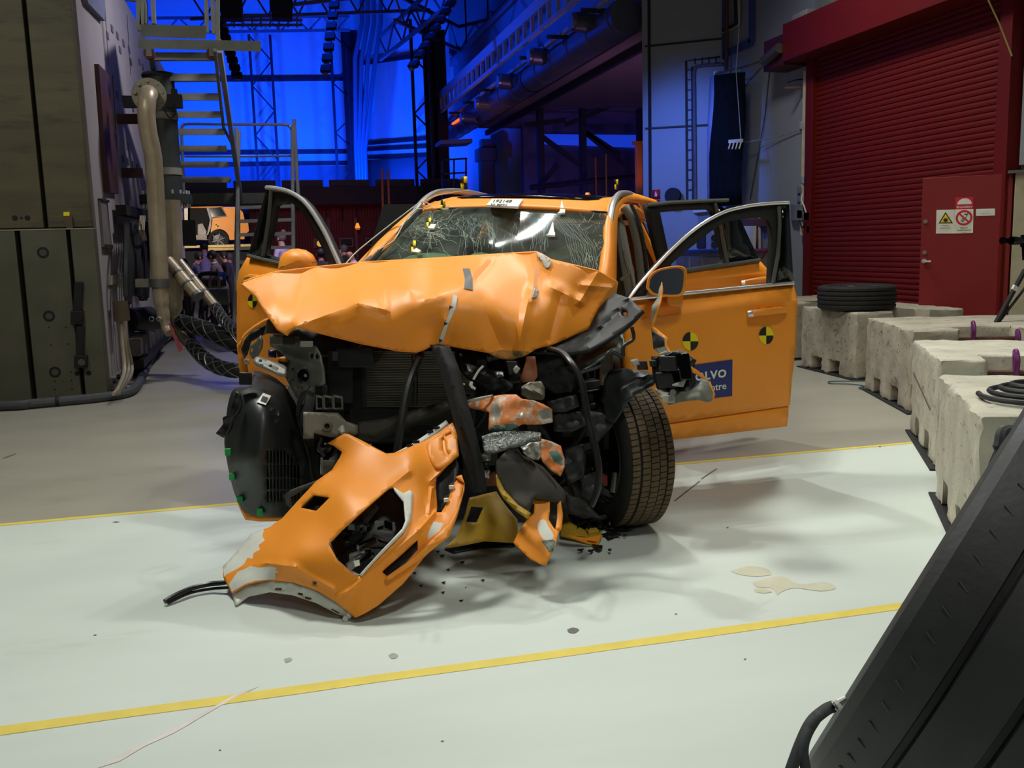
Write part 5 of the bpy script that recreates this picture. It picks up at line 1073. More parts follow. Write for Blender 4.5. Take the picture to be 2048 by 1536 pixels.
for py in (476, 490): obj('gauge', MB().cyl(onB(1429, py, .3), onB(1429, py, .34), .06, n=14), MATTEB, cb2)
gp = thing('wall_pipes', 'copper and red supply pipes running down the grey wall', 'pipe', onB(1515, 600, .1))
for i, xx in enumerate((1498, 1513, 1519, 1541)): obj('supply_pipe', MB().tube([onB(xx, 436, .1), onB(xx + 1, 620, .1)], .025, 8), [mat('copper_pipe', (150, 120, 100), .4, .5), mat('red_pipe', (120, 50, 48), .5), mat('cream_conduit', (196, 186, 166), .5), STEEL][i], gp)
obj('pipe_rail', MB().beam(onB(1480, 447, .1), onB(1545, 443, .1), .06, .12), mat('rust_rail', (100, 62, 48), .6), gp)
obj('paper_roll_panel', MB().prism([onB(1486, 452, .3), onB(1507, 452, .3), onB(1505, 520, .3), onB(1495, 520, .3)], (.05, 0, 0)), WHITEP, label='white wall mounted towel dispenser beside the copper pipes', cat='dispenser')
rt = thing('red_trolley_handle', 'red tubular trolley handle showing behind the rear door', 'trolley', onB(1515, 600, .6) * [1, 1, 0]); obj('handle_loop', MB().tube([onB(1500, 501, .6), onB(1534, 501, .6), onB(1520, 522, .6), onB(1510, 600, .6), onB(1508, 650, .6) * [1, 1, 0]], .018, 8), mat('trolley_red_paint', (170, 24, 40), .4), rt)
rl = thing('hose_reel', 'small dark hose reel on the grey pier beside the fire sign', 'reel', onA(1350, 392)); a = onA(1350, 392)
for k in (0, .09): obj('reel_disc', MB().cyl(a + nA * (.06 + k), a + nA * (.075 + k), .14, n=20), MATTEB, rl)
obj('reel_drum', MB().cyl(a, a + nA * .16, .07, n=16), mat('reel_blue', (96, 110, 140), .5), rl)

# ================================================================== the crashed car
def c1(*p): return [(430 + x * .293, 340 + y * .293) for x, y in p]
def c2(*p): return [(880 + x * .3711, 340 + y * .3711) for x, y in p]
def c3(*p): return [(430 + x * .2734, 640 + y * .2734) for x, y in p]
def c4(*p): return [(880 + x * .293, 660 + y * .293) for x, y in p]
def c5(*p): return [(320 + x * .3125, 840 + y * .3125) for x, y in p]
car = thing('crashed_car', 'orange estate car with its front crushed and doors standing open', 'car', np.array([*K(0, 1.2, 0)[:2], 0]))
PRIM = mat('inner_grey_primer', (120, 122, 108), .55, .1, .15, 8)
INTR = mat('dark_interior', (30, 32, 30), .8, 0, .2, 8)
TRIMG = mat('interior_trim_grey', (112, 112, 102), .7, 0, .06)
SEATM = mat('seat_fabric', (58, 60, 54), .85, 0, .15, 20)
# ---- body shell behind the screen
def kb(u0, u1, w0, w1, z0, z1): return MB().hexa([K(u0, w0, z0), K(u1, w0, z0), K(u1, w1, z0), K(u0, w1, z0), K(u0, w0, z1), K(u1, w0, z1), K(u1, w1, z1), K(u0, w1, z1)])
def zroof(w): return float(np.interp(w, [1.15, 1.3, 1.5, 1.75, 2.1, 2.6, 3.2, 3.7, 3.95], [1.665, 1.70, 1.735, 1.765, 1.785, 1.785, 1.755, 1.69, 1.62]))
def hroof(w): return float(np.interp(w, [1.15, 1.5, 2.2, 3.2, 3.95], [.625, .635, .635, .615, .57]))
rows = []
for w in (1.13, 1.2, 1.3, 1.4, 1.55, 1.75, 2.1, 2.6, 3.2, 3.7, 3.95):
    rows.append([K(hroof(w) * s_, w - (.05 * (1 - s_ * s_) if w < 1.25 else 0), zroof(w) + .03 * (1 - s_ * s_) - (.03 if abs(s_) == 1 else 0)) for s_ in (-1, -.93, -.8, -.5, -.2, 0, .2, .5, .8, .93, 1)])
rf_ = obj('roof_panel', MB().grid(rows), ORANGE, car, solid=.02, angle=60)
rows = []
for w in (1.5, 1.58, 1.75, 2.1, 2.6, 3.1):
    hw_ = .5 if w > 1.5 else .44
    rows.append([K(hw_ * s_, w - .06 * (1 - s_ * s_) * (w < 1.6), zroof(w) + .03 * (1 - (hw_ * s_ / .63) ** 2) + .006) for s_ in (-1, -.6, -.2, .2, .6, 1)])
obj('panoramic_glass', MB().grid(rows), GLOSSB, rf_, solid=.006)
RAIL = mat('satin_roof_rail', (170, 170, 168), .35, .45, .05)
for sg in (-1, 1):
    pts = [K(sg * .665, .98, 1.5), K(sg * .655, 1.1, 1.61), K(sg * .645, 1.25, 1.705), K(sg * .64, 1.45, 1.77), K(sg * .635, 1.7, 1.805), K(sg * .63, 2.2, 1.825), K(sg * .62, 2.9, 1.81), K(sg * .6, 3.4, 1.75)]
    obj('roof_rail', MB().tube(smooth_path(pts, 4), .022, 10), RAIL, car)
obj('antenna_fin', MB().prism([K(.12, 3.1, 1.79), K(.12, 3.35, 1.77), K(.12, 3.32, 1.87), K(.12, 3.25, 1.88)], KU * .03), ORANGE, car)
# side structure, floor, tail
for sg in (-1, 1):
    obj('door_sill', kb(*sorted((sg * .78, sg * .93)), .6, 2.75, .3, .45), ORANGE, car, bevel=.02)
    obj('centre_pillar', MB().hexa([K(sg * .78, 1.62, .45), K(sg * .93, 1.62, .45), K(sg * .93, 1.8, .45), K(sg * .78, 1.8, .45), K(sg * .56, 1.66, 1.7), K(sg * .63, 1.66, 1.7), K(sg * .63, 1.78, 1.7), K(sg * .56, 1.78, 1.7)]), TRIMG if sg > 0 else MATTEB, car, bevel=.015)
    q = [K(sg * .95, 2.75, .4), K(sg * .95, 2.62, .85), K(sg * .93, 2.95, 1.08), K(sg * .62, 2.85, 1.7), K(sg * .6, 3.4, 1.7), K(sg * .58, 3.75, 1.62), K(sg * .84, 4.0, 1.05), K(sg * .9, 4.05, .55), K(sg * .9, 3.5, .42)]
    obj('rear_quarter', MB().prism(q, -KU * sg * .06), ORANGE, car, bevel=.01)
    g = [K(sg * .915, 2.98, 1.1), K(sg * .645, 2.92, 1.64), K(sg * .62, 3.6, 1.6), K(sg * .85, 3.85, 1.12)]
    obj('quarter_glass', MB().prism(g, KU * sg * .012), GLOSSB, car)
    obj('rear_wheel', MB().lathe([(.22, -.1), (.27, -.12), (.34, -.12), (.37, -.08), (.372, .08), (.34, .12), (.27, .12), (.22, .1)], K(sg * .82, 2.98, .37), KU, 36, True), RUBBER, car)
    obj('cant_rail', MB().tube([K(sg * .64, 1.18, 1.63), K(sg * .655, 1.6, 1.7), K(sg * .65, 2.3, 1.72), K(sg * .63, 3.3, 1.68)], .035, 10), ORANGE, car)
obj('tailgate', MB().grid([[K(u, 3.98 + dw - .06 * (u / .9) ** 2, z) for u in np.linspace(-h, h, 9)] for h, dw, z in ((.9, .05, .5), (.9, .1, .9), (.84, .04, 1.1), (.6, -.2, 1.62))]), ORANGE, car, solid=.03)
obj('floor_pan', kb(-.85, .85, .35, 4.0, .26, .32), ENGINE, car); obj('bulkhead', kb(-.78, .74, .36, .44, .3, 1.05), ENGINE, car)
obj('dashboard', MB().hexa([K(-.72, .5, .85), K(.7, .5, .85), K(.7, .98, .75), K(-.72, .98, .75), K(-.74, .46, 1.06), K(.72, .46, 1.06), K(.7, .95, 1.1), K(-.72, .95, 1.1)]), INTR, car, bevel=.04)
obj('headliner', MB().grid([[K(hroof(w) * s_ * .95, w, zroof(w) - .03) for s_ in (-1, -.5, 0, .5, 1)] for w in (1.2, 1.6, 2.2, 3, 3.7)]), TRIMG, car)
for sg in (-1, 1):
    s_ = sg * .38; se = obj('front_seat', kb(s_ - .25, s_ + .25, 1.15, 1.65, .4, .6), SEATM, car, bevel=.05); ang = obj('seat_backrest', MB().hexa([K(s_ - .25, 1.6, .55), K(s_ + .25, 1.6, .55), K(s_ + .25, 1.75, .55), K(s_ - .25, 1.75, .55), K(s_ - .2, 1.82, 1.25), K(s_ + .2, 1.82, 1.25), K(s_ + .2, 1.92, 1.25), K(s_ - .2, 1.92, 1.25)]), SEATM, se, bevel=.05); obj('headrest', kb(s_ - .13, s_ + .13, 1.86, 1.95, 1.3, 1.48), SEATM, se, bevel=.04)
obj('rear_bench', kb(-.62, .62, 2.2, 2.7, .42, .62), SEATM, car, bevel=.05); obj('rear_backrest', kb(-.62, .62, 2.7, 2.85, .55, 1.3), SEATM, car, bevel=.05)
obj('airbag', MB().ball(K(-.42, .85, 1.22), (.3, .2, .17), (KU, KW, KZ), 20, 12), mat('airbag_cloth', (178, 182, 160), .8, 0, .08, 8, .3, 12), car, label='deployed pale airbag')
obj('airbag_fold', MB().ball(K(-.12, .9, 1.3), (.12, .12, .1), (KU, KW, KZ), 14, 9), mat('airbag_cloth', (178, 182, 160), .8, 0, .08, 8, .3, 12), car)
obj('steering_wheel', MB().lathe([(.175, -.015), (.19, 0), (.175, .015), (.16, 0)], K(.38, 1.05, 1.08), KW * .9 + KZ * .4, 30, True), MATTEB, car)
obj('dash_strut', MB().beam(K(.1, .8, 1.28), K(.62, 1.3, 1.52), .03, .07), mat('bronze_strut', (120, 104, 72), .5, .3), car)
obj('side_airbag', MB().prism([K(.66, 1.5, 1.62), K(.64, 1.9, 1.62), K(.74, 1.9, 1.2), K(.76, 1.5, 1.1)], -KU * .04), mat('trim_olive', (104, 106, 92), .75), car, bevel=.01)
# ---- windscreen
gw_ = tps([(848, 417, 1.16), (1030, 415, 1.1), (1216, 423, 1.14), (746, 519, .66), (960, 500, .55), (1208, 545, .56), (690, 585, .38), (950, 590, .3), (1202, 600, .34), (800, 465, .92), (1000, 460, .82), (1212, 480, .86)])
SCREEN = glass('cracked_laminated_glass', (188, 214, 194), rough=.04, ior=1.45, haze=.13)
def onW(x, y, o=0.): return KP(x, y, w=gw_(x, y) - o)
wso = [(845, 418), (900, 415), (1030, 414.5), (1130, 417.5), (1216, 424), (1212, 480), (1207, 560), (1202, 602), (690, 588), (720, 545), (746, 519), (800, 463)]
ws = panel('windscreen', wso, lambda x, y: onW(x, y), SCREEN, car, 30, solid=0)
ck_ = MB(); rg = random.Random(3)
def crack(p, q, wob, n=8, w=.0006):
    pts = []
    for i in range(n + 1):
        t = i / n; x = p[0] + (q[0] - p[0]) * t + rg.uniform(-wob, wob) * (0 < i < n); y = p[1] + (q[1] - p[1]) * t + rg.uniform(-wob, wob) * (0 < i < n)
        if inside((x, y), wso): pts.append(onW(x, y, .004))
    if len(pts) > 1: ck_.tube(pts, w, 3, False)
for k in range(46):                                     # star at the upper left
    a_ = rg.uniform(0, 2 * math.pi); L_ = rg.uniform(20, 95); crack((858 + rg.uniform(-6, 6), 462 + rg.uniform(-5, 5)), (858 + L_ * math.cos(a_), 462 + .6 * L_ * math.sin(a_)), 3)
for r_ in (14, 26, 40):
    for k in range(10): a_ = k * .63 + rg.uniform(0, .3); crack((858 + r_ * math.cos(a_), 462 + .6 * r_ * math.sin(a_)), (858 + r_ * math.cos(a_ + .6), 462 + .6 * r_ * math.sin(a_ + .6)), 1, 4)
for k in range(60): x = rg.uniform(915, 1110); y = rg.uniform(430, 480); crack((x, y), (x + rg.uniform(-10, 6), y + rg.uniform(15, 48)), 2.5, 5, .0004)
for k in range(40): x = rg.uniform(900, 985); y = rg.uniform(425, 470); crack((x, y), (x + rg.uniform(-30, 30), y + rg.uniform(5, 35)), 3, 5, .0004)
for k in range(13): x0 = 1075 + k * 6; crack((x0, 425 + k), (1130 + k * 5, 470 + k * 2), 1.5, 6, .0004); crack((1130 + k * 5, 470 + k * 2), (1150 + k * 4, 540), 2, 6, .0004)
for k in range(34): x = rg.uniform(1165, 1208); y = rg.uniform(435, 535); crack((x, y), (x + rg.uniform(-16, 16), y + rg.uniform(-22, 22)), 3, 5, .0006)
for k in range(40): x = rg.uniform(760, 850); y = rg.uniform(430, 512); crack((x, y), (x + rg.uniform(-50, 50), y + rg.uniform(-24, 24)), 3, 6, .0004)
for k in range(24): y = rg.uniform(422, 436); x = rg.uniform(850, 960); crack((x, y), (x - rg.uniform(20, 70), y + rg.uniform(5, 30)), 2, 6, .0004)
ck_.v = ck_.v
obj('glass_cracks', ck_, mat('crack_white', (196, 212, 194), .4, 0, .02), ws, kind='stuff')
fr_ = MATTEB
obj('screen_frit', MB().tube([onW(x, y, .006) for x, y in [(720, 545), (746, 519), (800, 463), (845, 418)]], .018, 6), fr_, ws)
obj('screen_frit', MB().tube([onW(x, y, .003) for x, y in [(847, 419), (900, 417), (1030, 416.5), (1130, 419), (1215, 425)]], .008, 6), fr_, ws)
obj('mirror_mount', MB().hexa([onW(x, y, -.02) for x, y in [(940, 425), (1008, 428), (1006, 447), (935, 442)]] + [onW(x, y, -.06) for x, y in [(940, 425), (1008, 428), (1006, 447), (935, 442)]]), GLOSSB, ws, bevel=.01)
for q in (((1058, 436), (1075, 435), (1078, 452), (1066, 458)), ((1078, 440), (1103, 437), (1097, 470), (1086, 464))): obj('blue_tape', MB().prism([onW(x, y, -.03) for x, y in q], KW * .004), mat('blue_tape_light', (70, 116, 170), .6), ws)
# ---- A-pillars
pl_l = [(843, 417), (852, 410), (846, 404), (832, 414), (790, 450), (752, 486), (716, 524), (690, 560), (712, 565), (746, 521), (800, 465)]
gl_ = tps([(848, 405, 1.24), (843, 417, 1.2), (790, 455, .92), (750, 500, .72), (718, 524, .64), (700, 562, .42)])
panel('windscreen_pillar', pl_l, lambda x, y: KP(x, y, w=gl_(x, y)), ORANGE, car, 14, solid=.05)
pr = [(1214, 424), (1215, 410), (1222, 395), (1234, 386), (1250, 384), (1275, 388), (1312, 400), (1318, 408), (1290, 403), (1262, 401), (1248, 405), (1239, 414), (1236, 425), (1234, 480), (1233, 562), (1228, 600), (1204, 600), (1209, 545), (1213, 480)]
gr_ = tps([(1214, 424, 1.15), (1236, 420, 1.3), (1250, 384, 1.9), (1312, 402, 3.2), (1275, 394, 2.4), (1210, 545, .5), (1233, 560, .66), (1213, 480, .83), (1235, 480, .97), (1204, 600, .36), (1228, 600, .5), (1222, 395, 1.5)])
panel('windscreen_pillar', pr, lambda x, y: KP(x, y, w=gr_(x, y)), ORANGE, car, 14, solid=.04)
obj('pillar_trim', MB().grid([[KP(x, y, w=1.45) for x, y in row] for row in ([(1243, 418), (1254, 410), (1262, 410)], [(1256, 440), (1268, 438), (1277, 440)], [(1268, 490), (1282, 488), (1292, 492)], [(1276, 560), (1290, 560), (1302, 565)], [(1280, 640), (1294, 640), (1308, 640)])]), TRIMG, car, solid=.03)
obj('seal_strip', MB().tube(smooth_path([KP(x, y, w=1.4) for x, y in [(1262, 408), (1276, 440), (1288, 490), (1296, 560)]], 4), .012, 6), MATTEB, car)
obj('belt_webbing', MB().tube(smooth_path([KP(x, y, w=1.3) for x, y in [(1248, 500), (1254, 530), (1258, 545), (1242, 560)]], 4), .012, 6), TRIMG, car)

# ---- doors
def door_plane(H, T): d = np.array([T[0] - H[0], T[1] - H[1]]); d /= np.linalg.norm(d); dv = d[0] * KU + d[1] * KW; nn = _n(np.cross(dv, KZ)); p = K(H[0], H[1], .9); nn = nn if nn @ (CAM - p) > 0 else -nn; return p, nn, dv
def target(parent, cx, cy, rx, ry, fn, name='target_marker'):
    pts = lambda k: [(cx, cy)] + [(cx + rx * math.cos(t), cy + ry * math.sin(t)) for t in np.linspace(k * math.pi / 2, (k + 1) * math.pi / 2, 7)]
    mb = MB()
    for k in range(4): mb.mi = k % 2; mb.add([fn(x, y) for x, y in pts(k)], [tuple(range(8))])
    return obj(name, mb, [INK, YEL], parent, solid=0, label='round yellow and black target sticker')
pR, nR, dR = door_plane((.87, .62), (1.81, 1.2))
def shoulder(x): return 633 + (x - 1330) * (600 - 633) / 265
def fnR(x, y, o=0.):
    h = shoulder(x) - y; off = -.0016 * h if h > 0 else .0003 * min(-h, 40) - .0006 * max(0, -h - 110); off += .006 * max(0, 1 - abs(h) / 8)
    return PL(x, y, (pR + nR * (off + o), nR))
dout = [(1252, 600), (1330, 592), (1460, 579.5), (1586, 568), (1590, 580), (1595.5, 600), (1591, 696), (1583, 770), (1580, 811), (1340, 846), (1290, 852), (1262, 850), (1250, 700)]
dpan = panel('front_door', dout, fnR, ORANGE, car, 14, solid=.09, label='open front door with blue label on the right', lines=[[(1260, shoulder(1260) + .1), (1594, shoulder(1594) + .1)]])
panel('door_lower_trim', [(1290, 855), (1340, 848.5), (1578, 813.5), (1577, 830), (1574, 853), (1344, 880), (1290, 886)], lambda x, y: fnR(x, y, -.005), ORANGE, dpan, 16, solid=.08)
fo = [(1255, 600), (1288, 559), (1320, 524), (1344, 499), (1372, 473), (1400, 451), (1428, 434), (1456, 421.5), (1485, 414.5), (1511, 410), (1545, 407), (1578, 405.5), (1580, 440), (1583, 500), (1587, 568), (1460, 580)]
fh = [(1290, 594), (1300, 575), (1330, 540), (1360, 512), (1395, 484), (1420, 464), (1440, 450), (1462, 442), (1495, 437), (1526, 434.5), (1538, 440), (1543.5, 452), (1545, 480), (1543, 520), (1541, 571), (1460, 579)]
panel('window_frame', rnd_poly(fo, 1), lambda x, y: PL(x, y, (pR + nR * -.05, nR)), MATTEB, dpan, 14, holes=[fh], solid=.05)
panel('pillar_applique', [(1562, 412), (1578, 409), (1580, 440), (1587, 564), (1553, 567), (1558, 500), (1561, 440)], lambda x, y: PL(x, y, (pR + nR * -.035, nR)), GLOSSB, dpan, 30, solid=.01)
obj('window_seal', MB().tube([PL(x, y, (pR - nR * .03, nR)) for x, y in [(1558, 412), (1559, 450), (1556, 510), (1546, 567)]], .012, 6), mat('grey_seal', (74, 78, 72), .6), dpan)
obj('chrome_frame_trim', MB().tube(smooth_path([PL(x, y, (pR - nR * .035, nR)) for x, y in fo[:12]], 3), .010, 8), CHROME, dpan)
obj('chrome_belt_trim', MB().tube(smooth_path([PL(x, y, (pR - nR * .03, nR)) for x, y in [(1258, 599), (1330, 591), (1460, 578), (1587, 566)]], 3), .011, 8), CHROME, dpan)
dh = obj('door_handle', MB().tube([PL(x, y, (pR + nR * o, nR)) for x, y, o in [(1499, 628, .03), (1510, 626, .045), (1535, 623, .05), (1560, 620, .045), (1571, 621, .02)]], [.016, .02, .021, .021, .016], 10), ORANGE, dpan); obj('handle_tip', MB().tube([PL(x, y, (pR + nR * o, nR)) for x, y, o in [(1497, 628.5, .032), (1507, 627, .05)]], .021, 10), CHROME, dh)
panel('handle_recess_shade', rnd_poly([(1514, 617), (1522, 612), (1538, 611), (1546, 615), (1546, 626), (1542, 636), (1526, 638), (1516, 630)]), lambda x, y: PL(x, y, (pR + nR * .004, nR)), mat('recess_shade_orange', (214, 126, 30), .55), dpan, 10, solid=0)  # recess shade painted as a flat patch of darker orange
target(dpan, 1381, 682.5, 16, 18.5, lambda x, y: fnR(x, y, .004)); target(dpan, 1532.5, 671, 14.5, 17.5, lambda x, y: fnR(x, y, .004))
lb = panel('company_label', [(1335, 737), (1465, 719), (1464.5, 792), (1335, 806)], lambda x, y: fnR(x, y, .004), mat('label_blue', (12, 26, 104), .5), dpan, 40, solid=0, label='blue label with white lettering')
def ltext(txt, x, y, hpx, bold, sp=1.0):
    o = fnR(x, y, .006); q = fnR(x - 100, y + 13.4, .006); up = fnR(x, y - 20, .006) - o; right = _n(o - q); h = np.linalg.norm(up) * hpx / 20; return text_mb(txt, o, right, _n(up), h, .0, bold, 'RIGHT', sp)
obj('label_lettering', ltext('VOLVO', 1453, 753.5, 15.5, .035, 1.12), WHITEP, lb); obj('label_lettering', ltext('Safety Centre', 1453, 777.5, 13.5, .012), WHITEP, lb)
# right mirror
mc = PL(1335, 565, (pR + nR * .12, nR)); pm = (mc, _n(nR + .12 * dR))
def fm_(x, y, o=0.): return PL(x, y, (pm[0] + pm[1] * o, pm[1]))
mo_ = rnd_poly([(1292, 577), (1296, 556), (1313, 540), (1340, 533), (1362, 532), (1373, 540), (1373.5, 560), (1370, 582), (1360, 593), (1330, 593.5), (1304, 590)], 4)
mb = MB(); n_ = len(mo_); ctr = (1334, 564)
rings = []
for o, sc in ((-.005, .84), (.01, .97), (.0, 1.0), (-.06, .93), (-.11, .66), (-.13, .2)): rings.append([fm_(ctr[0] + (x - ctr[0]) * sc, ctr[1] + (y - ctr[1]) * sc, o) for x, y in mo_])
mb.grid([r_ + [r_[0]] for r_ in rings]); mir = obj('door_mirror', mb, ORANGE, dpan, angle=50)
panel('mirror_glass', [(ctr[0] + (x - ctr[0]) * .86, ctr[1] + (y - ctr[1]) * .86) for x, y in mo_], lambda x, y: fm_(x, y, -.004), mat('mirror_silver', (190, 192, 195), .03, 1, 0), mir, 20, solid=0)
obj('mirror_foot', MB().hexa([fm_(x, y, -.09) for x, y in [(1334, 612), (1365, 614), (1367, 585), (1331, 585)]] + [fm_(x, y, -.03) for x, y in [(1336, 612), (1364, 614), (1367, 585), (1331, 585)]]), ORANGE, mir, bevel=.012)
# rear right door
p2, n2, d2 = door_plane((.95, 1.72), (1.67, 2.42))
def fn2(x, y, o=0.): h = (563 - (x - 1374) * .13) - y; return PL(x, y, (p2 + n2 * (o - (.0012 * h if h > 0 else 0)), n2))
d2p = panel('rear_door', [(1330, 548), (1374, 541), (1519, 520), (1540, 544), (1537, 640), (1534, 780), (1330, 800)], fn2, ORANGE, car, 16, solid=.09, lines=[[(1332, 569), (1539, 542.2)]], label='open rear door behind the front door')
panel('window_frame', [(1294, 409), (1340, 404), (1400, 401), (1456, 399), (1456, 404), (1434, 406), (1440, 430), (1458, 470), (1482, 441), (1500, 480), (1519, 519), (1374, 541), (1330, 548), (1312, 490)], lambda x, y: PL(x, y, (p2 - n2 * .04, n2)), MATTEB, d2p, 14, holes=[[(1320, 425), (1360, 421), (1420, 419), (1428, 424), (1450, 519), (1446, 527), (1374, 538), (1345, 541)]], solid=.05)
panel('quarter_glass', [(1434, 406), (1482, 441), (1500, 480), (1516, 518), (1456, 526), (1446, 470)], lambda x, y: PL(x, y, (p2 - n2 * .03, n2)), GLOSSB, d2p, 25, solid=.008)
obj('window_seal', MB().tube([PL(x, y, (p2 - n2 * .02, n2)) for x, y in [(1430, 407), (1440, 450), (1455, 527)]], .014, 6), mat('grey_seal', (74, 78, 72), .6), d2p)
obj('belt_trim', MB().tube([PL(x, y, (p2 - n2 * .02, n2)) for x, y in [(1340, 546), (1374, 541), (1519, 520)]], .016, 6), mat('grey_seal', (74, 78, 72), .6), d2p)
obj('top_trim', MB().tube([PL(x, y, (p2 - n2 * .03, n2)) for x, y in [(1294, 410), (1340, 405), (1400, 402), (1456, 400)]], .014, 6), mat('grey_seal', (74, 78, 72), .6), d2p)
h2 = obj('door_handle', MB().tube([PL(x, y, (p2 + n2 * o, n2)) for x, y, o in [(1486, 566, .02), (1500, 563, .045), (1528, 558, .045), (1536, 559, .02)]], .02, 10), ORANGE, d2p); obj('handle_tip', MB().tube([PL(x, y, (p2 + n2 * o, n2)) for x, y, o in [(1483, 567, .03), (1490, 566, .045)]], .021, 10), CHROME, h2)
panel('handle_recess_shade', rnd_poly([(1492, 561), (1500, 555), (1510, 555), (1514, 561), (1505, 568)]), lambda x, y: PL(x, y, (p2 + n2 * .006, n2)), mat('recess_shade_orange', (214, 126, 30), .55), d2p, 10, solid=0)  # shade of the rear handle recess, put into the patch colour
# left front door
p3, n3, d3 = door_plane((-.95, .62), (-1.95, 1.1))
def fn3(x, y, o=0.): h = (548 + (x - 478) * .12) - y; return PL(x, y, (p3 + n3 * (o - (.0014 * h if h > 0 else .0004 * max(0, -h - 100))), n3))
d3p = panel('front_door', [(496, 511), (527, 518), (556, 525), (660, 545), (690, 560), (690, 800), (600, 778), (480, 748), (473.5, 692), (473.5, 566), (478, 543), (486, 528)], fn3, ORANGE, car, 16, solid=.09, label='open front door on the left with round target')
panel('window_frame', [(534, 375), (552, 377), (577, 383), (600, 396), (617, 413), (634, 438), (652, 470), (668, 505), (680, 532), (660, 546), (556, 527), (496, 511), (510, 460), (522, 415)], lambda x, y: PL(x, y, (p3 - n3 * .05, n3)), MATTEB, d3p, 12, holes=[rnd_poly([(548, 412), (565, 404), (582, 406), (598, 418), (615, 442), (635, 478), (655, 520), (650, 535), (600, 526), (530, 510), (540, 460)], 2)], solid=.05)
panel('pillar_applique', [(533, 377), (541, 380), (536, 420), (526, 512), (498, 509), (511, 460), (523, 415)], lambda x, y: PL(x, y, (p3 - n3 * .035, n3)), GLOSSB, d3p, 25, solid=.01)
obj('window_seal', MB().tube([PL(x, y, (p3 - n3 * .03, n3)) for x, y in [(542, 380), (537, 440), (526, 512)]], .014, 6), mat('grey_seal', (74, 78, 72), .6), d3p)
obj('chrome_frame_trim', MB().tube(smooth_path([PL(x, y, (p3 - n3 * .03, n3)) for x, y in [(533, 375), (552, 377), (577, 383), (600, 396), (617, 413), (634, 438), (652, 470), (668, 505), (682, 535)]], 3), .015, 8), CHROME, d3p)
obj('belt_trim', MB().tube([PL(x, y, (p3 - n3 * .03, n3)) for x, y in [(496, 511), (556, 526), (600, 535)]], .014, 6), mat('grey_seal', (74, 78, 72), .6), d3p)
target(d3p, 505, 602, 9.5, 14, lambda x, y: fn3(x, y, .004)); obj('door_handle', MB().tube([PL(x, y, (p3 + n3 * o, n3)) for x, y, o in [(492, 556, .02), (499, 553.5, .045), (520, 555, .045)]], .018, 8), ORANGE, d3p)
# left mirror: a rounded shell seen from the front
mp = PL(596, 522, (p3 + n3 * .16, n3)); ax_ = (_n(R @ np.array([1, 0, 0])), _n(R @ np.array([0, 0, 1.])), np.array([0, 0, 1.]))
dm_ = proj(mp)[2]; px_ = dm_ / FPX
ml = MB(); prof_ = [(-40, 8), (-39, 0), (-36, -14), (-28, -24), (-14, -31), (0, -32), (16, -29), (30, -20), (37, -8), (39, 6), (38, 12)]
rows = []
for o, sc in ((.11, .98), (.07, 1.0), (.02, .97), (-.03, .82), (-.06, .5), (-.07, .2), (-.071, .001)):
    rows.append([D(596 + x * sc, 527 + (y + 2) * sc + (1 - sc) * -6, dm_ + o) for x, y in prof_ + [(20, 14), (-20, 12), (-40, 8)]])
ml.grid(rows); mlo = obj('door_mirror', ml, ORANGE, d3p, angle=60); obj('mirror_foot', MB().beam(D(590, 536, dm_ + .05), D(600, 552, dm_ + .12), .08, .05), ORANGE, mlo); obj('mirror_seam', MB().tube([D(560, 534, dm_ - .035), D(600, 525, dm_ - .055), D(632, 524, dm_ - .03)], .003, 5), mat('seam_dark', (120, 70, 20), .6), mlo)
# left rear door frame, just its edge
obj('rear_door', MB().prism([K(-.95, 1.75, .45), K(-1.6, 2.35, .45), K(-1.55, 2.3, 1.05), K(-1.25, 2.1, 1.72), K(-.8, 1.78, 1.72), K(-.95, 1.75, 1.0)], KU * -.03 + KW * .05), MATTEB, car, label='dark frame of the open left rear door')

# ---- bonnet, folded up in the middle
hood_out = [(479.8, 565), (503, 555), (553, 542), (635, 532), (723, 523), (869, 515), (960, 509), (1030, 504.7), (1073, 502), (1083, 506), (1103, 518), (1150, 529), (1195, 540), (1235, 562.6), (1222, 580), (1214, 590.5), (1199, 611), (1177, 659), (1117, 685), (1073, 698), (1050, 712), (1021, 721), (998, 716), (976, 706), (928, 698), (880, 689), (866, 691), (850, 700), (834, 705.7), (796, 703), (723, 688.7), (635, 666.7), (600, 657), (588, 657), (579.5, 662), (573.6, 671), (553, 659), (538.5, 636), (523.8, 612.5), (512, 592)]
hw_ = tps([(480, 565, -.5), (553, 542, -.25), (635, 532, -.05), (723, 523, .1), (869, 515, .18), (1030, 505, .2), (1073, 502, .16), (1103, 518, .1), (1195, 540, .22), (1235, 563, .3), (1214, 590, .2), (1177, 659, -.02), (1117, 685, -.22), (1073, 698, -.34), (1021, 721, -.42), (928, 698, -.47), (880, 689, -.49), (834, 705, -.53), (796, 703, -.55), (723, 688, -.58), (635, 667, -.63), (574, 671, -.66), (538, 636, -.6), (512, 592, -.53),
           (560, 585, -.40), (594, 648, -.66), (600, 600, -.42), (680, 560, -.14), (655, 628, -.6), (716, 607, -.57), (690, 640, -.62), (760, 560, -.16), (772, 617, -.54), (764, 577, -.34), (820, 580, -.42), (860, 560, -.18), (880, 590, -.44), (800, 650, -.56), (860, 650, -.5), (940, 570, -.3), (940, 640, -.46), (1000, 560, -.16), (1000, 620, -.4), (1060, 560, -.06), (1055, 640, -.36), (1000, 690, -.43), (1140, 580, .0), (1120, 640, -.18), (1180, 590, .12)])
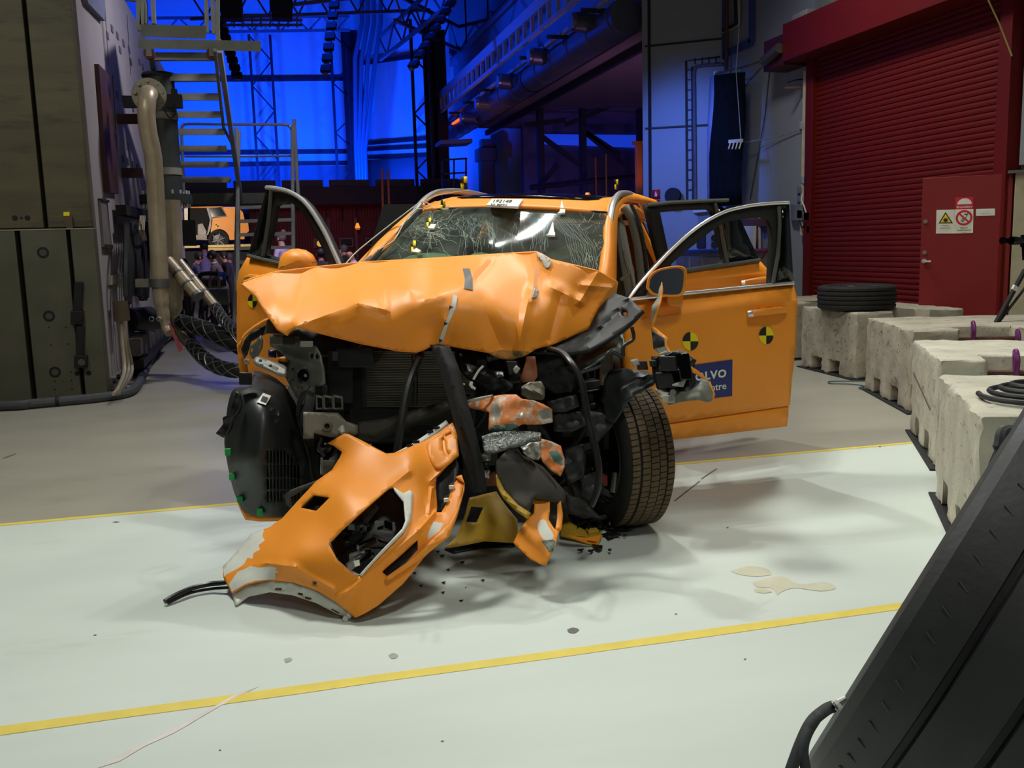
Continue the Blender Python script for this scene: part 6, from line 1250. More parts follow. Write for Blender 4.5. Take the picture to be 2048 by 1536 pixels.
HF = [((594, 652), (716, 606), 15, .022), ((716, 606), (770, 619), 12, .02), ((770, 619), (764, 577), 10, .014), ((764, 574), (820, 579), 14, .018), ((820, 579), (880, 592), 16, .012), ((850, 600), (930, 572), 16, .02), ((605, 543), (584, 655), 26, -.016), ((1060, 580), (1036, 700), 12, .03), ((930, 562), (965, 528), 16, .025), ((985, 522), (955, 556), 12, -.02), ((1073, 503), (1064, 600), 12, .028), ((1103, 575), (1160, 602), 18, .035), ((1160, 602), (1195, 545), 14, .03), ((1122, 590), (1098, 682), 16, -.03), ((1165, 570), (1225, 575), 10, .025), ((890, 640), (878, 690), 16, .02), ((962, 600), (1000, 692), 26, -.02), ((545, 548), (560, 655), 26, .008)]
def fnH(x, y, o=0.): return KP(x, y, w=hw_(x, y) - fold(x, y, HF) - .004 * math.sin(x * .05) * math.sin(y * .07) - o)
TORN = mat('torn_paint_smear', (176, 118, 40), .6, 0, .3, 30, dirt=(96, 104, 60), dscale=20, dthr=.5)
hd_r = [(976, 706), (1000, 700), (1040, 702), (1062, 704), (1050, 712), (1021, 721), (998, 716)]
hood = panel('bonnet', hood_out, fnH, [ORANGE, TORN], car, 7, regions=[(hd_r, 1)], solid=.012, angle=24, lines=crease_lines(HF), label='crumpled orange bonnet folded up in front of the windscreen')
top = [(479.8, 565), (503, 555), (553, 542), (635, 532), (723, 523), (869, 515), (960, 509), (1030, 504.7), (1073, 502), (1103, 518), (1150, 529), (1195, 540), (1235, 562.6)]
rows = []
for t in (0, .15, .5, 1): rows.append([(1 - t) * fnH(x, y) + t * K(np.interp(x, [480, 1235], [-.85, .78]), .44, 1.06) - np.array([0, 0, .03 * math.sin(t * 3.1)]) for x, y in top])
obj('bonnet_rear_fold', MB().grid(rows), ORANGE, car, solid=.01, angle=60)
# tape strips on the bonnet
tp1 = c1((1690, 672), (1738, 672), (1758, 740), (1760, 820), (1700, 808), (1705, 740))
panel('grey_tape', tp1, lambda x, y: fnH(x, y, .006), mat('grey_duct_tape', (92, 92, 88), .6), hood, 6, solid=0)
ms = c1((1625, 850), (1656, 858), (1640, 950), (1590, 1060), (1550, 1185), (1520, 1187), (1555, 1090), (1590, 1000), (1615, 920))
panel('measuring_tape', ms, lambda x, y: fnH(x, y, .006), mat('white_tape', (214, 214, 206), .6), hood, 6, solid=0)
for q in (((1600, 925), (1628, 935), (1600, 948)), ((1565, 1035), (1590, 1050), (1562, 1063)), ((1530, 1150), (1556, 1165), (1530, 1176))): panel('tape_arrow', c1(*q), lambda x, y: fnH(x, y, .01), INK, hood, 8, solid=0)
panel('crumpled_foil', c2((515, 445), (560, 455), (600, 490), (595, 520), (570, 530), (545, 490)), lambda x, y: fnH(x, y, .012 + .006 * math.sin(x * 2.1)), mat('wrinkled_white_tape', (176, 170, 158), .5, 0, .2, 20), hood, 4, solid=.003, angle=20)
panel('crumpled_foil', c2((500, 610), (515, 640), (535, 650), (520, 690), (495, 690), (505, 645)), lambda x, y: fnH(x, y, .012 + .006 * math.sin(x * 2.1)), mat('wrinkled_white_tape', (176, 170, 158), .5, 0, .2, 20), hood, 4, solid=.003, angle=20)
# ---- roof label and flags
def onRoof(x, y, o=.004):
    best = None
    for w in np.linspace(1.02, 1.75, 220):
        p = KP(x, y, w=w); u, _, z = KI(p); e = abs(z - (zroof(max(w, 1.13)) + .03 * (1 - (u / hroof(w)) ** 2) + o))
        if best is None or e < best[0] - 1e-4: best = (e, p)
        elif e > best[0] + .03: break
    return best[1] + KZ * 0 - KW * .003
lc = [(973, 409.5), (984, 397.5), (1046, 398), (1036, 413)]
_lp = plane3(onRoof(*lc[0]), onRoof(*lc[1]), onRoof(*lc[2])); _ln = _lp[1] if _lp[1] @ (CAM - _lp[0]) > 0 else -_lp[1]
def onLab(x, y, o): return PL(x, y, (_lp[0] + _ln * (.012 + o), _ln))
rl_ = obj('roof_label', MB().prism([onLab(x, y, 0) for x, y in lc], -_ln * .014), WHITEP, rf_, label='white sticker with black test number')
def rtext(txt, x, y, wd_, hpx):
    mb = text_mb(txt, (0, 0, 0), (1, 0, 0), (0, 1, 0), hpx, 0., .01)
    mb.v = [tuple(onLab(x + vx * wd_ + vy * .7, y - vy + vx * wd_ * .02, .003)) for vx, vy, vz in mb.v]; return mb
obj('label_lettering', rtext('192148', 983, 404.4, 1.62, 5.6), INK, rl_); obj('label_lettering', rtext('50 MPH', 979, 410.6, 1.9, 3.8), INK, rl_)
def flag(cx, cy, w, h, fn, parent, base=None):
    mb = MB(); X = [(-1, -1), (0, -1), (0, 0), (-1, 0)], [(0, -1), (1, -1), (1, 0), (0, 0)], [(-1, 0), (0, 0), (0, 1), (-1, 1)], [(0, 0), (1, 0), (1, 1), (0, 1)]
    for k, q in enumerate(X): mb.mi = 1 if k in (1, 2) else 0; mb.add([fn(cx + a * w / 2, cy + b * h / 2) for a, b in q], [(0, 1, 2, 3)])
    f_ = obj('target_flag', mb, [INK, YEL], parent, solid=.006, label='small upright yellow and black target flag')
    if base: obj('flag_base', MB().prism([fn(*p) for p in base], KZ * .01 - KW * .01), WHITEP, f_)
flag(928, 366, 13, 26, lambda x, y: KP(x, y, w=1.65), car); flag(1233, 369, 7, 20, lambda x, y: KP(x, y, w=1.6), car); flag(886, 410, 9, 21, lambda x, y: KP(x, y, w=1.1), car, [(884, 420), (900, 416), (898, 422), (887, 422)])
flag(858, 446, 9, 18, lambda x, y: onW(x, y, .03), ws, [(856, 459), (863, 451), (873, 452), (868, 460)]); flag(827, 493, 10, 21, lambda x, y: onW(x, y, .03), ws, [(823, 506), (834, 499), (843, 504), (838, 508)])
for q in ([(1119, 424), (1123, 402), (1128, 424)], [(1096, 468), (1105, 444), (1108, 470)]): obj('target_flag', MB().prism([onW(x, y, .03) for x, y in q], KU * .004), WHITEP, ws); obj('flag_base', MB().prism([onW(x, y, .03) for x, y in [(q[0][0] - 4, q[0][1] + 4), (q[2][0] + 2, q[2][1] - 3), (q[2][0] + 2, q[2][1] + 4), (q[0][0], q[0][1] + 5)]], KZ * .01), WHITEP, ws)
WIRE = mat('cream_wire', (190, 182, 158), .6)
for pts in ([(835, 408), (780, 450), (742, 480), (712, 505), (690, 529)], [(840, 412), (812, 440), (790, 478), (770, 492), (756, 500)], [(842, 405), (870, 392), (910, 384), (940, 381)], [(845, 402), (860, 410), (840, 418), (830, 416)]):
    obj('sensor_wire', MB().tube(smooth_path([KP(x, y, w=np.interp(y, [380, 405, 530], [1.55, 1.12, .5])) for x, y in pts], 5), .004, 5), WIRE, car)
panel('grey_tape_patch', [(718, 524), (735, 513), (744, 508), (741, 518), (728, 526)], lambda x, y: KP(x, y, w=.5), mat('wrinkled_white_tape', (176, 170, 158), .5, 0, .2, 20), car, 5, solid=.003)

# ================================================================== wrecked front end
def pc(name, poly, d, m, parent=None, step=10, holes=(), solid=.006, folds=(), regions=(), rough=0., **k):
    g = d if callable(d) else (lambda x, y: d)
    if rough:
        ph_ = rng.uniform(0, 6)
        fn = lambda x, y: D(x, y, g(x, y) - fold(x, y, folds) + rough * .55 * (math.sin(x * .11 + y * .05 + ph_) * math.sin(y * .13 - x * .06 + ph_ * 2) + .4 * abs(math.sin(x * .19 + y * .15 + ph_))))
    else: fn = lambda x, y: D(x, y, g(x, y) - fold(x, y, folds))
    return panel(name, poly, fn, m, car if parent is None else parent, step, holes=holes, solid=solid, regions=regions, **k)
def circ(cx, cy, r_, n=14, ry=None): return [(cx + r_ * math.cos(t), cy + (ry or r_) * math.sin(t)) for t in np.linspace(0, 2 * math.pi, n, endpoint=False)]
def hose(name, pts, ds, r_, m, parent=None, n=8, k=6):
    ds = ds if hasattr(ds, '__len__') else [ds] * len(pts)
    return obj(name, MB().tube(smooth_path([D(x, y, d) for (x, y), d in zip(pts, ds)], k), r_, n), m, car if parent is None else parent)
def bx(name, x0, y0, x1, y1, d, dep, m, parent=None, bevel=.004, skew=0):
    a = [D(x0 + skew, y1, d), D(x1 + skew, y1, d), D(x1 + skew, y1, d + dep), D(x0 + skew, y1, d + dep), D(x0, y0, d), D(x1, y0, d), D(x1, y0, d + dep), D(x0, y0, d + dep)]
    return obj(name, MB().hexa(a), m, car if parent is None else parent, bevel=bevel)
# dark engine mass filling the bay
obj('engine_block', MB().hexa([K(-.55, -.15, .35), K(.5, .1, .35), K(.5, .36, .35), K(-.55, .36, .35), K(-.55, -.1, .9), K(.5, .15, .9), K(.5, .36, .95), K(-.55, .36, .95)]), ENGINE, car, bevel=.05)
r8 = random.Random(21)
for i in range(46):
    x = r8.uniform(930, 1230); y = r8.uniform(705, 1000); d = 4.62 + r8.uniform(0, .25) + (x - 930) * .0008
    if r8.random() < .5: obj('engine_fitting', MB().box(D(x, y, d), (r8.uniform(.04, .16), r8.uniform(.04, .12), r8.uniform(.03, .12)), (_n([1, r8.uniform(-.6, .6), 0]), _n([-r8.uniform(-.2, .2), 1, 0]), np.array([0, 0, 1.]))), ENGINE, car, bevel=.008)
    else: hose('engine_hose', [(x, y), (x + r8.uniform(-40, 40), y + r8.uniform(10, 40)), (x + r8.uniform(-60, 60), y + r8.uniform(40, 90))], d, r8.uniform(.008, .022), ENGINE if i % 3 else BLACK)
for i in range(26):
    x = r8.uniform(650, 860); y = r8.uniform(690, 860); obj('cooling_fitting', MB().box(D(x, y, 4.95 + r8.uniform(0, .2)), (r8.uniform(.05, .2), .06, r8.uniform(.03, .12))), ENGINE, car, bevel=.006)
# radiator with fins
RADM = mat('radiator_frame', (36, 37, 35), .55, .3, .2, 10); FINM = mat('radiator_fin', (130, 126, 114), .5, .4, .15, 12)
rad = bx('radiator', 700, 700, 952, 850, 4.86, .06, RADM)
fin0 = None
for i in range(34):
    y = 703 + i * 3.3; obj('radiator_fin', MB().beam(D(728, y, 4.85), D(948, y + 1.5, 4.78), (.012), .0045), FINM, rad)
for x in (727, 835, 948): obj('radiator_tank', MB().beam(D(x, 700, 4.845), D(x + 1, 815, 4.845), .025, .02), RADM, rad)
bx('fan_shroud', 655, 700, 706, 806, 4.72, .1, BLACK); bx('intake_box', 672, 695, 745, 735, 4.66, .12, BLACK, skew=6); bx('sensor_box', 664, 703, 676, 722, 4.58, .04, RADM)
# left headlamp carrier
gA = tps([(540, 672, 4.72), (630, 690, 4.6), (640, 760, 4.58), (575, 745, 4.7), (605, 800, 4.64), (540, 700, 4.75)])
pc('headlamp_carrier', c3((400, 115), (500, 128), (620, 150), (735, 190), (770, 260), (790, 340), (800, 470), (760, 485), (690, 485), (655, 530), (645, 625), (590, 560), (520, 430), (505, 395), (545, 300), (470, 230), (400, 190)), gA, PART_GREY, step=7, holes=[circ(606.5, 751, 11.5, 18, 13.5), circ(622.8, 711.6, 3.9, 10, 6), circ(632.8, 713, 3.6, 10, 6), circ(584.5, 737.6, 2.6, 8), circ(581, 760, 1.9, 8), circ(585, 757, 1.5, 7), circ(595.5, 776, 1.8, 7), circ(601.5, 776, 1.8, 7)], solid=.012, folds=[((560, 705), (640, 730), 8, .012), ((590, 735), (620, 790), 6, -.008)])
obj('lamp_socket', MB().lathe([(.03, 0), (.032, .03), (.024, .04), (.008, .05)], D(606.5, 751, 4.64), R @ np.array([0, 0, 1.]), 20), ENGINE, car)
bx('upper_tie_bar', 540, 671, 600, 690, 4.66, .14, PART_GREY, bevel=.006); bx('carrier_shelf', 600, 682, 626, 694, 4.55, .1, mat('light_grey_bracket', (140, 140, 130), .5, .3), bevel=.004); bx('carrier_block', 566, 673, 590, 690, 4.6, .06, BLACK)
obj('front_strut_cap', MB().cyl(D(548, 668, 4.85), D(549, 640, 4.85), .05, .035, 16), PART_GREY, car)
pc('side_bracket', c3((255, 190), (300, 155), (335, 110), (350, 150), (345, 200), (320, 250), (300, 290), (268, 280), (250, 240)), 4.72, PART_GREY, step=6, holes=[circ(503, 700, 2.5, 8, 4)], solid=.01)
pc('bracket_tab', c3((212, 285), (250, 285), (248, 325), (212, 325)), 4.66, mat('light_grey_bracket', (140, 140, 130), .5, .3), step=8, holes=[circ(492, 723, 2, 8)], solid=.006)
pc('support_arm', c3((295, 272), (325, 265), (505, 330), (522, 345), (520, 395), (480, 400), (300, 315), (285, 295)), tps([(510, 715, 4.55), (570, 740, 4.5), (540, 728, 4.52), (520, 720, 4.54)], .1), mat('pale_arm', (108, 108, 102), .5, .2, .1, 10), step=6, solid=.012, folds=[((512, 719), (566, 742), 5, -.012)], bevel=0)
for q in ((521, 721), (541, 731), (556, 738)): obj('arm_rivet', MB().ball(D(*q, 4.515), .008, None, 8, 6), PART_GREY, car)
pc('wing_seal_dark', c3((190, 215), (215, 150), (260, 90), (330, 60), (400, 30), (400, 90), (330, 120), (260, 160), (235, 250), (215, 280)), 4.9, BLACK, step=8, solid=.01)
pc('front_wing_edge', c1((175, 1152), (205, 1110), (260, 1065), (330, 1022), (376, 1003), (384, 1022), (320, 1050), (250, 1090), (200, 1135)), tps([(485, 676, 5.0), (540, 636, 4.9), (510, 655, 4.94)], .1), ORANGE, step=6, solid=.02, label='bent orange wheel arch edge')
pc('front_wing', [(474, 690), (486, 676), (480, 700), (492, 722), (496, 750), (482, 750), (478, 735)], 5.02, ORANGE, step=8, solid=.02)
pc('front_wing', [(552, 716), (572, 712), (575, 724), (560, 722)], 5.0, ORANGE, step=8, solid=.02); pc('blue_sensor', [(536, 700), (552, 700), (553, 716), (537, 714)], 4.98, mat('deep_blue_plastic', (14, 20, 96), .4), step=8)
# wheel arch liner
gL = tps([(476, 768, 4.78), (452, 820, 4.72), (450, 880, 4.7), (460, 950, 4.68), (480, 1010, 4.7), (520, 1034, 4.68), (575, 1034, 4.66), (505, 742, 4.95), (550, 750, 4.98), (590, 790, 4.86), (610, 850, 4.84), (622, 960, 4.8), (530, 800, 4.6), (520, 860, 4.5), (500, 920, 4.5), (560, 900, 4.58), (545, 960, 4.56), (600, 930, 4.72), (570, 830, 4.66)])
LINER = mat('arch_liner_plastic', (34, 38, 36), .42, 0, .15, 6, .04, 40, .5)
lin_o = c3((180, 490), (125, 520), (90, 640), (68, 860), (75, 960), (110, 1150), (165, 1330), (232, 1415), (330, 1436), (520, 1440), (600, 1440), (720, 1300), (740, 1150), (700, 1060), (655, 930), (620, 780), (600, 640), (560, 560), (500, 470), (400, 400), (285, 372), (262, 480))
gh = [c3((376 + i * 25 + 2, y0), (376 + i * 25 + 19, y0), (376 + i * 25 + 21, y1), (376 + i * 25 + 4, y1)) for i in range(10) for y0, y1 in ((955 + max(0, i - 5) * 26, 1048), (1060, 1150), (1162, 1240), (1252, 1335)) if y1 - y0 > 30]
ln = pc('wheel_arch_liner', rnd_poly(lin_o, 2), gL, LINER, step=10, holes=gh, solid=.006, folds=[(tuple(c3((400, 590))[0]), tuple(c3((620, 900))[0]), 14, .03), (tuple(c3((400, 590))[0]), tuple(c3((440, 720))[0]), 12, -.03), (tuple(c3((225, 600))[0]), tuple(c3((310, 570))[0]), 4, .006)], label='black plastic wheel arch liner with vent grille')
pc('liner_backing', c3((360, 930), (700, 930), (720, 1300), (500, 1360), (380, 1360)), lambda x, y: gL(x, y) + .06, ENGINE, ln, step=12)  # dark sheet added behind the vent so no floor shows through
for i, (x, y) in enumerate(c3((95, 965), (125, 1145), (183, 1310), (328, 1405))): obj('green_clip', MB().box(D(x, y, gL(x, y) - .02), (.03, .02, .035)), mat('green_clip', (20, 150, 70), .5), ln, bevel=.004)
panel('barcode_label', c3((352, 533), (412, 555), (372, 622), (304, 600)), lambda x, y: D(x, y, gL(x, y) - .012), WHITEP, ln, 8, solid=0)
for i in range(9): a = c3((352 + i * 4.4, 556 + i * 1.6))[0]; b_ = c3((336 + i * 4.4, 590 + i * 1.6))[0]; obj('barcode_bar', MB().beam(D(*a, gL(*a) - .016), D(*b_, gL(*b_) - .016), .0025 if i % 2 else .0045, .001, R @ np.array([0, 0, 1.])), INK, ln)
panel('bumper_end_strip', c3((165, 1340), (230, 1420), (330, 1440), (600, 1440), (560, 1470), (330, 1475), (222, 1462), (190, 1400)), lambda x, y: D(x, y, gL(x, y) + .004), ORANGE, car, 10, solid=.012, label='orange lower strip under the liner')
bx('cable_box', 478, 745, 504, 770, 4.62, .06, BLACK)
pc('torn_connector', c3((155, 520), (185, 540), (200, 600), (170, 680), (120, 760), (95, 830), (60, 862), (5, 830), (60, 760), (55, 715), (100, 690), (130, 610)), 4.56, BLACK, step=6, solid=.02, rough=.012, label='torn black plastic connector strip')
obj('front_wheel', MB().lathe([(.2, -.11), (.26, -.13), (.34, -.125), (.372, -.09), (.374, .09), (.34, .125), (.26, .13), (.2, .11)], K(-.78, .02, .37), KU, 40, True), RUBBER, car)
# crossmember, frame boxes, lamp
gX = tps([(606, 830, 4.5), (717, 850, 4.55), (800, 830, 4.62), (900, 800, 4.66)])
BEIGE = mat('dusty_alloy', (112, 108, 92), .55, .3, .15, 8)
pc('crossmember_end', c3((645, 672), (900, 678), (960, 740), (1045, 770), (1045, 830), (870, 850), (725, 822), (722, 860), (645, 858)), gX, BEIGE, step=8, solid=.05)
obj('tow_socket', MB().lathe([(.022, .0), (.022, -.03), (.014, -.03), (.013, .02)], D(656.5, 852, 4.5), R @ np.array([0, 0, 1.]), 18), BEIGE, car)
pc('lower_crossmember', c3((1040, 745), (1250, 720), (1690, 590), (1720, 640), (1300, 790), (1150, 860), (1040, 840)), tps([(720, 850, 4.6), (900, 806, 4.62), (800, 840, 4.6)], .1), mat('dark_alloy', (58, 54, 46), .55, .4, .2, 10), step=10, solid=.08)
for x0, x1 in ((735, 790), (790, 860), (860, 930)): pc('duct_frame', c3((x0, 545), (x1, 560), (x1 + 6, 655), (x0, 660)), 4.58, PART_GREY, step=10, holes=[c3((x0 + 12, 565), (x1 - 8, 575), (x1 - 4, 640), (x0 + 12, 645))], solid=.03)
bx('lamp_bracket', 630, 770, 655, 812, 4.62, .08, RADM); hose('bracket_hook', c3((610, 700), (620, 600), (660, 530), (720, 545)), 4.56, .012, BLACK)
lm = obj('fog_lamp', MB().ball(D(650, 893, 4.62), (.055, .045, .055), None, 16, 10), mat('dark_lens', (20, 20, 22), .15), car); obj('fog_lamp_ring', MB().lathe([(.052, 0), (.062, .02), (.052, .04)], D(650, 893, 4.585), R @ np.array([0, 0, 1.]), 20), BLACK, lm); bx('lamp_foot', 640, 920, 668, 950, 4.56, .08, BEIGE); bx('lamp_foot_pin', 640, 915, 646, 948, 4.54, .02, ALU)
pc('lower_tray_bracket', c3((500, 1280), (560, 1240), (740, 1175), (780, 1180), (640, 1250), (550, 1300), (560, 1380), (520, 1350)), 4.5, mat('brown_grey_bracket', (84, 80, 70), .6, .2), step=8, solid=.03)
hose('wiring', c3((640, 620), (610, 720), (640, 830), (690, 1000), (715, 1170)), 4.6, .008, BLACK); hose('wiring', c3((780, 860), (760, 930), (800, 1000)), 4.5, .008, BLACK)
hose('coolant_hose', [(842, 708), (824, 748), (812, 790), (802, 850), (794, 905)], [4.6, 4.5, 4.45, 4.42, 4.42], .02, BLACK)
for q in (((1160, 320), (1240, 230)), ((1440, 250), (1450, 620)), ((1465, 250), (1480, 620))): a, b_ = c3(*q); hose('thin_lead', [a, ((a[0] + b_[0]) / 2 + 2, (a[1] + b_[1]) / 2), b_], 4.76, .004, BLACK)
pc('inner_wing', [(545, 664), (600, 655), (700, 680), (705, 800), (610, 800), (560, 740)], 5.3, ENGINE, step=16, solid=.02)
# leaning black bar
BAR = mat('black_seal_bar', (12, 11, 11), .75, 0, .3, 20, .1, 40)
pc('leaning_bar', c4((-70, 100), (0, 110), (60, 250), (110, 450), (160, 640), (215, 860), (250, 1060), (245, 1110), (205, 1095), (170, 1050), (150, 860), (112, 700), (62, 500), (8, 300)), tps([(862, 690, 4.5), (950, 975, 4.2), (905, 830, 4.32), (880, 740, 4.42)], .05), BAR, step=8, solid=.05, folds=[((868, 700), (935, 970), 6, .012)], label='long black seal bar hanging across the front')
for q in ((905, 775), (918, 850)): obj('bar_fixing', MB().cyl(D(*q, 4.27), D(*q, 4.2), .012, n=10), BLACK, car)
# centre: engine cover, connectors, crushed cups
pc('engine_cover', c4((100, 150), (300, 120), (440, 180), (540, 250), (560, 330), (500, 420), (430, 440), (300, 400), (180, 330), (110, 240)), lambda x, y: 4.62, mat('glossy_engine_cover', (14, 14, 15), .25, 0, .2, 10), step=8, solid=.04, rough=.02, folds=[((940, 740), (1010, 760), 26, .06)])
pc('white_connector', c4((205, 350), (225, 352), (222, 380), (245, 395), (238, 410), (215, 400), (195, 375)), 4.5, WHITEP, step=4, solid=.012); pc('yellow_clip', c4((150, 360), (170, 366), (172, 378), (158, 374)), 4.5, YEL, step=4, solid=.01); hose('white_tie', c4((228, 338), (262, 280), (296, 245)), 4.5, .006, WHITEP); pc('white_plug', c4((500, 265), (520, 240), (548, 262), (525, 300), (505, 290)), 4.46, mat('grey_plug', (170, 168, 158), .5), step=4, solid=.03)
bx('plug_housing', 1012, 722, 1034, 750, 4.5, .05, BLACK, skew=6)
pc('rust_panel', c4((590, 180), (650, 180), (660, 260), (665, 320), (640, 355), (560, 355), (545, 330), (580, 240)), 4.52, mat('rust_orange', (150, 84, 48), .6, 0, .3, 14, dirt=(120, 112, 92), dscale=14, dthr=.52), step=6, solid=.006, rough=.012, angle=25)
pc('crushed_cup', c4((555, 385), (610, 355), (690, 350), (715, 390), (715, 460), (700, 480), (600, 470), (555, 440)), 4.42, mat('crumpled_grey', (108, 104, 88), .5, .2, .15, 12), step=5, solid=.006, rough=.014, folds=[((1045, 775), (1085, 790), 10, .03)], angle=25)
# crushed bumper beam with paint transfer
SMEAR = mat('paint_transfer', (196, 112, 44), .55, 0, .12, 30, dirt=(196, 192, 174), dscale=11, dthr=.5)
TEAL = mat('teal_transfer', (70, 104, 92), .55, 0, .2, 18, dirt=(180, 176, 158), dscale=12, dthr=.55)
SILV = mat('torn_silver', (172, 168, 156), .35, .5, .2, 16)
pc('bumper_beam', c4((180, 490), (280, 460), (440, 440), (520, 440), (560, 470), (640, 480), (705, 505), (765, 540), (770, 625), (690, 640), (560, 645), (470, 690), (330, 690), (335, 560), (250, 540), (175, 520)), tps([(935, 805, 4.45), (1000, 800, 4.3), (1060, 800, 4.28), (1100, 830, 4.34), (1000, 850, 4.22), (1060, 845, 4.24), (980, 860, 4.3)], .05), [SMEAR, TEAL, SILV], step=6, solid=.01, rough=.014, angle=24, regions=[(c4((360, 650), (500, 640), (560, 660), (520, 690), (330, 690)), 1), (c4((345, 505), (395, 500), (410, 540), (415, 590), (370, 620), (345, 580)), 2), (c4((665, 560), (720, 535), (760, 540), (765, 600), (700, 610)), 2), (c4((520, 570), (570, 560), (560, 600), (520, 600)), 2)], label='crushed bumper beam with orange, white and teal paint')
pc('beam_shelf', c4((175, 480), (280, 455), (360, 440), (362, 455), (290, 475), (180, 500)), 4.34, SILV, step=6, solid=.01)
HONEY = mat('honeycomb_foil', (104, 108, 104), .3, .75, .35, 60, .8, 90)
pc('honeycomb_pad', c4((285, 725), (360, 700), (500, 685), (600, 690), (690, 700), (692, 745), (610, 760), (560, 790), (480, 800), (400, 830), (300, 835)), tps([(965, 880, 4.22), (1080, 868, 4.24), (1010, 895, 4.18), (1040, 870, 4.2)], .1), HONEY, step=5, solid=.02, rough=.01, angle=30, label='torn silver honeycomb pad')
for q in (((278, 845), (345, 845), (345, 890), (285, 900)), ((268, 960), (340, 955), (335, 1015), (280, 1000)), ((280, 900), (340, 898), (330, 950), (290, 940))): pc('foil_scrap', c4(*q), 4.26, SILV if q[0][1] != 900 else BLACK, step=4, solid=.004, rough=.014, angle=20)
pc('crumpled_plate', c4((550, 800), (610, 770), (690, 760), (690, 860), (670, 890), (610, 880), (570, 840)), 4.3, SILV, step=4, solid=.004, rough=.02, angle=20)
pc('torn_panel_sheet', c4((690, 740), (760, 760), (825, 790), (850, 880), (850, 930), (820, 1000), (760, 960), (700, 900), (680, 820)), tps([(1085, 885, 4.36), (1125, 940, 4.3), (1090, 930, 4.32)], .1), [SMEAR, TEAL], step=6, solid=.006, rough=.012, angle=24, regions=[(c4((740, 830), (800, 820), (840, 880), (840, 930), (780, 900)), 1)], label='torn orange sheet smeared with teal')
pc('orange_inner_skirt', c4((250, 1000), (390, 960), (400, 1060), (300, 1070), (230, 1060)), 4.5, mat('rust_orange', (150, 84, 48), .6), step=10, solid=.006)
# dark plastic deflector and yellow tray below it
gP = tps([(993, 920, 4.2), (1030, 885, 4.35), (1085, 930, 4.34), (1133, 985, 4.3), (1130, 1003, 4.25), (1060, 1000, 4.12), (1030, 1020, 4.08), (1000, 985, 4.14)])
pc('air_deflector', c4((385, 890), (510, 770), (560, 850), (700, 930), (865, 1110), (850, 1170), (760, 1165), (650, 1140), (625, 1200), (610, 1240), (530, 1190), (440, 1090), (388, 1000)), gP, mat('dusty_dark_plastic', (50, 46, 36), .7, 0, .25, 8, .08, 30), step=9, solid=.012, folds=[((1030, 920), (1095, 990), 30, .03)], label='dusty dark plastic deflector folded down under the engine')
UYEL = mat('yellow_undertray', (176, 140, 34), .55, 0, .14, 9, dirt=(110, 88, 34), dscale=7, dthr=.58)
pc('deflector_lip', c4((386, 985), (440, 1090), (530, 1190), (622, 1250), (600, 1290), (520, 1240), (430, 1150), (392, 1060)), lambda x, y: gP(x, y) - .03, UYEL, step=7, solid=.01, folds=[((1005, 985), (1050, 1030), 8, .02)])
# right side: front structure rails
BLK2 = mat('satin_black_steel', (15, 16, 17), .55, .1, .2, 10)
pc('inner_wing_rail', c2((905, 690), (945, 665), (1020, 690), (1092, 755), (1040, 812), (985, 860), (880, 930), (800, 970), (700, 985), (560, 985), (480, 970), (640, 930), (800, 865), (860, 740)), tps([(1220, 595, 4.95), (1285, 620, 4.7), (1250, 650, 4.72), (1180, 690, 4.7), (1100, 700, 4.66), (1060, 700, 4.66)]), BLK2, step=8, solid=.02, holes=[circ(1247, 626, 6.5, 12)], folds=[((1090, 700), (1190, 670), 6, .02), ((1190, 670), (1260, 600), 8, -.03)], label='black bent inner wing rail')
pc('suspension_tower', c4((860, 250), (900, 190), (1050, 130), (1180, 70), (1245, 10), (1262, 100), (1252, 180), (1170, 150), (1100, 200), (1000, 265), (960, 300)), tps([(1140, 720, 4.85), (1245, 670, 4.86), (1200, 700, 4.78), (1170, 735, 4.74)], .05), mat('tower_grey', (92, 96, 86), .45, .35, .15, 8), step=6, solid=.01, rough=.01, folds=[((1165, 725), (1235, 690), 7, .03), ((1190, 735), (1240, 715), 6, -.025)], label='crumpled grey suspension tower')
pc('tower_lower', c4((640, 200), (800, 160), (900, 250), (960, 330), (900, 420), (780, 430), (690, 380), (650, 290)), 4.82, mat('dark_tower', (46, 46, 44), .5, .2, .3, 10), step=8, solid=.01, rough=.02)
for i, q in enumerate((((730, 490), (930, 440), (950, 520), (860, 560), (740, 560)), ((770, 560), (960, 560), (1010, 640), (900, 700), (780, 690)), ((960, 540), (1100, 560), (1190, 640), (1130, 720), (1050, 790), (1000, 700)), ((850, 800), (980, 780), (1000, 900), (980, 1000), (880, 1060), (840, 930)), ((960, 1000), (1080, 960), (1120, 1080), (1060, 1200), (960, 1150)), ((860, 1100), (1000, 1180), (1110, 1290), (1000, 1280), (870, 1230)))):
    pc('crash_plastic', c4(*q), 4.62 + .04 * i - (.25 if i == 5 else 0), mat('crash_plastic_dark', (28, 28, 27), .5, 0, .3, 9), step=8, solid=.012, rough=.018, angle=28)
hose('bent_seal', c4((740, 130), (830, 155), (895, 225), (955, 330), (985, 450), (1010, 600), (1040, 720), (1070, 850), (1085, 960), (1075, 1080), (1050, 1160), (1028, 1205)), [4.6, 4.5, 4.4, 4.36, 4.34, 4.34, 4.32, 4.32, 4.32, 4.32, 4.32, 4.32], .0155, mat('black_rubber_seal', (18, 19, 20), .4), n=10)
for q in (((960, 290), (1100, 240), (1160, 150), (1250, 190)), ((1310, -20), (1320, 60), (1255, 110), (1250, 180))): hose('black_lead', c4(*q), 4.68, .01, BLACK)
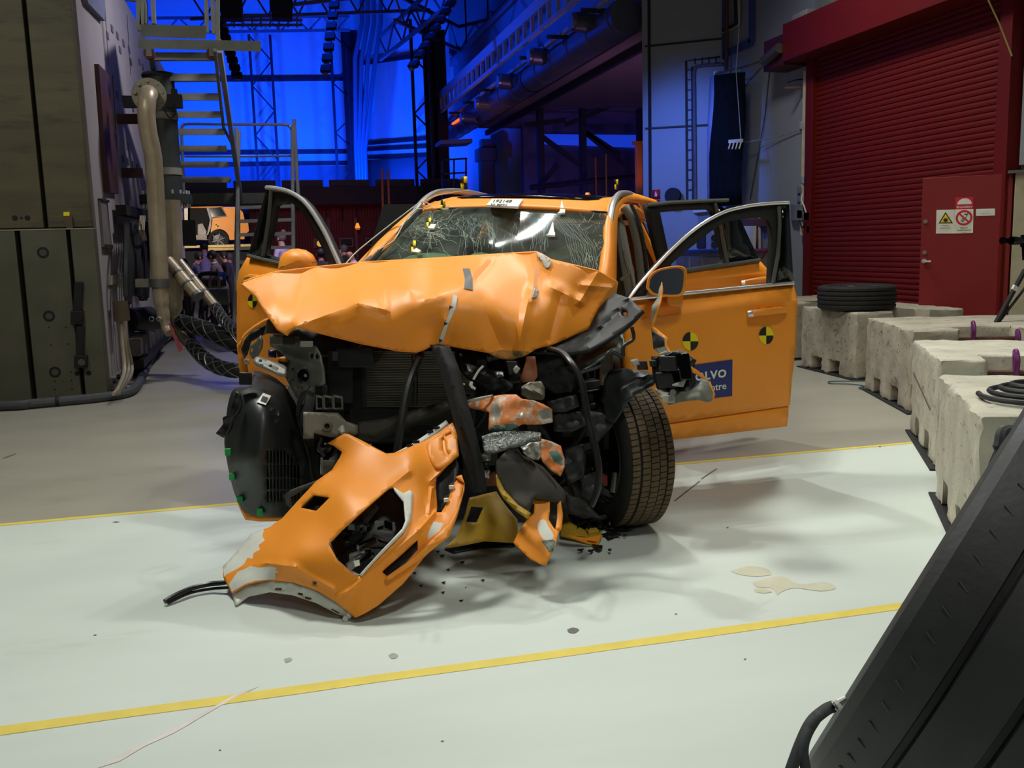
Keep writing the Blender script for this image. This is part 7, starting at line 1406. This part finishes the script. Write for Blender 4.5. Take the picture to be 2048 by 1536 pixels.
# wheel arch liner right
gR2 = tps([(1235, 735, 4.75), (1300, 748, 4.7), (1310, 770, 4.66), (1260, 800, 4.62), (1235, 840, 4.66), (1215, 800, 4.72)])
pc('torn_arch_liner', c4((1160, 270), (1260, 260), (1420, 285), (1485, 330), (1460, 372), (1330, 440), (1270, 500), (1215, 600), (1190, 640), (1130, 620), (1100, 480), (1120, 340)), gR2, LINER, step=8, solid=.008, rough=.01, folds=[((1240, 780), (1300, 750), 12, .03)], label='torn black arch liner over the right wheel')
bx('washer_box', 1272, 722, 1294, 740, 4.62, .07, BLACK, skew=3); pc('white_tab', c4((1300, 205), (1350, 195), (1365, 235), (1320, 250)), 4.6, mat('grey_plug', (170, 168, 158), .5), step=5, solid=.005)
# right front wheel
wc = D(1246, 908, 5.02); wax = _n(R @ np.array([math.cos(.3), -.05, math.sin(.3)])); wR = .378; wh = .132
wc[2] = wR * .985 + .005
prof = [(.24, -wh * .9), (.27, -wh * 1.02), (.32, -wh * 1.05), (.352, -wh * .98), (.366, -wh * .9)]
for i in range(17): x = -wh * .84 + i * wh * 1.68 / 16; prof.append((wR - (.011 if i in (4, 7, 10, 13) else 0) - .006 * (abs(x) / wh) ** 3, x))
prof += [(.366, wh * .9), (.352, wh * .98), (.32, wh * 1.05), (.27, wh * 1.02), (.24, wh * .9)]
TREAD = mat('dusty_tread', (94, 78, 58), .8, 0, .2, 25, .1, 80, .3)
whl = obj('front_wheel', MB().lathe(prof, wc, wax, 72), RUBBER, car, angle=25, label='right front wheel knocked loose and turned out')
wx = _n(np.cross(wax, [0, 0, 1.])); wz = np.cross(wx, wax); tb = MB()
for k in range(76):
    a_ = k * 2 * math.pi / 76
    for (x0, x1, ph, fr) in ((-.86, -.56, 0, .8), (-.46, -.14, .35, .86), (-.1, .22, .1, .86), (.26, .52, .5, .86), (.6, .86, .25, .8)):
        b0 = a_ + ph * 2 * math.pi / 76; b1 = b0 + fr * 2 * math.pi / 76; rr = lambda t, h: (wx * math.cos(t) + wz * math.sin(t)) * h
        sh_ = .012; q = []
        for h in (wR - .006, wR + .005 - .006 * max(abs(x0), abs(x1)) ** 3): q += [wc + rr(b0, h) + wax * x0 * wh, wc + rr(b0 + sh_, h) + wax * x1 * wh, wc + rr(b1 + sh_, h) + wax * x1 * wh, wc + rr(b1, h) + wax * x0 * wh]
        tb.hexa(q)
obj('tread_blocks', tb, TREAD, whl, smooth=False, kind='stuff')
obj('wheel_rim', MB().lathe([(.05, -.02), (.09, .02), (.2, .05), (.215, -.05), (.235, -.115), (.248, -.13), (.25, -.118)], wc, wax, 40), ALU, whl)
for k in range(5): a_ = k * 1.2566; obj('wheel_spoke', MB().beam(wc + wax * .06, wc + wax * .07 + (wx * math.cos(a_) + wz * math.sin(a_)) * .21, .06, .03), ALU, whl)
obj('brake_disc', MB().cyl(wc - wax * .06, wc - wax * .03, .16, n=28), mat('brake_iron', (74, 70, 66), .4, .8), whl); obj('red_brake_part', MB().box(D(1200, 960, 4.85), (.06, .06, .05)), mat('dull_red', (110, 24, 30), .6), car); obj('damper', MB().cyl(D(1232, 945, 4.86), D(1228, 985, 4.86), .02, n=12), ALU, car)
# crushed headlamp and torn wing on the right
gH = tps([(1310, 710, 4.55), (1375, 705, 4.5), (1385, 770, 4.42), (1320, 780, 4.5), (1350, 740, 4.42)])
hl_ = pc('crushed_headlamp', c4((1440, 180), (1500, 175), (1560, 150), (1645, 135), (1685, 160), (1690, 215), (1715, 260), (1730, 380), (1640, 415), (1560, 420), (1480, 400), (1450, 300)), gH, BLACK, step=7, solid=.05, angle=25, folds=[((1310, 716), (1345, 706), 9, .04), ((1330, 720), (1336, 775), 7, -.06), ((1372, 706), (1384, 770), 9, .05), ((1352, 715), (1362, 770), 10, -.05)], label='crushed black headlamp housing')
for x0, y0, x1, y1, d_, sk in ((1318, 712, 1352, 742, 4.38, 4), (1352, 706, 1378, 760, 4.37, 8), (1310, 745, 1345, 776, 4.4, 6), (1298, 720, 1314, 734, 4.5, 2)): bx('lamp_fragment', x0, y0, x1, y1, d_, .07, GLOSSB if x0 == 1352 else BLACK, hl_, .006, sk)
for q in (((1495, 160), (1550, 140), (1555, 165), (1510, 170)), ((1560, 380), (1640, 350), (1700, 300), (1660, 390))): pc('lamp_shard', c4(*q), 4.4, mat('pale_shard', (190, 186, 176), .4), step=5, solid=.004, rough=.006)
gT = tps([(1310, 790, 4.5), (1390, 770, 4.4), (1430, 790, 4.42), (1340, 800, 4.44), (1400, 790, 4.34)])
pc('torn_wing', c4((1460, 395), (1560, 425), (1680, 420), (1740, 390), (1800, 330), (1845, 350), (1880, 440), (1865, 480), (1830, 490), (1740, 470), (1640, 490), (1560, 510), (1490, 450)), gT, [PRIM, ORANGE], step=6, solid=.006, rough=.012, angle=25, regions=[(c4((1845, 350), (1885, 430), (1880, 480), (1860, 485), (1865, 430), (1835, 360)), 1)], label='torn wing sheet showing grey primer')
pc('torn_wing_edge', c4((1710, 245), (1760, 275), (1830, 340), (1800, 335), (1745, 300), (1720, 290)), 4.38, ORANGE, step=5, solid=.006); bx('lamp_motor', 1325, 790, 1350, 806, 4.38, .05, mat('grey_plug', (170, 168, 158), .5)); obj('lamp_cap', MB().cyl(D(1346, 785, 4.4), D(1346, 785, 4.33), .015, n=12), ALU, car)
gS = tps([(1325, 575, 4.72), (1305, 650, 4.7), (1330, 690, 4.62), (1310, 620, 4.66), (1340, 705, 4.6)], .02)
pc('torn_wing_strip', c2((1196, 603), (1203, 650), (1188, 720), (1165, 790), (1148, 845), (1180, 868), (1228, 905), (1222, 945), (1245, 985), (1290, 1010), (1200, 1000), (1150, 965), (1138, 860), (1140, 790), (1140, 735), (1172, 690), (1180, 640)), gS, [PRIM, ORANGE, BLK2], step=4, solid=.008, rough=.008, angle=30, regions=[(c2((1196, 603), (1205, 650), (1192, 720), (1168, 790), (1150, 845), (1180, 865), (1230, 905), (1224, 945), (1248, 985), (1238, 985), (1212, 945), (1215, 910), (1170, 880), (1138, 850), (1158, 780), (1182, 710), (1190, 650)), 1), (c2((1140, 870), (1205, 905), (1212, 950), (1150, 965)), 2)], label='upright torn strip of the wing with orange edge')
# parts behind, so the bay closes
obj('bay_backing', kb(-.7, .72, .3, .36, .35, 1.0), ENGINE, car)
obj('under_shield', kb(-.6, .6, -.1, .6, .2, .26), ENGINE, car)

# ================================================================== fallen bumper cover
bout = c5((1070, 150), (1180, 85), (1210, 90), (1300, 135), (1400, 190), (1450, 215), (1500, 210), (1600, 172), (1690, 135), (1790, 75), (1850, 30), (1872, 15), (1900, 80), (1912, 225), (1850, 285), (1770, 370), (1765, 420), (1775, 560), (1770, 590), (1800, 590), (1830, 540), (1885, 400), (1920, 362), (1945, 400), (1920, 500), (1900, 600), (1850, 740), (1760, 815), (1690, 880), (1560, 1045), (1400, 1185), (1310, 1240), (1250, 1266), (1115, 1160), (1000, 1090), (850, 1040), (700, 1025), (560, 1050), (460, 1112), (405, 1010), (402, 940), (500, 830), (580, 730), (700, 685), (780, 630), (850, 552), (1000, 390), (1100, 320), (1150, 240), (1165, 205), (1110, 165))
bholes = [c5((1080, 790), (1160, 705), (1260, 615), (1462, 438), (1490, 433), (1560, 510), (1580, 640), (1560, 705), (1400, 870), (1290, 995), (1240, 990), (1130, 890)), c5((900, 560), (980, 480), (1085, 495), (1000, 580)), circ(629, 1164.5, 4.5, 12), c5((1422, 972), (1540, 870), (1650, 768), (1652, 830), (1560, 930), (1470, 1010))]
bw = [c5((402, 940), (500, 830), (580, 730), (650, 700), (665, 705), (655, 740), (670, 770), (630, 800), (640, 830), (600, 850), (590, 890), (560, 880), (540, 920), (500, 950), (430, 985), (412, 1000)), c5((440, 1050), (500, 970), (580, 935), (640, 945), (700, 935), (745, 945), (740, 965), (760, 968), (735, 985), (740, 1018), (700, 1020), (600, 1030), (540, 1052), (460, 1100)), c5((1750, 650), (1815, 660), (1790, 710), (1715, 765), (1712, 735))]
gB = tps([(692, 1238, 3.83), (710, 1236, 3.8), (668, 1203, 3.83), (632, 1181, 3.87), (585, 1165, 3.93), (539, 1160, 3.99), (495, 1168, 4.04), (464, 1187, 4.09), (446, 1150, 4.2), (446, 1134, 4.25), (476, 1099, 4.33), (501, 1068, 4.38), (539, 1054, 4.36), (585, 1012, 4.36), (632, 962, 4.36), (664, 940, 4.4), (690, 867, 4.46), (655, 888, 4.48), (757, 899, 4.36), (845, 884, 4.34), (904, 846, 4.4), (916, 912, 4.24), (873, 965, 4.18), (874, 1020, 4.08), (925, 962, 4.16), (920, 1000, 4.08), (910, 1030, 4.03), (898, 1071, 3.98), (851, 1112, 3.92), (807, 1166, 3.86), (757, 1210, 3.82), (730, 1228, 3.8), (560, 1130, 3.94), (600, 1090, 3.96), (680, 980, 4.12), (640, 1050, 4.02), (760, 940, 4.22), (820, 920, 4.2), (720, 1170, 3.82), (780, 1120, 3.86), (840, 1070, 3.92), (840, 1000, 4.06), (660, 1150, 3.84)])
BF = [(c5((520, 950))[0], c5((680, 915))[0], 9, .012), (c5((680, 915))[0], c5((860, 940))[0], 9, .012), (c5((860, 940))[0], c5((1110, 1080))[0], 9, .012), (c5((1480, 420))[0], c5((1590, 330))[0], 10, .02), (c5((1200, 1100))[0], c5((1660, 700))[0], 7, .012), (c5((1120, 1130))[0], c5((1200, 1095))[0], 5, .008), (c5((1660, 700))[0], c5((1760, 590))[0], 8, .02), (c5((1730, 390))[0], c5((1870, 260))[0], 6, .015), (c5((1740, 440))[0], c5((1720, 600))[0], 6, .02)]
def fnB(x, y, o=0.):
    p = D(x, y, gB(x, y) - fold(x, y, BF) - o)
    if p[2] < .012: p = F(x, y, .012)
    return p
bmp = thing('bumper_cover', 'fallen orange bumper cover with white peeled corner leaning on the floor before the car', 'bumper', F(690, 1200))
panel('bumper_skin', bout, fnB, [ORANGE, BARE], bmp, 7, holes=bholes, regions=[(q, 1) for q in bw], solid=.006, angle=28, lines=crease_lines(BF))
gF = lambda x, y: gB(x, y)
flg = c5((460, 1112), (560, 1052), (700, 1027), (850, 1042), (1000, 1092), (1115, 1162), (1215, 1240), (1220, 1262), (1190, 1275), (1150, 1250), (1000, 1172), (850, 1122), (700, 1102), (560, 1132), (500, 1175), (480, 1182))
panel('arch_flange', flg, lambda x, y: fnB(x, y, -.02), BARE, bmp, 8, holes=[c5((735, 1075), (780, 1075), (778, 1090), (732, 1090)), c5((880, 1103), (915, 1108), (912, 1124), (880, 1118)), c5((925, 1128), (970, 1138), (965, 1152), (925, 1145)), c5((1095, 1205), (1150, 1232), (1145, 1242), (1095, 1218))], solid=.006)
obj('flange_end', MB().tube([fnB(*p, -.01) for p in c5((1215, 1240), (1195, 1262), (1185, 1275))], .012, 8), BARE, bmp)
# inner returns round the openings, so the cover reads as a moulded shell
def rim(name, poly, dep, m, w=None):
    p = dens(poly, 8); p.append(p[0]); mb = MB(); mb.grid([[fnB(x, y, o) for x, y in p] for o in (.002, -dep * .5, -dep)]); obj(name, mb, m, bmp, angle=50)
rim('lamp_opening_return', bholes[0], .05, BARE); rim('opening_return', bholes[1], .04, BLACK); rim('slot_return', bholes[3], .03, ORANGE)
panel('lamp_bezel', c5((1495, 430), (1560, 470), (1600, 445), (1620, 470), (1605, 640), (1560, 720), (1400, 880), (1290, 1000), (1275, 990), (1395, 860), (1550, 695), (1572, 640), (1560, 520), (1500, 450)), lambda x, y: fnB(x, y, .008), BARE, bmp, 8, solid=.008)
panel('plate_recess', c5((1700, 150), (1860, 50), (1900, 110), (1905, 225), (1800, 310), (1760, 305), (1730, 250)), lambda x, y: fnB(x, y, .014), ORANGE, bmp, 8, solid=.012, holes=[rnd_poly(c5((1800, 120), (1815, 110), (1830, 190), (1850, 215), (1835, 220), (1810, 190))), c5((1822, 90), (1860, 70), (1870, 95), (1830, 115))])
panel('upper_flange', c5((1500, 210), (1600, 160), (1750, 60), (1830, 0), (1850, 25), (1700, 130), (1600, 180), (1510, 218)), lambda x, y: fnB(x, y, -.02), BARE, bmp, 8, solid=.006)
for q in ((1600, 165), (1640, 140), (1770, 50), (1730, 75)): x, y = c5(q)[0]; obj('flange_slot', MB().box(fnB(x, y, -.012), (.03, .006, .012)), INK, bmp)
panel('headlamp_notch_edge', c5((1220, 92), (1400, 185), (1420, 200), (1385, 190), (1225, 105)), lambda x, y: fnB(x, y, -.03), GLOSSB, bmp, 8, solid=.02)
obj('tab_clip', MB().tube([fnB(*p, -.01) for p in c5((1150, 70), (1165, 45), (1170, 85))], .012, 8), mat('grey_plug', (170, 168, 158), .5), bmp)
panel('lower_grille', c5((1775, 380), (1895, 245), (1915, 300), (1880, 440), (1810, 560), (1780, 570)), lambda x, y: fnB(x, y, -.06), mat('dark_grille', (36, 40, 40), .5), bmp, 10, solid=.01)
for (x, y) in c5((1865, 430), (1832, 512)): obj('white_clip', MB().box(fnB(x, y, .01), (.02, .015, .015)), WHITEP, bmp)
panel('chin_bar', c5((1890, 365), (1930, 350), (1946, 400), (1935, 470), (1895, 580), (1820, 690), (1640, 870), (1440, 1010), (1460, 1030), (1660, 900), (1850, 745), (1900, 600), (1945, 440), (1945, 400)), lambda x, y: fnB(x, y, .018), ORANGE, bmp, 8, solid=.01)
panel('opening_backing', c5((880, 560), (970, 470), (1100, 485), (1010, 595)), lambda x, y: D(x, y, gB(x, y) + .09), ENGINE, bmp, 10, solid=.004)  # dark sheet added so the opening looks dark instead of showing floor
panel('slot_backing', c5((1400, 972), (1540, 860), (1660, 755), (1665, 840), (1560, 940), (1470, 1020)), lambda x, y: (lambda p: p if p[2] > .01 else F(x, y, .01))(D(x, y, gB(x, y) + .07)), ENGINE, bmp, 10, solid=.004)  # another added sheet, keeps the slot dark
# dark clutter inside the lamp opening
r9 = random.Random(5)
panel('inner_tray', c5((1090, 780), (1300, 570), (1480, 430), (1580, 540), (1580, 680), (1300, 1000), (1150, 920)), lambda x, y: D(x, y, min(gB(x, y) + .22, proj(F(x, y, .03))[2])), mat('inner_tray_dark', (20, 20, 21), .4, 0, .3, 10), bmp, 10, solid=.01)
panel('inner_tray_light', c5((1290, 600), (1380, 530), (1400, 560), (1340, 640), (1300, 690)), lambda x, y: D(x, y, gB(x, y) + .17), mat('grey_felt', (74, 74, 70), .8, 0, .3, 40), bmp, 8, solid=.006)
for i in range(26):
    x, y = c5((r9.uniform(1130, 1500), r9.uniform(640, 930)))[0]
    if inside((x, y), bholes[0]): obj('inner_shard', MB().box(D(x, y, gB(x, y) + r9.uniform(.08, .16)), (r9.uniform(.02, .09), r9.uniform(.01, .03), r9.uniform(.01, .04)), (_n([1, r9.uniform(-.6, .6), r9.uniform(-.6, .6)]), _n([-r9.uniform(-.6, .6), 1, 0]), _n([0, r9.uniform(-.3, .3), 1.]))), GLOSSB if i % 4 else mat('clear_shard', (150, 152, 150), .2, .4), bmp)
obj('inner_label', MB().prism([D(x, y, gB(x, y) + .06) for x, y in c5((1240, 905), (1275, 895), (1280, 930), (1248, 940))], (0, .004, 0)), WHITEP, bmp)
st = obj('rubber_strip', MB().tube(smooth_path([F(330, 1203, .02), F(352, 1190, .03), F(385, 1176, .035), F(420, 1168, .04), F(452, 1164, .05), F(500, 1150, .06)], 5), .012, 8), mat('black_rubber_seal', (18, 19, 20), .4), label='pair of black rubber strips sticking out from under the bumper cover', cat='rubber strip')
obj('second_strip', MB().tube(smooth_path([F(336, 1206, .012), F(380, 1186, .015), F(420, 1178, .02), F(458, 1175, .03)], 5), .007, 8), mat('black_rubber_seal', (18, 19, 20), .4), st)
# ---- other fallen pieces
ut = thing('undertray', 'dusty yellow undertray panel lying under the car nose', 'undertray', F(985, 1080))
gU = tps([(940, 1000, 4.35), (990, 985, 4.4), (1018, 1020, 4.3), (1035, 1070, 4.22), (1030, 1085, 4.2), (960, 1085, 4.3), (910, 1095, 4.3), (930, 1040, 4.36)], .02)
def fnU(x, y): p = D(x, y, gU(x, y)); return p if p[2] > .01 else F(x, y, .01)
panel('tray_sheet', c4((200, 1145), (300, 1120), (385, 1100), (415, 1150), (470, 1225), (525, 1290), (530, 1400), (500, 1450), (300, 1440), (100, 1478), (30, 1490), (120, 1400), (170, 1260)), fnU, UYEL, ut, 8, holes=[c4((212, 1205), (296, 1210), (250, 1312), (175, 1312))], solid=.008)
panel('tray_lip', c4((30, 1495), (100, 1482), (300, 1442), (500, 1450), (510, 1475), (300, 1480), (90, 1520)), lambda x, y: F(x, y, .008), BLACK, ut, 10, solid=.006)
hp = thing('broken_bumper_piece', 'broken orange bumper piece with peeled white paint standing before the wheel', 'bumper piece', F(1090, 1125))
gO = tps([(1070, 995, 4.18), (1100, 993, 4.2), (1100, 1040, 4.1), (1115, 1065, 4.05), (1110, 1100, 4.0), (1093, 1130, 3.98), (1060, 1100, 4.02), (1028, 1085, 4.08), (1050, 1045, 4.1)], .01)
def fnO(x, y, o=0.): p = D(x, y, gO(x, y) - o); return p if p[2] > .008 else F(x, y, .008)
panel('piece_skin', c4((618, 1138), (645, 1142), (750, 1138), (750, 1230), (742, 1295), (780, 1355), (812, 1375), (790, 1460), (758, 1530), (722, 1605), (690, 1600), (610, 1560), (500, 1452), (540, 1370), (600, 1285), (640, 1250), (645, 1190)), fnO, [ORANGE, BARE, TEAL], hp, 6, regions=[(rnd_poly(c4((680, 1300), (715, 1295), (740, 1340), (775, 1400), (760, 1430), (710, 1430), (680, 1390), (665, 1340)), 3), 1), (c4((690, 1440), (770, 1430), (790, 1440), (770, 1510), (745, 1520), (720, 1480)), 2)], solid=.008, angle=30)
panel('piece_strip', c4((800, 1190), (825, 1166), (838, 1250), (832, 1340), (812, 1372), (785, 1365), (800, 1280)), lambda x, y: fnO(x, y, -.02), ORANGE, hp, 6, solid=.015)
hp2 = thing('broken_corner_piece', 'small yellow broken corner piece with black slots beside the wheel', 'bumper piece', F(1180, 1085))
panel('corner_skin', c4((825, 1350), (850, 1250), (880, 1290), (900, 1320), (990, 1365), (1020, 1355), (1105, 1370), (1102, 1415), (1072, 1475), (1000, 1455), (900, 1420), (822, 1402)), lambda x, y: F(x, y, .06 - (y - 1040) * .0011 if y < 1090 else .006), [UYEL, ORANGE], hp2, 7, holes=[c4((930, 1400), (985, 1408), (980, 1414), (930, 1408)), rnd_poly(c4((1000, 1430), (1060, 1440), (1065, 1452), (1010, 1445)))], regions=[(c4((860, 1395), (1000, 1420), (1100, 1400), (1072, 1475), (900, 1420)), 1)], solid=.008)
obj('corner_tab', MB().box(F(1185, 1066, .03), (.06, .05, .04)), UYEL, hp2, bevel=.004)
SPL = mat('black_splinter', (16, 16, 16), .5)
spp = [((880, 1255), (1000, 1290), (1110, 1300), (1180, 1305), (1170, 1325), (1090, 1345), (990, 1340), (900, 1310)), ((1110, 1350), (1190, 1340), (1330, 1355), (1280, 1370), (1180, 1365)), ((1105, 1390), (1180, 1372), (1235, 1392), (1200, 1405), (1150, 1415)), ((1250, 1400), (1275, 1402), (1262, 1410)), ((940, 1495), (985, 1490), (970, 1505)), ((1010, 1500), (1055, 1495), (1040, 1512)), ((1145, 1495), (1170, 1490), (1160, 1502)), ((1040, 1460), (1110, 1470), (1110, 1490), (1060, 1495)), ((1330, 1310), (1400, 1300), (1420, 1320), (1350, 1335)), ((1460, 1262), (1485, 1262), (1475, 1272))]
for i, q in enumerate(spp):
    panel('plastic_splinter', c4(*q), (lambda i: lambda x, y: F(x, y, .012 + (.03 if i == 0 else .006) * (1 + math.sin(x * .3)) + .002))(i), SPL, None, 6, solid=.008, label=['largest curved black plastic shard lying against the wheel foot', 'flat black splinter just right of the wheel foot', 'jagged black splinter beyond the yellow corner piece', 'tiny black chip right of the yellow corner piece', 'tiny black chip left under the corner piece', 'small black chip under the corner piece', 'tiny black chip below the splinters', 'black shard tucked under the corner piece', 'thin black shard under the tyre contact', 'tiny chip on the floor right of the tyre'][i], cat='splinter', group='plastic splinters')
for i in range(16):
    x, y = r9.uniform(790, 1010), r9.uniform(1100, 1205); s_ = r9.uniform(1.2, 5)
    panel('plastic_splinter', [(x, y), (x + s_ * 2, y - s_ * .4), (x + s_ * 1.4, y + s_ * .5)], lambda a, b: F(a, b, .004), SPL, None, 8, solid=.004, label='tiny black plastic chip scattered on the floor behind the bumper cover', cat='splinter', group='tiny plastic chips')
